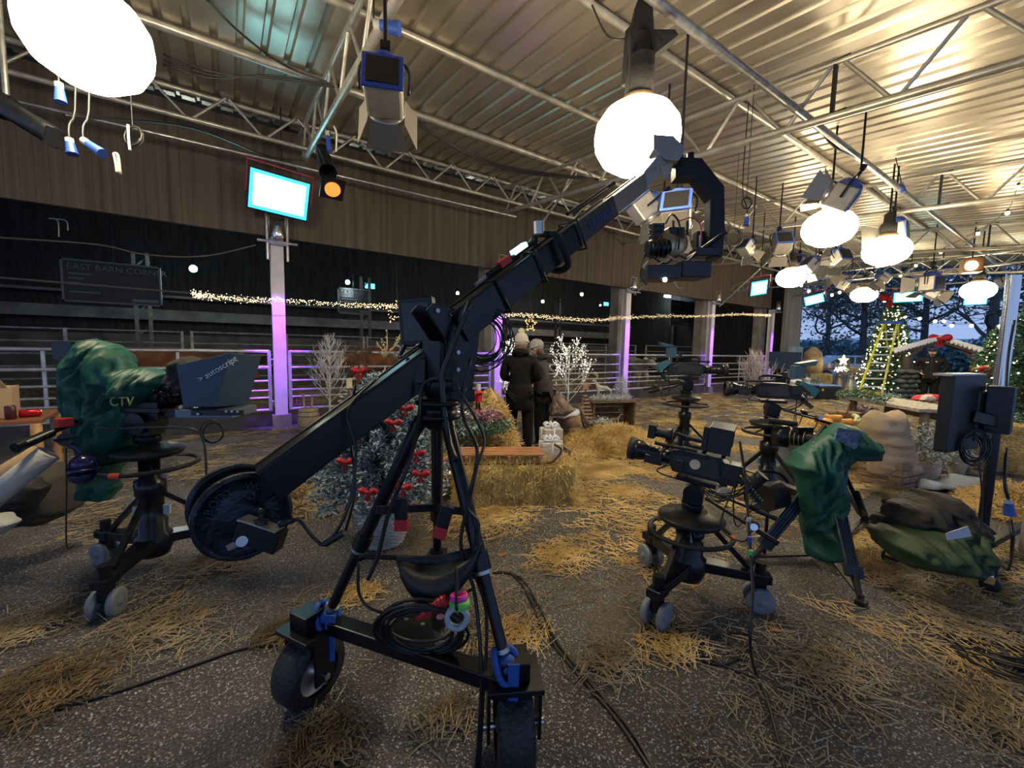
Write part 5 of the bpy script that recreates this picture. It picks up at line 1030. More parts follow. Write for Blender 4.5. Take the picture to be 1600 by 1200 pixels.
p = V((lt.x-.06, lt.y+.12, z0+.03)); t = T('drink_can', 'red drink can lying on the table at the left edge', 'can', p); B().lathe(p+V((-.06, 0, .033)), [(.024, 0), (.033, .008), (.033, .11), (.026, .12)], axis=(1, .3, 0), n=20).out('can_body', mat('can_red', (.55, .02, .03), .25, .6), t); B().cyl(p+V((.055, .035, .033)), p+V((.058, .036, .033)), .025, n=16).out('can_end', CHR, t)
p = V((lt.x-.14, lt.y+.05, z0+.03)); t = T('drink_can', 'dark drink can standing left of the red can', 'can', p); B().lathe(p, [(.026, 0), (.032, .01), (.032, .1), (.026, .11)], n=18).out('can_body', mat('can_dark', (.10, .03, .03), .3, .5), t); B().cyl(p+V((0, 0, .108)), p+V((0, 0, .113)), .026, n=16).out('can_end', CHR, t)
q = ppuff([(72, 818), (80, 726), (92, 722), (108, 740), (118, 770), (121, 794), (100, 806)], 2.9, .2, .1, fold=.02, seed=2); one(q, 'rucksack', mat('grey_black_nylon', (.04, .038, .03), .7, bump=.3), 'black-grey rucksack standing right of the turned table leg', 'bag')
q = ppuff([(2, 800), (20, 770), (60, 745), (72, 760), (70, 816), (30, 822), (4, 815)], 2.75, .15, .1, fold=.04, seed=6); one(q, 'holdall', mat('black_nylon', (.012, .013, .017), .45), 'black holdall slumped under the table at the left edge', 'bag')
q = ppuff([(-20, 805), (2, 802), (24, 818), (6, 834), (-20, 840)], 2.3, .06, .06, fold=.03, seed=7); one(q, 'plastic_bag', mat('cream_plastic_bag', (.55, .55, .48), .4), 'crumpled pale plastic bag on the ground at the left edge', 'bag')
# ================================================================ CHRISTMAS SET IN THE MIDDLE
NDL = mat('frosted_needles', (.10, .17, .16), .7, var=.3, scale=6); NDF = mat('frost_tips', (.55, .62, .64), .7); NDG = mat('green_needles', (.035, .11, .05), .65, var=.4, scale=6); BRK = mat('bark', (.10, .065, .04), .85, var=.3, bump=.5)
def conifer(base, h, r, seed, frost=.5, nb=150, per=46, nl=.05, m=(None, None)):
    g = random.Random(seed); q = B(); st = B(); base = V(base); st.cyl(base, base+V((0, 0, h)), .03*h, .004, n=8)
    for i in range(nb):
        f = (i+.5)/nb; z = h*(f**.85)*.97+.02; L = r*(1-f)**.8*g.uniform(.75, 1.1)+.04; a = i*2.399+g.uniform(-.3, .3); d = V((cos(a), sin(a), -.18+.5*f)); b0 = base+V((0, 0, z)); tip = b0+d*L+V((0, 0, .10*L))
        st.cyl(b0, tip, .006*h, .002, n=4, cap=False)
        for j in range(int(per*(.35+.65*L/r))):
            t = g.random()**.6; p = b0.lerp(tip, t)+V((g.gauss(0, .035*L+.01), g.gauss(0, .035*L+.01), g.gauss(0, .02)))
            e = V((g.gauss(0, 1), g.gauss(0, 1), g.gauss(.15, .8))).normalized(); e = (e+d*.9).normalized(); s_ = e.cross(V((g.gauss(0, 1), g.gauss(0, 1), g.gauss(0, 1)))).normalized()*nl*.13
            q.m = 1 if (g.random() < frost*(.4+.8*t)) else 0; l = nl*g.uniform(.7, 1.5); k = q.add([p-s_, p+s_, p+e*l*.6+s_*1.3, p+e*l, p+e*l*.6-s_*1.3]); q.face((k, k+1, k+2, k+3, k+4))
    return q, st
def bow(parent, p, s, n=None, name='bow', m=None):
    n = V(n or -V((CF.x, CF.y, 0))).normalized(); u = V((0, 0, 1)).cross(n).normalized(); v = n.cross(u); q = B(); M = Matrix((u, v, n)).transposed()
    for sg in (-1, 1):
        for zz, ry, hh in ((.0, .50, .20), (.12, .34, .30)): q.ball(p+M @ V((sg*.62*s, .12*s, zz*s)), (s*.58, s*ry, s*hh), 12, 8, rot=M @ Matrix.Rotation(sg*.35, 3, 'Z'))
        k = q.add([p+M @ V((0, 0, .1*s)), p+M @ V((sg*.55*s, -1.2*s, .12*s)), p+M @ V((sg*.28*s, -1.05*s, .15*s)), p+M @ V((sg*.05*s, -1.25*s, .12*s))]); q.face((k, k+1, k+2, k+3)); q.face((k+3, k+2, k+1, k))
    q.ball(p+n*s*.15, (s*.2, s*.2, s*.22), 8, 6); return q.out(name, m or RED, parent)
# frosted fir in its wicker basket
tb_ = G(598, 846); t = T('frosted_fir_tree', 'frosted fir tree with red bows in a wicker basket under the crane arm', 'christmas tree', tb_)
nd, st = conifer(tb_+V((0, 0, .36)), .88, .50, 4, .5, 240, 150, .034); tag(nd.out('needles', [NDL, NDF], t), kind='stuff'); st.out('trunk', BRK, t)
for (x, y, k) in ((615, 661, 2.55), (575, 769, 2.4), (651, 709, 2.55), (658, 741, 2.5), (540, 722, 2.55), (630, 762, 2.45), (634, 638, 2.6), (556, 680, 2.6)): bow(t, PD(x, y, k), .046)
t = T('wicker_basket', 'white wicker basket holding the frosted fir under the crane', 'basket', tb_); WK = mat('white_wicker', (.50, .48, .44), .7, var=.2)
q = B()
for i in range(19):
    z = .012+i*.0135; r_ = .15+.055*(i/18)**.7; q.tube([tb_+V((cos(a)*(r_+.006*(1 if (j+i) % 2 else -1)), sin(a)*(r_+.006*(1 if (j+i) % 2 else -1)), z)) for j, a in enumerate([2*pi*j/40 for j in range(40)])], .0068, 5, True)
q.out('weave', WK, t); q = B(); q.torus(tb_+V((0, 0, .275)), .21, .014, n=40); q.out('rim', WK, t); q = B()
for j in range(20): a = 2*pi*j/20; q.cyl(tb_+V((cos(a)*.148, sin(a)*.148, 0)), tb_+V((cos(a)*.205, sin(a)*.205, .27)), .006, n=5)
q.out('stakes', WK, t)
# second frosted tree behind the crane column
b_ = G(668, 745); t = T('frosted_fir_tree', 'second frosted fir with red bows and tiny lights behind the crane column', 'christmas tree', b_)
nd, st = conifer(b_+V((0, 0, .12)), 1.85, .62, 9, .5, 200, 90, .042); tag(nd.out('needles', [NDL, NDF], t), kind='stuff'); st.out('trunk', BRK, t)
for (x, y, k) in ((725, 583, 3.9), (722, 612, 3.9), (745, 615, 4.1), (694, 720, 3.6), (690, 674, 3.7), (600, 600, 4.0)): bow(t, PD(x, y, k), .05)
g = random.Random(3); q = B()
for i in range(110): f = g.random(); a = g.uniform(0, 6.28); r_ = .6*(1-f)+.03; q.ball(b_+V((cos(a)*r_, sin(a)*r_, .2+f*1.7)), .007, 5, 3)
tag(q.out('tiny_lights', glow('tree_bulb', (1, .8, .5), 8), t), kind='stuff')
q = B(); g = random.Random(8); a0 = PD(600, 560, 4.2)
for i in range(6):
    e = a0+V((g.uniform(-.12, .2), g.uniform(-.1, .1), g.uniform(.15, .32))); q.tube([a0, a0.lerp(e, .5)+V((.02, 0, 0)), e], [.005, .004, .002], 5)
    for j in range(6): q.ball(a0.lerp(e, .3+.12*j)+V((g.gauss(0, .01), 0, g.gauss(0, .01))), .008, 5, 3)
one(q, 'berry_sprig', mat('cream_gold_berries', (.62, .52, .28), .4), 'cream berry sprigs standing out of the second frosted fir', 'sprig')
# straw bales
BST = mat('bright_straw', (.85, .64, .26), .6, var=.25, scale=9)
BLE = mat('baled_straw', (.55, .38, .13), .65, c2=(.95, .76, .38), var=.3, scale=26, stretch=(1, 1, 3.5), bump=1, bscale=60)
def bale(c, L, W_, H, yaw, label, seed, n=2600, mm=None):
    g = random.Random(seed); q = B(); M = Matrix.Rotation(yaw, 3, 'Z'); c = V(c); nx, ny, nz = 16, 7, 6
    def P_(i, j, k): x, y, z = (i/nx-.5)*L, (j/ny-.5)*W_, k/nz*H; w = noise.noise(V((x*6+seed, y*6, z*6)))*.02; return c+M @ V((x*(1+w), y*(1+w*2), z*(1+w*.6)))
    for (fn, A, B_) in ((lambda i, j: P_(i, 0, j), nx, nz), (lambda i, j: P_(nx-i, ny, j), nx, nz), (lambda i, j: P_(0, ny-i, j), ny, nz), (lambda i, j: P_(nx, i, j), ny, nz), (lambda i, j: P_(i, j, nz), nx, ny)):
        k = q.add([fn(i, j) for j in range(B_+1) for i in range(A+1)])
        for j in range(B_):
            for i in range(A): a = k+j*(A+1)+i; q.face((a, a+1, a+A+2, a+A+1), True)
    q.m = 1
    for _ in range(n):
        f = g.random(); x, y, z = g.uniform(-.5, .5)*L, g.uniform(-.5, .5)*W_, g.random()*H
        if f < .35: z = H
        elif f < .62: y = -W_/2
        elif f < .74: y = W_/2
        elif f < .87: x = -L/2
        else: x = L/2
        p = c+M @ V((x, y, z)); e = V((g.gauss(0, 1), g.gauss(0, .5), g.gauss(0, .7))).normalized(); l = g.uniform(.04, .13); s_ = e.cross(V((.3, .9, .3))).normalized()*.0035; o = (M @ V((x/L if abs(x) == L/2 else 0, y/W_ if abs(y) == W_/2 else 0, .5 if z == H else 0)))*.04
        A, E = p-e*l/2, p+e*l/2+o*g.random()*1.6; A.z = max(A.z, .004); E.z = max(E.z, .004); u = V((0, 0, .004)); k = q.add([A-s_, A+s_, A+u, E-s_, E+s_, E+u]); q.face((k, k+3, k+5, k+2)); q.face((k+1, k+2, k+5, k+4)); q.face((k, k+1, k+4, k+3))
    t = T('straw_bale', label, 'straw bale', c); o = q.out('straw', [mm or BLE, BST], t); o['kind'] = 'stuff'
    q = B()
    for f in (-.22, .22): q.tube([c+M @ V(v) for v in ((f*L, -W_/2-.012, .0), (f*L, -W_/2-.012, H), (f*L, -W_/2, H+.01), (f*L, W_/2, H+.01), (f*L, W_/2+.012, 0))], .004, 4)
    q.out('twine', mat('orange_twine', (.45, .16, .05), .7), t); return t
a, e = G(715, 797), G(898, 790); yb = atan2(e.y-a.y, e.x-a.x); mid_ = (a+e)/2; nv = V((-sin(yb), cos(yb), 0))
bale(mid_+nv*.28, (e-a).length, .52, .38, yb, 'long straw bale in the middle with the wooden sledge on top', 31, 9000)
# sledge on the bale
o0 = mid_+nv*.26+V((-.08, 0, .40)); t = T('wooden_sledge', 'slatted wooden sledge with curled runners lying on the straw bale', 'sledge', o0); M = Matrix.Rotation(yb-.05, 3, 'Z'); PNE = mat('pine_slats', (.50, .25, .12), .5, var=.3, scale=6, stretch=(1, 9, 9))
for i in range(5): B().beam(o0+M @ V((-.52, -.13+.065*i, .085)), o0+M @ V((.34, -.13+.065*i, .085)), .045, .014).out('slat', PNE, t)
for s_ in (-1, 1):
    q = B(); q.tube([o0+M @ p for p in sm([(-.55, s_*.17, .01), (.3, s_*.17, .01), (.45, s_*.17, .06), (.5, s_*.16, .14), (.43, s_*.15, .19)], 4)], .011, 6); q.out('runner', mat('rusty_iron', (.09, .05, .035), .6, .4), t)
q = B()
for x in (-.4, 0, .3): q.beam(o0+M @ V((x, -.18, .065)), o0+M @ V((x, .18, .065)), .03, .02); [q.cyl(o0+M @ V((x, s_*.17, .01)), o0+M @ V((x, s_*.17, .06)), .01, n=6) for s_ in (-1, 1)]
q.out('cross_bars', PNE, t)
bale(G(640, 775)+V((0, 0, 0)), .9, .45, .34, .3, 'low straw bale half hidden behind the frosted fir and crane leg', 33, 1800)
# trough with garland, crates
def crate(c, w, d, h, yaw, label, m=None, n=4, gap=.012, name='wooden_crate', open_=True):
    c = V(c); t = T(name, label, 'crate', c); M = Matrix.Rotation(yaw, 3, 'Z'); m = m or WOD; sh = h/n
    for i in range(n):
        q = B(); z = (i+.5)*sh
        for s_ in (-1, 1): q.box(c+M @ V((0, s_*d/2, z)), (w, .014, sh-gap), rot=yaw); q.box(c+M @ V((s_*w/2, 0, z)), (.014, d, sh-gap), rot=yaw)
        q.out('slat_ring', m, t)
    for sx in (-1, 1):
        for sy in (-1, 1): B().box(c+M @ V((sx*(w/2-.02), sy*(d/2-.02), h/2)), (.03, .03, h), rot=yaw).out('corner_post', m, t)
    B().box(c+V((0, 0, .012)), (w-.02, d-.02, .02), rot=yaw).out('bottom', m, t)
    return t
p = G(758, 722); crate(p+V((.1, .1, 0)), .95, .34, .24, yb, 'dark long trough planted with green garland behind the sledge', mat('dark_trough_wood', (.07, .06, .055), .8, var=.3), 2, name='planter_trough')
def foliage(c, rx, ry, rz, n, seed, m, leaf=.03, wide=.5):
    g = random.Random(seed); q = B(); c = V(c)
    for i in range(n):
        a, b2 = g.uniform(0, 6.28), g.gauss(0, .6); rr = g.random()**.4; p = c+V((cos(a)*cos(b2)*rx*rr, sin(a)*cos(b2)*ry*rr, sin(b2)*rz*rr)); e = V((g.gauss(0, 1), g.gauss(0, 1), g.gauss(.3, .8))).normalized(); s_ = e.cross(V((g.gauss(0, 1), g.gauss(0, 1), g.gauss(0, 1)))).normalized()*leaf*wide*.5; l = leaf*g.uniform(.6, 1.4)
        q.m = g.randrange(len(m)) if isinstance(m, list) else 0; k = q.add([p, p+e*l*.4+s_, p+e*l, p+e*l*.4-s_]); q.face((k, k+1, k+2, k+3))
    return q
GL1 = mat('garland_green', (.05, .16, .07), .6, var=.4); GL2 = mat('garland_frost', (.40, .50, .45), .7)
def garland(pts, r, n, seed, label, m=None, leaf=.045, lights=0):
    q = B(); g = random.Random(seed); P_ = sm(pts, 8)
    for p in P_: 
        b2 = foliage(p, r, r, r*.8, n//len(P_), g.random()*1e4, m or [GL1, GL1, GL2], leaf, .35); o_ = len(q.v); q.v += b2.v; q.f += [tuple(i+o_ for i in f) for f in b2.f]; q.sm += b2.sm; q.mi += b2.mi
    if lights: pass
    return one(q, 'garland', m or [GL1, GL1, GL2], label, 'garland', kind='stuff')
garland([PD(702, 662, 4.6), PD(730, 668, 4.7), PD(760, 672, 4.8), PD(792, 664, 4.9)], .11, 2600, 3, 'green garland spilling over the dark trough behind the sledge')
q = foliage(PD(758, 653, 4.9), .24, .12, .11, 900, 5, [mat('pink_heather', (.55, .22, .34), .7), mat('white_heather', (.62, .56, .55), .7), mat('plum_heather', (.25, .10, .14), .7)], .035, .8); one(q, 'heather_flowers', list(q and [_m['pink_heather'], _m['white_heather'], _m['plum_heather']]), 'pink and white heather flowers in the trough left of the people', 'flowers', kind='stuff')
crate(PD(668, 700, 4.2)-V((0, 0, PD(668, 700, 4.2).z)), .5, .35, .32, .5, 'pale slatted crate behind the crane column', mat('pale_crate_wood', (.40, .27, .16), .7, var=.3), 4)
heap(V((PD(765, 645, 5.3).x, PD(765, 645, 5.3).y, 0)), .45, .35, .95, 12, 2500, 'straw_heap', STR, 'tall heap of loose straw left of the people in beanies', 'straw', .14)
# nutcracker and candle lantern
p = PD(745, 640, 5.0); t = T('nutcracker_figure', 'small red and black soldier figure behind the trough', 'figure', p)
q = B(); q.cyl(p, p+V((-.0, 0, .09)), .014, n=8); q.cyl(p+V((.035, 0, 0)), p+V((.035, 0, .09)), .014, n=8); q.out('legs', BLK, t); q = B(); q.cyl(p+V((.017, 0, .09)), p+V((.017, 0, .2)), .032, n=12); q.cyl(p+V((-.025, 0, .1)), p+V((-.025, 0, .18)), .01, n=8); q.cyl(p+V((.06, 0, .1)), p+V((.06, 0, .18)), .01, n=8); q.out('coat', RED, t); B().ball(p+V((.017, 0, .225)), .025, 10, 8).out('head', mat('pale_face', (.7, .55, .45), .5), t); B().cyl(p+V((.017, 0, .24)), p+V((.017, 0, .31)), .03, n=12).out('hat', WHT, t)
# presents
def present(c, w, h, label, yaw):
    c = V(c); t = T('wrapped_present', label, 'present', c, 'pale wrapped presents on the bale end'); B().box(c+V((0, 0, h/2)), (w, w*.8, h), rot=yaw).out('parcel', mat('birch_paper', (.62, .57, .50), .7, var=.3, scale=20, stretch=(1, 1, 6), bump=.4), t, bevel=.01)
    M = Matrix.Rotation(yaw, 3, 'Z'); q = B()
    for d, ww in (((1, 0, 0), w), ((0, 1, 0), w*.8)): q.tube([c+M @ V((d[0]*ww*.52, d[1]*ww*.52, 0)), c+M @ V((d[0]*ww*.52, d[1]*ww*.52, h+.006)), c+M @ V((-d[0]*ww*.52, -d[1]*ww*.52, h+.006)), c+M @ V((-d[0]*ww*.52, -d[1]*ww*.52, 0))], .008, 5)
    q.out('cord', SNW, t); q = B()
    for i in range(6): a = i*pi/3; q.tube([c+V((0, 0, h))+V(v) for v in sm([(0, 0, 0), (cos(a)*.05, sin(a)*.05, .06), (cos(a)*.09, sin(a)*.09, .03), (0, 0, .01)], 4)], .011, 5)
    q.out('rosette', SNW, t)
pb = mid_+nv*.30+(e-a).normalized()*.38+V((0, 0, .385)); present(pb, .22, .17, 'pale rope-tied present at the front on the bale end beside the sledge', yb)
crate(mid_+nv*.78+(e-a).normalized()*.50, .34, .34, .38, yb+.1, 'slatted crate under the taller present, behind the long bale', mat('grey_brown_crate', (.20, .15, .10), .8, var=.3), 4)
pp = mid_+nv*.78+(e-a).normalized()*.50+V((0, 0, .385)); present(pp, .22, .22, 'taller pale rope-tied present on the crate behind the bale end', yb+.2)
q = B(); c = G(884, 694)+V((0, 0, 0)); t = T('round_crate', 'round brown basket drum with snow on top, right of the people', 'basket', c); q.lathe(c, [(.2, 0), (.22, .02), (.22, .14), (.21, .15), (.22, .16), (.22, .29), (.21, .30), (.22, .31), (.22, .46), (.2, .48)], n=20); q.out('drum', mat('tan_basket', (.30, .20, .11), .8, var=.3, bump=.5), t); q = puff([(cos(i*pi/8)*.3*(1+.15*sin(i*3)), sin(i*pi/8)*.24) for i in range(16)], c+V((-.1, 0, .5)), (1, 0, 0), (0, 1, 0), .08, .05, fold=.03); q.out('snow_fleece', SNW, t)
# wicker deer lying down
def wicker_deer(c, yaw, s, label):
    t = T('wicker_deer', label, 'deer figure', (0, 0, 0)); g = random.Random(4); m = mat('grey_twig', (.15, .11, .085), .8, var=.3); q = B()
    for i in range(70):
        a = g.uniform(0, 6.28); q.tube([(x, cos(a+x*3)*r_*g.uniform(.7, 1), .16+sin(a+x*3)*r_*g.uniform(.7, 1)+.02*x) for x, r_ in ((-.26, .03), (-.15, .1), (0, .12), (.14, .1), (.22, .05))], .006, 4)
    q.out('woven_body', m, t); q = B()
    for i in range(16): a = g.uniform(0, 6.28); q.tube([(.18+cos(a)*.05, sin(a)*.05, .2), (.25+cos(a)*.03, sin(a)*.03, .34), (.29, sin(a)*.02, .46), (.40, sin(a)*.012, .47)], .006, 4)
    for sg in (-1, 1): q.tube(sm([(.28, sg*.02, .48), (.25, sg*.08, .58), (.30, sg*.12, .66)], 3), .006, 4); q.tube([(.255, sg*.08, .57), (.33, sg*.1, .62)], .005, 4)
    q.out('woven_head', m, t); q = B()
    for sg in (-1, 1): q.tube([(.15, sg*.07, .1), (.35, sg*.1, .03), (.2, sg*.12, .015)], .014, 5); q.tube([(-.16, sg*.08, .1), (.02, sg*.13, .03), (-.15, sg*.14, .015)], .014, 5)
    q.out('folded_legs', m, t); t.location = c; t.rotation_euler = (0, 0, yaw); t.scale = (s, s, s)
wicker_deer(G(940, 694), yw(-CR), 1.25, 'woven grey twig deer lying in the straw right of the presents')
# twig trees
def twigtree(c, h, sp, seed, label, m, lit=None, nb=26, r0=.016, fan=.9, low=.25, depth=3, name='twig_tree'):
    g = random.Random(seed); q = B(); ends = []; c = V(c)
    q.tube([c, c+V((0, 0, h*.5)), c+V((.01, 0, h))], [r0, r0*.7, r0*.25], 7)
    def br(p, d, L, r, lv):
        pts = [p]; dd = d.copy()
        for i in range(3): dd = (dd+V((g.gauss(0, .12), g.gauss(0, .12), .18))).normalized(); pts.append(pts[-1]+dd*L/3)
        q.tube(pts, [r, r*.75, r*.5, r*.25], 4); ends.extend(pts[1:])
        if lv: [br(pts[g.choice((1, 2))], (dd+V((g.gauss(0, .6), g.gauss(0, .6), g.gauss(.1, .3)))).normalized(), L*.55, r*.55, lv-1) for _ in range(3)]
    for i in range(nb):
        f = i/nb; z = h*(low+(1-low)*f*.93); a = i*2.4+g.uniform(-.3, .3); br(c+V((0, 0, z)), V((cos(a), sin(a), fan)).normalized(), sp*(1-f*.7)*g.uniform(.7, 1.1), r0*.45, depth-1)
    t = T(name, label, 'twig tree', c, None); q.out('branches', m, t)
    q = B(); q.cyl(c, c+V((0, 0, .02)), .12, n=20); q.out('foot', m, t)
    if lit:
        q = B(); [q.ball(p+V((0, 0, .004)), .0075, 4, 2) for p in g.sample(ends, min(len(ends), 300))]; tag(q.out('tiny_bulbs', lit, t), kind='stuff')
TWW = mat('white_twigs', (.78, .76, .76), .6); LTW = glow('white_bulb', (1, .90, .70), 5)
twigtree(G(886, 668), 1.6, .95, 3, 'lit white twig tree right of the two people', TWW, LTW, 15, .02, fan=.55, low=.3)
twigtree(G(797, 662), 1.6, .6, 6, 'lit white twig tree half hidden behind the people', TWW, LTW, 18, .018)
twigtree(G(516, 668), 1.62, .72, 5, 'bare white twig tree between the first purple post and the crane', TWW, None, 30, .022, low=.28)
twigtree(G(1175, 632), 1.35, 1.05, 12, 'big bushy white twig shrub behind the second camera', mat('pinkish_twigs', (.52, .46, .50), .7), None, 46, .03, fan=1.5, low=.04, name='twig_shrub')
# twig star on a stand, bow, candle
p = G(562, 690); t = T('twig_star', 'brown twig star with a red bow on a stake near the white twig tree', 'star', p); q = B(); q.cyl(p, p+V((0, 0, 1.25)), .012, n=6); q.out('stake', BRK, t); q = B(); cs = p+V((0, 0, 1.32)); g = random.Random(2)
for k_ in range(5):
    for i in range(5):
        a, b2 = pi/2+i*4*pi/5, pi/2+(i+1)*4*pi/5; j = V((g.gauss(0, .02), g.gauss(0, .02), g.gauss(0, .02))); q.cyl(cs+CR*cos(a)*.2+V((0, 0, sin(a)*.2))+j, cs+CR*cos(b2)*.2+V((0, 0, sin(b2)*.2))-j, .005, n=4)
q.out('twigs', mat('twig_brown', (.22, .11, .06), .8), t); bow(t, PD(561, 580, 5.2), .09)
p = G(547, 690)+V((0, 0, 0)); t = T('candle_post', 'cream pillar candle on a slim post left of the twig star', 'candle', p); B().cyl(p, p+V((0, 0, .83)), .02, n=8).out('post', WOD, t); B().cyl(p+V((0, 0, .83)), p+V((0, 0, .98)), .045, n=14).out('candle', mat('cream_wax', (.75, .68, .5), .5), t)
# keg and crates near the first post
def keg(c, r, h, label):
    t = T('wooden_keg', label, 'keg', c); c = V(c); B().lathe(c, [(r*.85, 0), (r, h*.35), (r, h*.65), (r*.85, h)], n=18).out('staves', mat('pale_keg_wood', (.38, .30, .22), .7, var=.3, stretch=(9, 9, 1), bump=.3), t); q = B()
    for f in (.12, .3, .7, .88): q.torus(c+V((0, 0, h*f)), r*(.9 if f in (.12, .88) else .985), .007, n=24, m=5)
    q.out('hoops', mat('rusty_iron', (.09, .05, .035), .6, .4), t)
keg(G(483, 676), .17, .42, 'pale wooden keg standing beside the first purple post')
q = B(); c = G(483, 676)+V((0, 0, .42)); q.cyl(c+V((-.06, 0, 0)), c+V((-.08, 0, .25)), .02, n=6); q.cyl(c+V((.05, 0, 0)), c+V((.06, 0, .22)), .02, n=6); one(q, 'wooden_stakes', mat('pale_keg_wood', (.38, .30, .22), .7), 'two stakes standing on the wooden keg', 'stakes')
crate(G(515, 690), .35, .25, .2, .2, 'small pale crate right of the wooden keg', mat('pale_crate_wood', (.40, .27, .16), .7), 3)
# right hand side of the set: bench with deer, wooden slat tree
bp_ = G(952, 668); M = Matrix.Rotation(-.35, 3, 'Z'); t = T('rustic_stall', 'rustic wooden box table carrying the small deer and frosted tree', 'stall', bp_); g = random.Random(1)
for sx in (-1, 1):
    for i in range(4): B().box(bp_+M @ V((sx*.42, -.15+.1*i, .26)), (.03, .09, .52), rot=-.35).out('side_board', WOD, t)
for i in range(4): B().box(bp_+M @ V((0, .22, .07+.125*i)), (.86, .02, .115), rot=-.35).out('back_board', WOD, t)
B().box(bp_+M @ V((0, 0, .53)), (.98, .5, .035), rot=-.35).out('top_board', WOD, t)
q = foliage(bp_+V((0, 0, .58)), .52, .24, .05, 1500, 4, [SNW, GL2], .05, .4); one(q, 'snowy_garland', [SNW, GL2], 'snowy garland heaped on the rustic box table', 'garland', kind='stuff')
def deer(c, s, yaw, label, m, name='deer_figurine'):
    t = T(name, label, 'deer figure', (0, 0, 0)); vs = [(-.16, 0, .26), (0, 0, .27), (.14, 0, .28), (.2, 0, .38), (.23, 0, .45), (.31, 0, .43), (-.17, .04, .16), (-.18, .04, 0), (-.17, -.04, .16), (-.18, -.04, 0), (.14, .04, .15), (.15, .04, 0), (.14, -.04, .15), (.15, -.04, 0)]
    o = skin('body', vs, [(0, 1), (1, 2), (2, 3), (3, 4), (4, 5), (0, 6), (6, 7), (0, 8), (8, 9), (2, 10), (10, 11), (2, 12), (12, 13)], [.055, .06, .06, .03, .03, .018, .02, .01, .02, .01, .018, .01, .018, .01], m, 1, 1); o.parent = t; q = B()
    for sg in (-1, 1): q.tube(sm([(.22, sg*.01, .48), (.17, sg*.06, .56), (.24, sg*.1, .66)], 3), .007, 5); q.tube([(.18, sg*.06, .56), (.28, sg*.07, .6)], .006, 5); q.tube([(.2, sg*.08, .61), (.3, sg*.1, .63)], .005, 5)
    q.out('antlers', m, t); t.location = c; t.scale = (s, s, s); t.rotation_euler = (0, 0, yaw)
deer(bp_+M @ V((-.14, 0, .56)), .78, yw(-CR), 'cream deer figurine with antlers on the snowy table', mat('cream_deer', (.62, .58, .50), .6, var=.2))
bb = bp_+M @ V((.22, 0, .56)); t = T('small_frosted_tree', 'little frosted tree beside the cream deer figurine', 'tree figure', bb); nd, st = conifer(bb, .36, .14, 6, .8, 60, 20, .03); tag(nd.out('needles', [NDF, SNW], t), kind='stuff'); st.out('trunk', BRK, t)
deer(bp_+M @ V((.05, -.05, .0)), .6, yw(CR), 'small brown fawn figurine sheltering under the rustic table', mat('fawn_brown', (.25, .13, .07), .7, c2=(.5, .42, .35), scale=14)); q = puff([(-.12, 0), (-.1, .14), (0, .2), (.08, .16), (.12, 0)], bp_+M @ V((-.22, -.1, .02)), CR, (0, 0, 1), .08, fold=.04); one(q, 'lamb_figurine', SNW, 'white woolly lamb figurine under the rustic table', 'lamb figure')
c = G(913, 672); t = T('wooden_slat_tree', 'wooden slat tree with a star on top, right of the lit twig tree', 'tree decoration', c); sw = mat('rose_pine', (.50, .30, .20), .6, var=.2); B().cyl(c, c+V((0, 0, .74)), .014, n=8).out('pole', BRK, t); g = random.Random(6)
for i in range(9): w = .42*(1-i/10); B().box(c+V((g.uniform(-.02, .02), 0, .1+.068*i)), (w, .04, .03), rot=-.55+g.uniform(-.15, .15)).out('slat', sw, t)
q = B(); q.prism([(cos(pi/2+i*pi/5)*(.10 if i % 2 == 0 else .045), sin(pi/2+i*pi/5)*(.10 if i % 2 == 0 else .045)) for i in range(10)], c+V((0, 0, .82)), CR, (0, 0, 1), .02); q.out('star', sw, t)
q = ppuff([(858, 650), (864, 620), (874, 612), (884, 625), (900, 640), (884, 650)], 5.9, .15, fold=.05, seed=2); one(q, 'tree_stump', mat('grey_stump', (.22, .17, .13), .85, var=.4, bump=.6), 'weathered driftwood stump behind the snow-topped drum', 'stump')
heap(G(955, 700), 1.0, .5, .34, 14, 5200, 'straw_mound', STR, 'orange straw mound in front of the rustic table', 'straw', .16)
heap(G(905, 700), .6, .35, .22, 15, 2200, 'straw_mound', STR, 'smaller straw mound beside the lying twig deer', 'straw', .16)
heap(G(480, 790), .55, .3, .20, 16, 2600, 'straw_mound', STD, 'loose straw mound between the crane weights and the frosted fir', 'straw', .18)
q = foliage(G(930, 672)+V((0, 0, .12)), .4, .3, .14, 700, 7, [SNW, GL2], .05, .4); one(q, 'frosted_foliage', [SNW, GL2], 'frosted foliage at the foot of the wooden slat tree', 'foliage', kind='stuff')

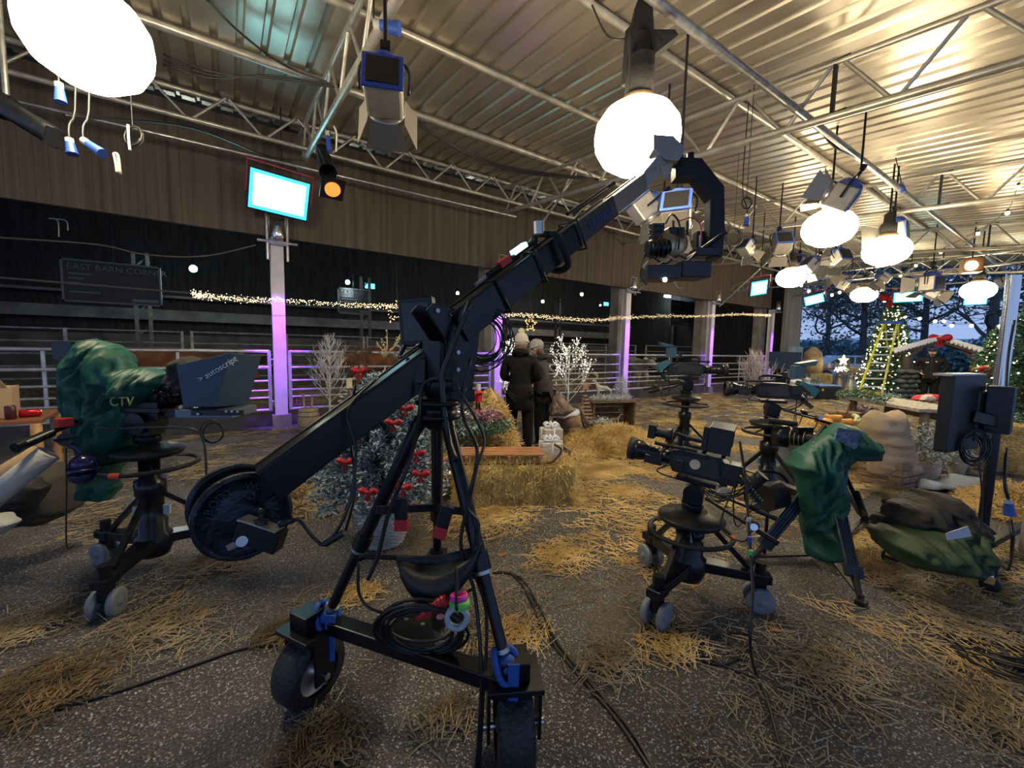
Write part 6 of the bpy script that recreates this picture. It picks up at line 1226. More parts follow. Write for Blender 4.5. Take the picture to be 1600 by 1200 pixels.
# ---------------------------------------------------------------- people
def person(label, loc, yaw, H=1.68, hat=None, hatm=None, bend=0.0, arms='front', coatm=None, trm=None, long=False, wide=1.0, hood=True, cap=False, bob=False):
    s = H/1.68; t = T('person', label, 'person', (0, 0, 0)); SK = mat('skin', (.62, .38, .28), .55); ct = coatm or mat('black_coat', (.006, .006, .007), .75, spec=.25, var=.2, bump=.7, bscale=14); tr = trm or mat('black_trousers', (.007, .007, .008), .8, spec=.25, bump=.6, bscale=12)
    def b(p): x, y, z = p; f = max(0, z-.95)*bend; return (x, y+f, z-abs(f)*.15)            # facing +y
    hx = .10
    sh, el, wr = [], [], []
    for sg in (-1, 1):
        sh.append((sg*.19*wide, 0, 1.36))
        if arms == 'front': el.append((sg*.25*wide, .04, 1.10)); wr.append((sg*.14, .26, 1.06))
        elif arms == 'pocket': el.append((sg*.26*wide, -.03, 1.12)); wr.append((sg*.15*wide, .10, .93))
        else: el.append((sg*.24*wide, .0, 1.08)); wr.append((sg*.25, .04, .84))
    vs = [(0, 0, .93), (0, 0, 1.12), (0, 0, 1.32), (0, .0, 1.43), (0, .015, 1.50)]; es = [(0, 1), (1, 2), (2, 3), (3, 4)]; rs = [(.15, .11), (.13, .10), (.16, .10), .055, .055]
    for i, sg in enumerate((-1, 1)):
        k = len(vs); vs += [(sg*hx, 0, .88), (sg*.11, .02, .48), (sg*.12, -.02, .09), (sg*.13, .12, .05)]; es += [(0, k), (k, k+1), (k+1, k+2), (k+2, k+3)]; rs += [.085, .058, .042, .038]
        k = len(vs); vs += [sh[i], el[i], wr[i]]; es += [(2, k), (k, k+1), (k+1, k+2)]; rs += [.055, .042, .03]
        W0 = V(wr[i]); dd = (W0-V(el[i])).normalized(); sd = V((sg*-1, 0, .2)).normalized(); k2 = len(vs); vs.append(tuple(W0+dd*.06)); es.append((k+2, k2)); rs.append((.035, .018))
        for f in range(4): o_ = dd.cross(V((0, 0, 1))).normalized()*(.026-.0175*f)*-sg; L = (.068, .078, .074, .06)[f]; n_ = len(vs); vs += [tuple(W0+dd*.085+o_), tuple(W0+dd*(.085+L*.55)+o_+V((0, 0, -.008))), tuple(W0+dd*(.085+L*.85)+o_+V((0, 0, -.03)))]; es += [(k2, n_), (n_, n_+1), (n_+1, n_+2)]; rs += [.0095, .009, .007]
        n_ = len(vs); vs += [tuple(W0+dd*.045+V((-sg*.03, 0, .01))), tuple(W0+dd*.08+V((-sg*.048, 0, .0)))]; es += [(k2, n_), (n_, n_+1)]; rs += [.011, .008]
    vs = [b(v) for v in vs]; o = skin('body', vs, es, rs, SK, 0, 1); o.parent = t
    hc = V(b((0, .03, 1.585))); tl = Matrix.Rotation(-bend*1.2, 3, 'X'); q = B(); q.ball(hc, (.076, .095, .115), 20, 16, rot=tl); q.tube([hc+tl @ V((0, .09, .02)), hc+tl @ V((0, .115, -.015)), hc+tl @ V((0, .092, -.03))], [.009, .014, .008], 6)
    for sg in (-1, 1): q.ball(hc+tl @ V((sg*.078, -.005, -.005)), (.012, .022, .034), 8, 6); q.ball(hc+tl @ V((sg*.03, .078, -.045)), (.03, .018, .03), 8, 6)
    o = q.out('head', SK, t); q = B()
    for sg in (-1, 1): q.ball(hc+tl @ V((sg*.031, .083, .012)), (.013, .008, .008), 8, 6)
    q.tube([hc+tl @ V((-.026, .088, -.058)), hc+tl @ V((0, .098, -.055)), hc+tl @ V((.026, .088, -.058))], .005, 5); x = q.out('face_features', mat('face_dark', (.12, .05, .04), .4), o); x.location = (0, 0, 0)
    # coat: torso and sleeves as one skinned surface, a little larger than the body
    z0 = .72 if long else .80; cv = [(0, 0, z0), (0, 0, .98), (0, 0, 1.14), (0, -.005, 1.32), (0, -.005, 1.42)]; ce = [(0, 1), (1, 2), (2, 3), (3, 4)]; cr_ = [(.185*wide, .14), (.18*wide, .14), (.165*wide, .13), (.185*wide, .13), (.085, .085)]
    for i in (0, 1): k = len(cv); cv += [sh[i], el[i], tuple(V(el[i]).lerp(V(wr[i]), .93))]; ce += [(3, k), (k, k+1), (k+1, k+2)]; cr_ += [.088, .068, .05]
    o = skin('coat', [b(v) for v in cv], ce, cr_, ct, 0, 2); o.parent = t
    q = B(); q.lathe(b((0, 0, z0-.06)), [(.9, 0), (1, .01), (.97, .12), (.93, .30), (.8, .36)], n=28, sx=.155, sy=.20*wide); q.out('coat_skirt', ct, t)
    if hood: B().torus(b((0, -.045, 1.44)), .085, .042, (0, .35, 1), 20, 8).out('hood', ct, t)
    tv = [(0, 0, .92)]; te = []; trr = [(.16*wide, .12)]
    for sg in (-1, 1): k = len(tv); tv += [(sg*hx, 0, .84), (sg*.115, .02, .48), (sg*.125, -.02, .10)]; te += [(0, k), (k, k+1), (k+1, k+2)]; trr += [.108*wide, .085*wide, .072*wide]
    o = skin('trousers', [b(v) for v in tv], te, trr, tr, 0, 2); o.parent = t
    for sg in (-1, 1): q = B(); q.ball((sg*.13, .05, .05), (.055, .14, .055), 14, 10); q.box((sg*.13, .05, .012), (.09, .26, .024)); q.out('boot', BRB, t)
    if hat == 'beanie':
        q = B(); q.ball(hc+tl @ V((0, -.012, .045)), (.098, .112, .105), 24, 16, rot=tl); q.torus(hc+tl @ V((0, -.01, .02)), .092, .022, tl @ V((0, .15, 1)), 24, 8); ho = q.out('beanie', hatm, t)
        if bob: q = B(); q.ball(hc+tl @ V((0, -.01, .165)), (.045, .045, .04), 14, 10); x = q.out('bobble', mat('cream_pompom', (.72, .66, .50), .9, bump=1, bscale=60), ho); x.location = (0, 0, 0)
        q = B(); q.ball(hc+tl @ V((0, -.045, -.06)), (.075, .06, .07), 14, 10); q.out('hair', mat('brown_hair', (.12, .07, .04), .6), t)
    elif cap:
        q = B(); q.ball(hc+V((0, -.005, .045)), (.088, .105, .085), 20, 12); q.prism([(-.07, 0), (.07, 0), (.05, .09), (-.05, .09)], hc+V((0, .08, .05)), (1, 0, 0), (0, 1, -.2), .012); q.out('cap', mat('black_cap', (.015, .015, .016), .8), t); B().ball(hc+V((0, .055, -.065)), (.055, .045, .05), 12, 8).out('beard', mat('dark_beard', (.10, .06, .045), .9), t)
    t.location = loc; t.rotation_euler = (0, 0, yaw); t.scale = (s, s, s); return t
fy = lambda v: atan2(v[1], v[0])-pi/2
p1 = PD(812, 640, 5.7); p1.z = 0; p2 = PD(848, 640, 6.1); p2.z = 0
person('person in a cream bobble beanie and black coat seen from behind', p1, fy(V((CF.x, CF.y, 0))+CR*.12), 1.66, 'beanie', mat('cream_knit', (.66, .62, .50), .9, bump=1, bscale=70), .0, 'front', long=True, bob=True, wide=.98)
person('person in a pale grey beanie and dark coat, head bowed, beside the bobble hat', p2, fy(-CR+V((CF.x, CF.y, 0))*.45), 1.60, 'beanie', mat('grey_knit', (.46, .45, .42), .9, bump=1, bscale=70), .16, 'front', coatm=mat('plum_black_coat', (.022, .015, .017), .7, bump=.6, bscale=12))
gp = PD(1452, 600, 12.8); gp.z = 0; gd = person('person in a bulky black coat and cap standing with hands in pockets under the hut', gp, fy(-ray(1452, 600)), 1.72, None, None, 0, 'pocket', long=True, wide=1.32, cap=True)
q = B(); q.box((.09, .195, 1.27), (.07, .01, .028)); q.box((-.10, .195, 1.30), (.03, .01, .02)); o = q.out('chest_badges', WHT, gd); o.location = (0, 0, 0); q = B(); q.beam((0, .19, 1.38), (0, .20, .85), .008, .01); o = q.out('coat_zip', GUN, gd); o.location = (0, 0, 0)
# ================================================================ RIGHT SIDE OF THE SET
c = PD(1224, 728, 4.7); c.z = 0; t = T('galvanised_bin', 'round galvanised metal bin behind the lens of the covered tripod camera', 'bin', c); ZN = mat('dull_zinc', (.36, .38, .40), .45, .6, var=.2, scale=5)
B().lathe(c, [(.17, 0), (.185, .01), (.20, .28), (.205, .29), (.20, .30), (.215, .55), (.225, .56), (.215, .57), (.20, .56), (.18, .05), (0, .04)], n=32, cap=False).out('drum', ZN, t); q = B(); q.torus(c+V((0, 0, .565)), .218, .01, n=32); q.out('rim', ZN, t)
# hessian sack on a crate
kc = G(1408, 762); cy_ = radians(-12); crate(kc+V((.12, .12, 0)), .5, .42, .30, cy_, 'slatted wooden crate under the bulging hessian sack', mat('tan_crate', (.33, .23, .14), .8, var=.3), 4)
q = ppuff([(1352, 652), (1366, 640), (1384, 646), (1404, 640), (1414, 656), (1420, 690), (1430, 722), (1434, 734), (1420, 742), (1396, 744), (1372, 746), (1358, 738), (1362, 715), (1356, 690), (1346, 668)], 4.75, .17, .17, fold=.05, fs=7, seed=5, stretch=(.4, 1.8))
one(q, 'hessian_sack', mat('hessian', (.55, .42, .28), .85, var=.15, scale=3, bump=.6, bscale=90), 'bulging tan hessian sack standing on the slatted crate', 'sack')
# rustic table with garlands
ta, tbb = PD(1392, 634, 6.7), PD(1540, 655, 5.2); ta.z = tbb.z = .80; d = (tbb-ta).normalized(); nb_ = V((-d.y, d.x, 0)); 
if nb_.dot(CF) < 0: nb_ = -nb_
LW = mat('limed_wood', (.42, .39, .34), .7, var=.3, scale=5, stretch=(1, 8, 8), bump=.3); t = T('rustic_table', 'long limed-wood table dressed with garlands behind the sack', 'table', (ta+tbb)/2-V((0, 0, .8)))
for i in range(4): B().beam(ta+nb_*(.1+.19*i), tbb+nb_*(.1+.19*i), .18, .045).out('top_plank', LW, t, bevel=.005)
B().beam(ta+nb_*.05-V((0, 0, .13)), tbb+nb_*.05-V((0, 0, .13)), .03, .14).out('apron', mat('grey_brown_crate', (.20, .15, .10), .8, var=.3), t)
for f in (.06, .94):
    for w in (.1, .62): p = ta+(tbb-ta)*f+nb_*w; B().lathe(V((p.x, p.y, 0)), [(.06, 0), (.06, .06), (.035, .1), (.05, .25), (.055, .4), (.03, .46), (.05, .5), (.05, .77)], n=14).out('leg', mat('grey_brown_crate', (.20, .15, .10), .8, var=.3), t)
garland([ta+V((0, 0, .02)), ta+d*.5-V((0, 0, .07)), ta+d*1.0+V((0, 0, .0)), ta+d*1.5-V((0, 0, .07)), ta+d*1.9], .09, 3000, 8, 'thick green garland hanging along the near edge of the limed-wood table')
garland([ta+nb_*.75+V((0, 0, .05)), ta+nb_*.75+d*.4+V((0, 0, .1)), ta+nb_*.75+d*.9+V((0, 0, .06))], .10, 1600, 9, 'leafy garland with yellow flowers along the back of the limed-wood table')
q = B(); g = random.Random(4); MUM = mat('yellow_mum', (.72, .58, .08), .7)
for i in range(5):
    p = ta+nb_*.75+d*(.12+.17*i)+V((0, g.uniform(-.03, .03), .13)); q = B()
    for j in range(60): e = V((g.gauss(0, 1), g.gauss(0, 1), g.gauss(.3, 1))).normalized(); s_ = e.cross(V((g.random(), g.random(), .3))).normalized()*.006; k = q.add([p-s_, p+s_, p+e*.055]); q.face((k, k+1, k+2))
    one(q, 'yellow_flower', MUM, NTH[i] + ' yellow pompom flower from the left in the back garland', 'flower', 'yellow flowers on the back garland', org=p)
def onT(px, py, k): p = PD(px, py, k); p.z = .825; return p
p = onT(1478, 632, 6.2); t = T('drink_glass', 'glass of amber drink on the limed-wood table', 'drink glass', p); B().lathe(p, [(.04, 0), (.045, .01), (.045, .15)], n=18).out('glass', mat('amber_glass', (.75, .40, .12), .1, trans=.5), t); B().lathe(p+V((0, 0, .012)), [(.035, 0), (.035, .06)], n=14).out('candle', glow('drink_glow', (1, .45, .12), 1.2), t)  # amber drink, no candle; the inner part is given an added glow
q = puff([(-.26, -.03), (-.2, .05), (0, .07), (.2, .05), (.26, -.02), (0, -.06)], onT(1452, 632, 6.3)+V((0, 0, .03)), CR, (0, 0, 1), .08, fold=.05, seed=3); one(q, 'red_cloth', mat('red_cloth', (.62, .03, .06), .7), 'red cloth heaped on the limed-wood table in front of the guard', 'cloth')
q = puff([(-.11, -.02), (-.08, .05), (.03, .06), (.11, .0), (0, -.04)], onT(1449, 634, 6.15)+V((0, 0, .04)), CR, (0, 0, 1), .05, fold=.03, seed=3); one(q, 'cream_cloth', mat('cream_cloth', (.75, .68, .55), .7), 'cream cloth tucked in front of the red one on the table', 'cloth')
# produce on a straw bale: squashes, leeks, basket
bc = PD(1322, 700, 5.4); bc.z = 0; bale(bc+V((.2, .35, 0)), 1.1, .7, .52, -.6, 'straw bale behind the covered camera, loaded with squashes', 44, 2600)
g = random.Random(9); OR = mat('squash_orange', (.72, .36, .07), .5, var=.2); SQ = [(1291, 648), (1302, 645), (1314, 650), (1297, 655), (1308, 658), (1321, 655), (1286, 655), (1328, 660)]
tb2 = .56
SQL = ['top left orange squash in the pile on the bale', 'orange squash topmost at the back of the pile on the bale', 'orange squash at the back right of the pile on the bale', 'orange squash at the front left of the pile, second from the left', 'topmost orange squash in the middle of the pile on the bale', 'orange squash right of the middle of the pile on the bale', 'leftmost orange squash in the pile on the bale', 'rightmost orange squash in the pile on the bale']
for i, (x, y) in enumerate(SQ):
    p = PD(x, y, 5.5); p.z = tb2+.03+(.05 if i in (1, 4) else 0); q = B(); a = g.uniform(0, 3); q.lathe(p-V((cos(a), sin(a), 0))*.09, [(.01, 0), (.045, .02), (.055, .06), (.04, .11), (.028, .15), (.03, .19), (.01, .2)], axis=(cos(a), sin(a), .1), n=14); t = T('butternut_squash', NTH[i] + ' squash placed in the orange pile on the bale' if 0 else SQL[i], 'squash', p, 'orange squashes piled on the bale'); q.out('flesh', OR, t); q = B(); q.cyl(p+V((cos(a), sin(a), .1))*.1, p+V((cos(a), sin(a), .15))*.125, .009, n=6); q.out('stem', BRK, t)
for i in range(5):
    p = PD(1332+5*i, 647, 5.6); p.z = tb2+.03; a = .3*i; q = B(); q.tube([p, p+V((.12, .02*i, .01)), p+V((.22, .05*i, .05))], [.014, .017, .03], 7); q.out; one(q, 'leek', mat('pale_leek', (.55, .62, .30), .5), NTH[i] + ' leek from the left beside the squashes', 'leek', 'leeks beside the squashes', org=p)
p = PD(1352, 628, 6.6); p.z = .70; t = T('handled_basket', 'dark round-handled basket behind the squashes', 'basket', PD(1320, 640, 6.2)); bp2 = PD(1326, 648, 6.0); bp2.z = tb2; q = B(); q.lathe(bp2, [(.12, 0), (.15, .1), (.14, .11)], n=20); q.out('bowl', WOD, t); q = B(); q.torus(bp2+V((0, 0, .09)), .15, .012, CR*.2+V((0, -1, 0)), 24, 6, 0, pi); q.out('handle', WOD, t)
c = PD(1350, 640, 6.9); c.z = 0; crate(c, .8, .5, .5, -.5, 'low brown crate with berries behind the squashes', WOD, 3); q = foliage(c+V((0, 0, .56)), .34, .2, .08, 500, 6, [mat('plum_heather', (.25, .10, .14), .7), NDF], .05, .8); one(q, 'berry_bunch', [_m['plum_heather'], NDF], 'bunch of dark berries on the crate behind the squashes', 'berries', kind='stuff')
q = puff([(-.2, 0), (-.15, .1), (.05, .13), (.2, .05), (.15, -.04), (-.1, -.05)], PD(1362, 624, 7.2), CR, (0, 0, 1), .12, fold=.03, seed=9); one(q, 'bread_loaf', mat('loaf_brown', (.40, .22, .10), .7), 'round brown loaf-shaped basket behind the squashes, near the ladder foot', 'loaf')
# pots and shrub under the table
def pot(c, r, h, m, label, lf, seed, hh=.3):
    t = T('potted_shrub', label, 'potted plant', c); B().lathe(c, [(r*.7, 0), (r, h), (r*.9, h), (r*.8, h*.9), (0, h*.88)], n=20, cap=False).out('pot', m, t); q = foliage(V(c)+V((0, 0, h+hh*.5)), r*2, r*2, hh, 900, seed, lf, .05, .35); tag(q.out('foliage', lf, t), kind='stuff')
TP = mat('sandy_pot', (.52, .42, .30), .8, var=.2); pot(G(1450, 755), .11, .26, TP, 'frosted shrub in a sandy pot right of the hessian sack', [NDL, NDF], 3, .34); pot(G(1478, 742), .12, .2, mat('grey_pot', (.3, .3, .3), .8), 'low frosted shrub in a grey pot under the table', [NDL, NDF, SNW], 5, .3)
c = G(1492, 752); q = B(); q.lathe(c, [(.12, 0), (.12, .05), (.06, .08), (.09, .2), (.10, .3), (.06, .42), (.05, .5), (.09, .54), (.11, .58), (.11, .62)], n=22); one(q, 'stone_baluster', mat('sandstone', (.40, .33, .24), .85, bump=.4), 'sandstone baluster standing under the table near the monitor', 'baluster')
q = puff([(-.5, 0), (-.45, .12), (-.2, .06), (0, .15), (.3, .1), (.5, .0)], G(1500, 765)+V((0, 0, .02)), CR, (0, 0, 1), .15, fold=.05, seed=7); one(q, 'snow_blanket', mat('pale_blue_snow', (.50, .58, .66), .8, bump=.5), 'pale snow blanket on the ground under the table, left of the stand', 'blanket')
b_ = G(1615, 745); bale(b_+V((.35, .35, 0)), .9, .6, .62, .2, 'upright straw bale at the right edge behind the steel stand', 45, 2600); heap(G(1590, 790), .7, .4, .16, 46, 2200, 'straw_mound', STR, 'loose straw mound at the right edge below the upright bale', 'straw', .16)
# lit green trees
def littree(c, h, r, seed, label, fr=.1, lights=300, bl=6, ribbon=False, nb=130, per=60, nl=.09, bs=.018):
    c = V(c); t = T('lit_christmas_tree', label, 'christmas tree', c); nd, st = conifer(c+V((0, 0, .15)), h, r, seed, fr, nb, per, nl); tag(nd.out('needles', [NDG, NDL], t), kind='stuff'); st.out('trunk', BRK, t); g = random.Random(seed); q = B()
    for i in range(lights): f = g.random()**1.1; a = g.uniform(0, 6.28); rr = r*(1-f)**.8*g.uniform(.8, 1.05)+.02; q.ball(c+V((cos(a)*rr, sin(a)*rr, .2+f*h)), bs, 4, 3)
    tag(q.out('tiny_lights', glow('tree_bulb', (1, .8, .5), bl), t), kind='stuff'); return t
xc = PX(1382, 610, 20.6); xc.z = 0; t = littree(xc, 3.35, .95, 3, 'tall lit green tree with a red bow on top behind the yellow ladder', .05, 480, 8, nl=.13, bs=.022); bow(t, xc+V((-.3, 0, 3.6)), .28, -ray(1382, 600))
xc = PD(1600, 600, 5.9); xc.z = 0; littree(xc+V((.3, .0, 0)), 2.15, .62, 4, 'snow-tipped lit fir at the right edge behind the steel stand', .3, 160, 8, nb=160, per=80, nl=.06, bs=.012)
xc = PD(1552, 600, 11); xc.z = 0; t = littree(xc, 2.1, .62, 5, 'lit tree wound with gold ribbon between the hut and the steel stand', .15, 180, 8, nl=.09, bs=.014); q = B(); q.tube([xc+V((cos(i*.45)*.66*(1-i/44), sin(i*.45)*.66*(1-i/44), .4+i*.042)) for i in range(40)], .045, 5); q.out('gold_ribbon', mat('gold_ribbon', (.55, .42, .18), .5), t); bow(t, PD(1541, 578, 10.3), .16)
# yellow stepladder
YL = mat('yellow_fibreglass', (.62, .66, .05), .45); t = T('stepladder', 'tall yellow stepladder with a blue top in front of the lit tree', 'ladder', PX(1370, 622, 17))
kL = 14.6; top1, top2 = PD(1381, 506, kL), PD(1402, 506, kL); f1, f2 = G(1338, 624), G(1376, 624); r1, r2 = G(1381, 614)+V((1.1, 0, 0)), G(1407, 614)
f2 = f1+(f2-f1)*1.0; B().beam(f1, top1, .05, .09).out('rail', YL, t); B().beam(f2, top2, .05, .09).out('rail', YL, t); B().beam(r1, top1+V((.1, 0, 0)), .04, .06).out('rear_rail', YL, t); B().beam(r2, top2+V((.1, 0, 0)), .04, .06).out('rear_rail', YL, t)
for i in range(9): f = (i+.55)/9.6; B().beam(f1.lerp(top1, f), f2.lerp(top2, f), .10, .04).out('step', mat('pale_aluminium', (.75, .78, .80), .5), t)
for i in range(5): f = (i+.8)/5.6; B().beam(r1.lerp(top1, f), r2.lerp(top2, f), .03, .03).out('rear_brace', STL, t)
q = B(); q.beam(top1-(top2-top1)*.2+V((0, 0, .05)), top2+(top2-top1)*.2+V((0, 0, .05)), .3, .10); q.out('top_cap', BLU, t, bevel=.01)
# hut: two posts and a snow-edged gable with scalloped boards, red bow
hk = 13.6; A_, P0, E_ = PD(1398, 548, hk), PD(1471, 527, hk), PD(1566, 556, hk-1.0); DKW = mat('dark_hut_wood', (.07, .05, .045), .8, var=.3, bump=.4); t = T('market_hut', 'open wooden hut front with a snow-edged gable and a red bow', 'hut', G(1470, 622))
bk = V((1.4, .3, 0))
for a, e in ((A_, P0), (P0, E_)):
    B().beam(a-V((0, 0, .10)), e-V((0, 0, .10)), .06, .16).out('gable_beam', DKW, t); B().beam(a+bk-V((0, 0, .10)), e+bk-V((0, 0, .10)), .06, .16).out('gable_beam', DKW, t)
    q = B(); n = 13
    for i in range(n): p0_, p1_ = a.lerp(e, i/n), a.lerp(e, (i+1)/n); q.beam(p0_+V((0, 0, .02)), p1_+V((0, 0, .02)), .16, .10); q.ball(p0_.lerp(p1_, .5)-V((.05, 0, .05)), ((p1_-p0_).length*.5, .05, .06), 8, 6)
    q.out('snow_edge', SNW, t); q = B(); k = q.add([a, e, e+bk, a+bk, a+V((0, 0, .05)), e+V((0, 0, .05)), e+bk+V((0, 0, .05)), a+bk+V((0, 0, .05))]); [q.face([k+i for i in f]) for f in ((3, 2, 1, 0), (4, 5, 6, 7), (0, 1, 5, 4), (2, 3, 7, 6))]; q.out('roof_slope', SNW, t)
for (x, y) in ((1418, 620), (1525, 632)):
    p = PD(x, 560, hk-(0 if x < 1500 else .5)); b2 = V((p.x, p.y, 0)); B().cyl(b2, b2+V((0, 0, p.z+.08)), .13, .12, n=12).out('post', DKW, t)
q = B(); q.beam(PD(1418, 572, hk)+V((0, 0, .3)), PD(1440, 545, hk), .05, .08); q.beam(PD(1525, 580, hk-.5)+V((0, 0, .3)), PD(1505, 548, hk-.3), .05, .08); q.out('braces', DKW, t); bow(t, P0-V((.15, 0, .05)), .24, -ray(1471, 530), m=mat('red_velvet', (.42, .01, .03), .8))
# stone-like stack, picket fence
c = PD(1421, 600, 13.0); c.z = 0; t = T('slate_wall_stack', 'short stack of dark rounded stones left of the guard', 'stone stack', c); g = random.Random(3)
for r_ in range(7):
    for i in range(3): B().ball(c+CR*(-.28+.28*i+(.1 if r_ % 2 else 0))+V((0, 0, .09+.15*r_-c.z)), (.17, .15, .085), 10, 6).out('stone', mat('dark_stone', (.07, .08, .09), .7, var=.4, bump=.4), t)
for i in range(9):
    p = PD(1466+8.2*i, 610, 15.0); p.z = 0; q = B(); q.prism([(-.05, 0), (.05, 0), (.05, .85), (0, .95), (-.05, .85)], p, CR, (0, 0, 1), .025); q.out if 0 else None
    if i == 0: t = T('picket_fence', 'low dark picket fence behind the guard in the hut', 'fence', p); P0_ = p
    q.out('picket', DKW, t); last = p
B().beam(P0_+V((0, 0, .6)), last+V((0, 0, .6)), .03, .07).out('fence_rail', DKW, t)
q = puff([(-.9, 0), (-.5, .4), (0, .62), (.5, .6), (.9, .3), (1, 0)], PD(1495, 612, 14.5)*1.0, CR, (0, 0, 1), .3, fold=.05, seed=2); 
for p in q.v: p.z = max(p.z-q.v[0].z*0, .0)
one(q, 'straw_stack', mat('brown_straw', (.22, .15, .08), .85, var=.3, bump=.6), 'brown straw stack behind the guard, right of the stone stack', 'straw')
# clutter by the end wall
def churn(x, y, k, s, label, m=ZN):
    c = PD(x, y, k); c.z = 0; t = T('milk_churn', label, 'milk churn', c, None); B().lathe(c, [(.17*s, 0), (.18*s, .02), (.18*s, .38*s), (.11*s, .5*s), (.10*s, .6*s), (.13*s, .64*s)], n=22).out('body', m, t); B().lathe(c+V((0, 0, .63*s)), [(.12*s, 0), (.12*s, .03*s), (.05*s, .05*s), (.03*s, .08*s)], n=18).out('lid', m, t)
    for a in (0, pi): B().torus(c+V((cos(a)*.13*s, sin(a)*.13*s, .52*s)), .05*s, .01, (sin(a), cos(a), 0), 12, 5).out('handle', m, t)
churn(1329, 600, 14.9, 1.12, 'right of the two milk churns by the ladder foot'); churn(1311, 598, 15.2, 1.15, 'left darker milk churn by the ladder foot', mat('old_churn', (.20, .19, .17), .5, .6)); churn(1260, 600, 13.9, 1.0, 'milk churn standing behind the white sack', mat('pale_churn', (.5, .52, .53), .4, .5))
q = foliage(PD(1334, 584, 15)+V((0, 0, .05)), .5, .4, .25, 600, 4, [STD, NDF], .12, .2); one(q, 'dried_grass', [STD, NDF], 'dried grasses standing in the right milk churn', 'dried grass', kind='stuff')
c = G(1286, 624); t = T('storage_tub', 'black plastic tub with a bright blue lid near the end wall', 'tub', c); B().box(c+V((0, 0, .22)), (.66, .5, .44), rot=-.6, taper=1.12).out('tub', BLK, t, bevel=.03)
q = B(); q.box(c+V((0, 0, .47)), (.74, .56, .05), rot=-.6); q.out('lid', mat('sky_blue_lid', (.16, .34, .72), .35), t, bevel=.02); B().box(c+V((-.36, -.06, .34)), (.02, .16, .07), rot=-.6).out('yellow_sticker', mat('yellow_sticker', (.7, .5, .05), .5), t)
q = ppuff([(1232, 594), (1250, 592), (1254, 606), (1262, 612), (1270, 622), (1250, 626), (1236, 622)], 12.9, .2, fold=.08, seed=6); one(q, 'white_sack', mat('white_plastic_sack', (.70, .72, .78), .4), 'crumpled white plastic sack by the tub with the blue lid', 'sack')
p = PD(1226, 570, 14.5); t = T('display_screen', 'blank black television screen standing by the last purple post', 'screen', V((p.x, p.y, 0))); B().box(p+V((0, 0, .15)), (1.0, .06, .6), rot=-.8).out('screen', mat('dark_screen', (.008, .009, .012), .12), t); q = B(); q.cyl(V((p.x, p.y+.05, 0)), p, .035); q.box((p.x, p.y+.05, .02), (.6, .5, .04)); q.out('stand', BMT, t)
c = PD(1273, 590, 17.0); c.z = 0; t = T('straw_chair', 'hooded chair built of straw beside the end wall', 'chair', c); B().box(c+V((0, 0, .35)), (.9, .8, .7), rot=-.6).out('seat_base', STD, t, bevel=.05); q = B(); q.lathe(c+V((.2, .2, .7)), [(.5, 0), (.52, .5), (.40, .85), (.15, 1.05), (0, 1.08)], n=18, sx=.7); q.out('hood', STD, t)
c = PD(1302, 590, 17.5); c.z = 0; M = Matrix.Rotation(-.7, 3, 'Z'); t = T('craft_table', 'dark table of ornaments behind the milk churns', 'table', c); B().box(c+V((0, 0, .86)), (1.7, .6, .06), rot=-.7).out('table_top', DKW, t)
for sx in (-.75, .75): B().box(c+M @ V((sx, 0, .42)), (.08, .5, .84), rot=-.7).out('leg', DKW, t)
g = random.Random(5)
for i in range(6): p = c+M @ V((-.7+.27*i, g.uniform(-.15, .15), .89)); q = B(); q.lathe(p, [(.05, 0), (.08, .05), (.06, .15), (.03, .2+.03*i)], n=12); one(q, 'ornament', (mat('white_ornament', (.6, .6, .6), .4), mat('brown_ornament', (.3, .2, .12), .5))[i % 2], ['white', 'brown', 'pale', 'dark', 'taller white', 'tallest brown'][i] + ' little jar on the ornament table behind the churns', 'ornament', 'jars on the craft table')
c = PD(1318, 563, 16.5); t = T('gold_star_light', 'glowing golden star over twinkling lights above the churns', 'star light', V((c.x, c.y, 0))); q = B(); q.prism([(cos(pi/2+i*pi/5)*(.22 if i % 2 == 0 else .1), sin(pi/2+i*pi/5)*(.22 if i % 2 == 0 else .1)) for i in range(10)], c, CR, (0, 0, 1), .05); q.out('star', glow('gold_glow', (1, .72, .25), 3), t); q = B(); g = random.Random(1); [q.ball(c+V((g.gauss(0, .25), g.gauss(0, .1), -.35+g.gauss(0, .06))), .022, 5, 3) for _ in range(50)]; tag(q.out('twinkle_lights', glow('tree_bulb', (1, .8, .5), 8), t), kind='stuff'); B().cyl(V((c.x, c.y, 0)), c, .02).out('stake', BRK, t)
foliage_o = foliage(PD(1268, 588, 15.5)*1.0-V((0, 0, .3)), .5, .4, .4, 700, 5, [NDL, GL2], .1, .3); one(foliage_o, 'frosted_bush', [NDL, GL2], 'frosted bush in front of the straw chair', 'bush', kind='stuff')

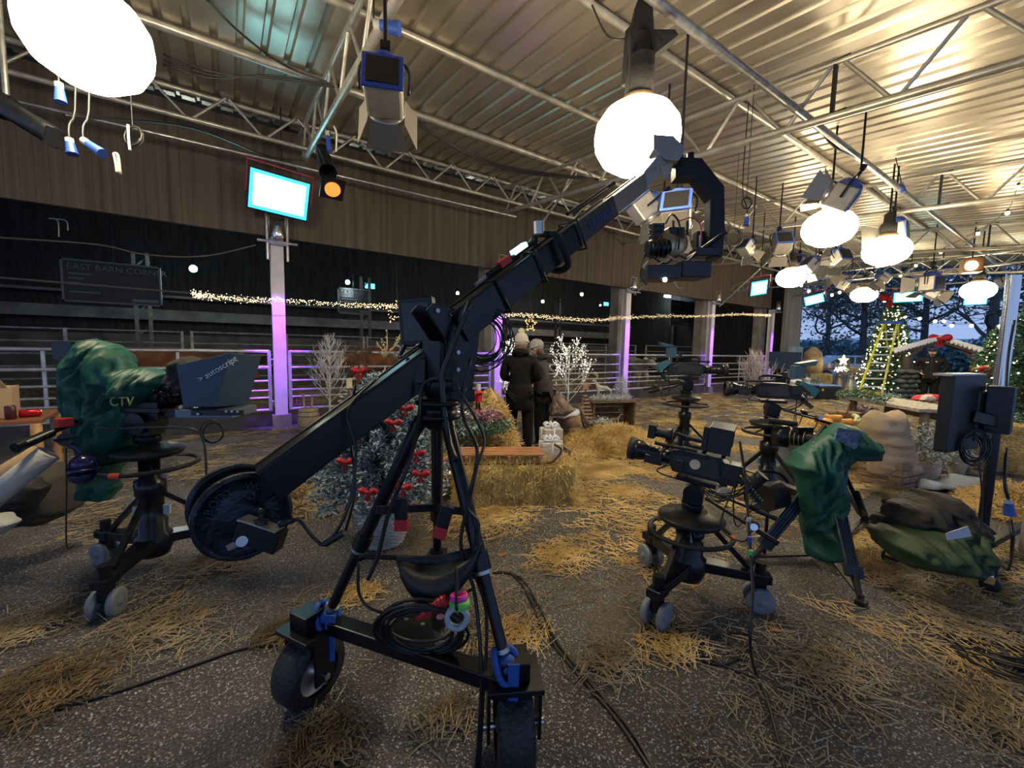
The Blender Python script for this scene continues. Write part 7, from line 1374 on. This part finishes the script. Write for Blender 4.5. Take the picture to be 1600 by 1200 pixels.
# ================================================================ OUTDOORS
# parked car
c = PX(1325, 575, 27.5); c.z = 0; yawc = -.9; M = Matrix.Rotation(yawc, 3, 'Z'); CAR = mat('silver_blue_paint', (.40, .50, .62), .25, .3, coat=.6); t = T('parked_car', 'pale silver car parked on the grass beyond the end wall', 'car', c)
P_ = [(-2.1, .3), (-2.1, .75), (-1.9, .95), (-1.3, 1.05), (-.75, 1.42), (.55, 1.45), (1.25, 1.0), (1.95, .9), (2.1, .7), (2.1, .3)]
q = B(); q.prism(P_, c, M @ V((1, 0, 0)), (0, 0, 1), 1.7); q.out('body', CAR, t, bevel=.06)
for sg in (-1, 1): q = B(); q.prism([(-1.15, 1.02), (-.68, 1.36), (-.1, 1.37), (-.1, 1.02)], c+M @ V((0, sg*.86, 0)), M @ V((1, 0, 0)), (0, 0, 1), .02); q.prism([(-.02, 1.02), (-.02, 1.37), (.48, 1.37), (1.05, 1.02)], c+M @ V((0, sg*.86, 0)), M @ V((1, 0, 0)), (0, 0, 1), .02); q.out('side_window', mat('dark_glass', (.03, .04, .05), .08), t)
for sx in (-1.3, 1.3):
    for sg in (-1, 1): p = c+M @ V((sx, sg*.82, .32)); q = B(); ax = M @ V((0, 1, 0)); q.lathe(p-ax*.1, [(.2, 0), (.31, .0), (.33, .05), (.33, .15), (.31, .2), (.2, .2)], axis=ax, n=24); w_ = q.out('wheel', BRB, t); q = B(); q.cyl(p-ax*.11, p+ax*.11, .19, n=16); o = q.out('hub', STL, w_); o.location = (0, 0, 0)
LF = [mat('hazed_dark_leaves', (.09, .13, .13), .85), mat('hazed_leaves', (.13, .19, .20), .85), mat('hazed_brown_leaves', (.13, .13, .11), .85)]; BK2 = mat('dark_bark', (.07, .07, .075), .9)  # distance haze is mixed into the leaf colours, paler and bluer
def oak(c, h, sp, seed, label, n=9000, leaf=.22, low=.25):
    g = random.Random(seed); c = V(c); q = B(); ends = []
    def br(p, d, L, r, lv):
        pts = [p]; dd = d.copy()
        for i in range(4): dd = (dd+V((g.gauss(0, .22), g.gauss(0, .22), g.gauss(.02, .12)))).normalized(); pts.append(pts[-1]+dd*L/4)
        q.tube(pts, [r, r*.85, r*.7, r*.6, r*.45], 5)
        if lv < 2: ends.extend(pts[1:])
        if lv:
            for _ in range(4): br(pts[g.choice((2, 3, 4))], (dd*.6+V((g.gauss(0, .7), g.gauss(0, .7), g.gauss(.1, .35)))).normalized(), L*.62, r*.5, lv-1)
    q.tube([c, c+V((.1, 0, h*low)), c+V((0, .1, h*.6))], [.20*h/9, .16*h/9, .10*h/9], 9)
    for i in range(11): f = low+(.9-low)*i/11; a = i*2.4+g.random(); br(c+V((0, .05, h*f*.85)), V((cos(a), sin(a), .25+.5*f)).normalized(), sp*(1-.35*f), .085*h/9, 3)
    t = T('oak_tree', label, 'tree', c, 'dark oaks beyond the open end'); q.out('trunk_and_boughs', BK2, t); lf = B()
    for i in range(n):
        p = g.choice(ends)+V((g.gauss(0, .38), g.gauss(0, .38), g.gauss(0, .28))); e = V((g.gauss(0, 1), g.gauss(0, 1), g.gauss(0, 1))).normalized(); s_ = e.cross(V((g.gauss(0, 1), g.gauss(0, 1), g.gauss(0, 1)))).normalized()*leaf*.3; l = leaf*g.uniform(.5, 1.2); lf.m = g.choice((0, 0, 1, 1, 2)); k = lf.add([p, p+e*l*.5+s_, p+e*l, p+e*l*.5-s_]); lf.face((k, k+1, k+2, k+3))
    tag(lf.out('leaves', LF, t), kind='stuff')
def gx(x, X): p = PX(x, 560, X); p.z = 0; return p
oak(gx(1345, 34), 10.5, 4.4, 3, 'broad dark oak behind the lit tree and the car', 5500, .26)
oak(gx(1440, 46), 13, 5.6, 5, 'oak behind the hut gable, between the two nearer ones', 5500, .30)
oak(gx(1545, 30), 11, 4.8, 7, 'bare-branched oak rising behind the right side of the hut', 2200, .2)
oak(gx(1290, 52), 13, 6.0, 9, 'distant oak at the left, next to the boarded end wall', 6000, .3)
oak(gx(1640, 38), 12, 6.0, 11, 'oak at the right edge behind the steel stand', 4500, .26)
g = random.Random(77)
for i in range(9): 
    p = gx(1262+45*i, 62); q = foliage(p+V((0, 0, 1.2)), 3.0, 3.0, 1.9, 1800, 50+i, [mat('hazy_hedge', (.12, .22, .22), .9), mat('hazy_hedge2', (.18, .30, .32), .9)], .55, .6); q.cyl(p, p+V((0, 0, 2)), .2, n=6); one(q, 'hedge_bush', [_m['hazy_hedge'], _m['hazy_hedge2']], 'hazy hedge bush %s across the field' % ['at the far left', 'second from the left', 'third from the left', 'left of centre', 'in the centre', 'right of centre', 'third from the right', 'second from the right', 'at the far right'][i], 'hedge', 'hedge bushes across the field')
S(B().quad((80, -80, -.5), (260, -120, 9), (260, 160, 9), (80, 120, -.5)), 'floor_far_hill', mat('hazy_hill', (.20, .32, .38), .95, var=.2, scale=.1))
# ================================================================ STRAW ON THE FLOOR, CABLES
def scatter(n, fn, name, m, label, seed, L=.10, w=.0032):
    g = random.Random(seed); q = B(); c = 0; tries = 0
    while c < n and tries < n*40:
        tries += 1; p = fn(g)
        if p is None: continue
        straw(q, V((p[0], p[1], .004+g.random()*.012)), g, L, .10, w); c += 1
    return one(q, name, m, label, 'straw', kind='stuff', org=(2, 3, 0))
def dens(x, y): return noise.fractal(V((x*1.1, y*1.1, 2.3)), 1.0, 2.0, 4)
def area(x0, x1, y0, y1, th):
    def f(g):
        x, y = g.uniform(x0, x1), g.uniform(y0, y1); return (x, y) if dens(x, y) > th+g.gauss(0, .12) else None
    return f
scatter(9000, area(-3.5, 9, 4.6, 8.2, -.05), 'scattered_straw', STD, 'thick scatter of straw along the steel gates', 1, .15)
scatter(2200, area(2.2, 4.2, 1.4, 4.6, .1), 'scattered_straw', STR, 'golden straw wisps on the bare path beside the long bale', 6, .12)
scatter(8000, area(3.9, 9, 1.0, 5.5, .02), 'scattered_straw', STR, 'golden straw strewn round the cameras and the sack on the right', 2, .14)
scatter(3600, area(-1.5, 4.0, .4, 4.6, .16), 'scattered_straw', STD, 'thin scatter of straw under the crane and nearest cameras', 3, .10, .0022)
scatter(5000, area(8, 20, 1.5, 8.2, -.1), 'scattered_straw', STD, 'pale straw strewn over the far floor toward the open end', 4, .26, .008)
scatter(1800, area(2.8, 5.2, .15, 1.6, -.2), 'scattered_straw', STR, 'straw lying between the tripod and the steel stand', 5, .12, .0022)
def clump(px, py, r, n, seed, lab, m=STR, L=.12):
    c = G(px, py); g = random.Random(seed); q = B()
    for _ in range(n): a = g.uniform(0, 6.28); rr = r*sqrt(g.random())*g.uniform(.3, 1.3); straw(q, V((c.x+cos(a)*rr, c.y+sin(a)*rr*.8, .004+g.random()*.03)), g, L, .16, .0022)
    one(q, 'straw_clump', m, lab, 'straw', kind='stuff', org=c)
BRS = mat('muddy_straw', (.13, .085, .035), .75, c2=(.34, .24, .11), scale=5, var=.3)
for i, (x, y, r, n, lab, m) in enumerate(((60, 1085, .26, 900, 'dark muddy straw clump in the lower left corner', BRS), (30, 985, .22, 400, 'thin straw clump at the left edge below the table', STD), (440, 990, .14, 260, 'small muddy clump left of the crane wheel', BRS), (500, 1170, .16, 400, 'muddy clump in front of the left crane wheel', BRS),
    (340, 880, .22, 320, 'straw tuft under the crane weights', STD), (560, 930, .16, 160, 'straw tuft under the crane base beam', STR), (800, 1000, .22, 260, 'straw tuft right of the tape rolls', STR), (880, 870, .3, 420, 'straw tuft in front of the long bale', STR), (760, 810, .5, 1000, 'straw spilled at the foot of the long bale', STR),
    (1020, 840, .22, 240, 'straw tuft left of the nearest camera wheels', STR), (1050, 1010, .2, 220, 'straw tuft in front of the nearest camera wheels', STR), (1290, 1050, .3, 300, 'straw tuft below the ribbed tripod', STD), (1500, 960, .35, 600, 'straw tuft below the steel stand', STD), (1400, 900, .3, 600, 'straw tuft between the tripod foot and stand castor', STR),
    (950, 1040, .2, 160, 'straw wisps right of the crane wheel', STD), (700, 1120, .15, 120, 'straw wisps between the crane wheels', STD), (250, 980, .3, 260, 'straw wisps right of the left pedestal', STD), (1560, 1120, .3, 500, 'straw under the cable heap at lower right', STD), (930, 740, .5, 900, 'straw spilled right of the long bale', STR), (980, 770, .3, 300, 'straw tuft beside the path', STR))): clump(x, y, r, n, 200+i, lab, m)
# fallen leaves
LV = mat('fallen_leaf', (.42, .17, .05), .7, var=.3)
LP = ((275, 932), (318, 960), (783, 868), (468, 985), (1000, 1003), (1038, 968), (1210, 985), (655, 895), (905, 880), (700, 1105))
LN_ = ('right of the left pedestal wheels', 'below the crane weights', 'in front of the long bale', 'left of the left crane wheel', 'in front of the nearest camera wheels', 'under the nearest camera', 'below the tripod foot', 'behind the sling pouch', 'right of the crane legs', 'between the crane wheels')
for i, (x, y) in enumerate(LP):
    c = G(x, y); g = random.Random(i); q = B(); a0 = g.uniform(0, 6); q.prism([(cos(a)*r*.035, sin(a)*r*.028) for a, r in ((0, 1.2), (.7, .6), (1.3, 1), (2.1, .6), (2.8, 1), (3.8, .7), (4.5, 1), (5.4, .6))], c+V((0, 0, .008)), (cos(a0), sin(a0), .12), (-sin(a0), cos(a0), .1), .0015); one(q, 'fallen_leaf', LV, 'orange fallen leaf on the floor ' + LN_[i], 'leaf', 'fallen leaves on the floor')
# cables on the floor
def fl(P_, r, lab): rope([G(x, y, r) for x, y in P_], r, lab, name='floor_cable')
fl(((-40, 1145), (100, 1105), (200, 1075), (300, 1040), (385, 1012), (440, 1008)), .007, 'black cable running from the lower left edge to the crane base')
fl(((770, 895), (800, 897), (825, 930), (850, 985), (900, 1050), (960, 1120), (1015, 1200), (1040, 1240)), .0075, 'black cable curving past the right crane wheel to the bottom edge')
fl(((778, 893), (812, 902), (838, 940), (868, 1000), (925, 1070), (985, 1140), (1030, 1220)), .0075, 'second black cable lying right beside the curving one')
fl(((1345, 830), (1380, 900), (1440, 960), (1500, 1010), (1560, 1080), (1640, 1160)), .007, 'black cable crossing the straw from the tripod to the lower right')
fl(((1400, 890), (1430, 950), (1480, 1000), (1540, 1060), (1610, 1120)), .006, 'second cable beside the one crossing to the lower right')
fl(((1088, 1010), (1095, 1030), (1130, 1038), (1165, 1020), (1172, 995), (1150, 990), (1110, 998), (1090, 1015), (1130, 1040), (1180, 1060)), .006, 'loop of thin cable on the ground in front of the nearest camera')
fl(((320, 760), (318, 840), (300, 890), (270, 930), (200, 965)), .006, 'thin cable on the floor behind the left pedestal wheels')
fl(((1510, 990), (1550, 985), (1620, 1000)), .008, 'upper cable of the dark tangle at lower right'); fl(((1500, 1000), (1560, 1015), (1580, 1040), (1640, 1060)), .008, 'middle cable of the dark tangle at lower right'); fl(((1560, 950), (1540, 975), (1570, 1000), (1620, 980)), .008, 'looped cable at the right edge under the steel stand')
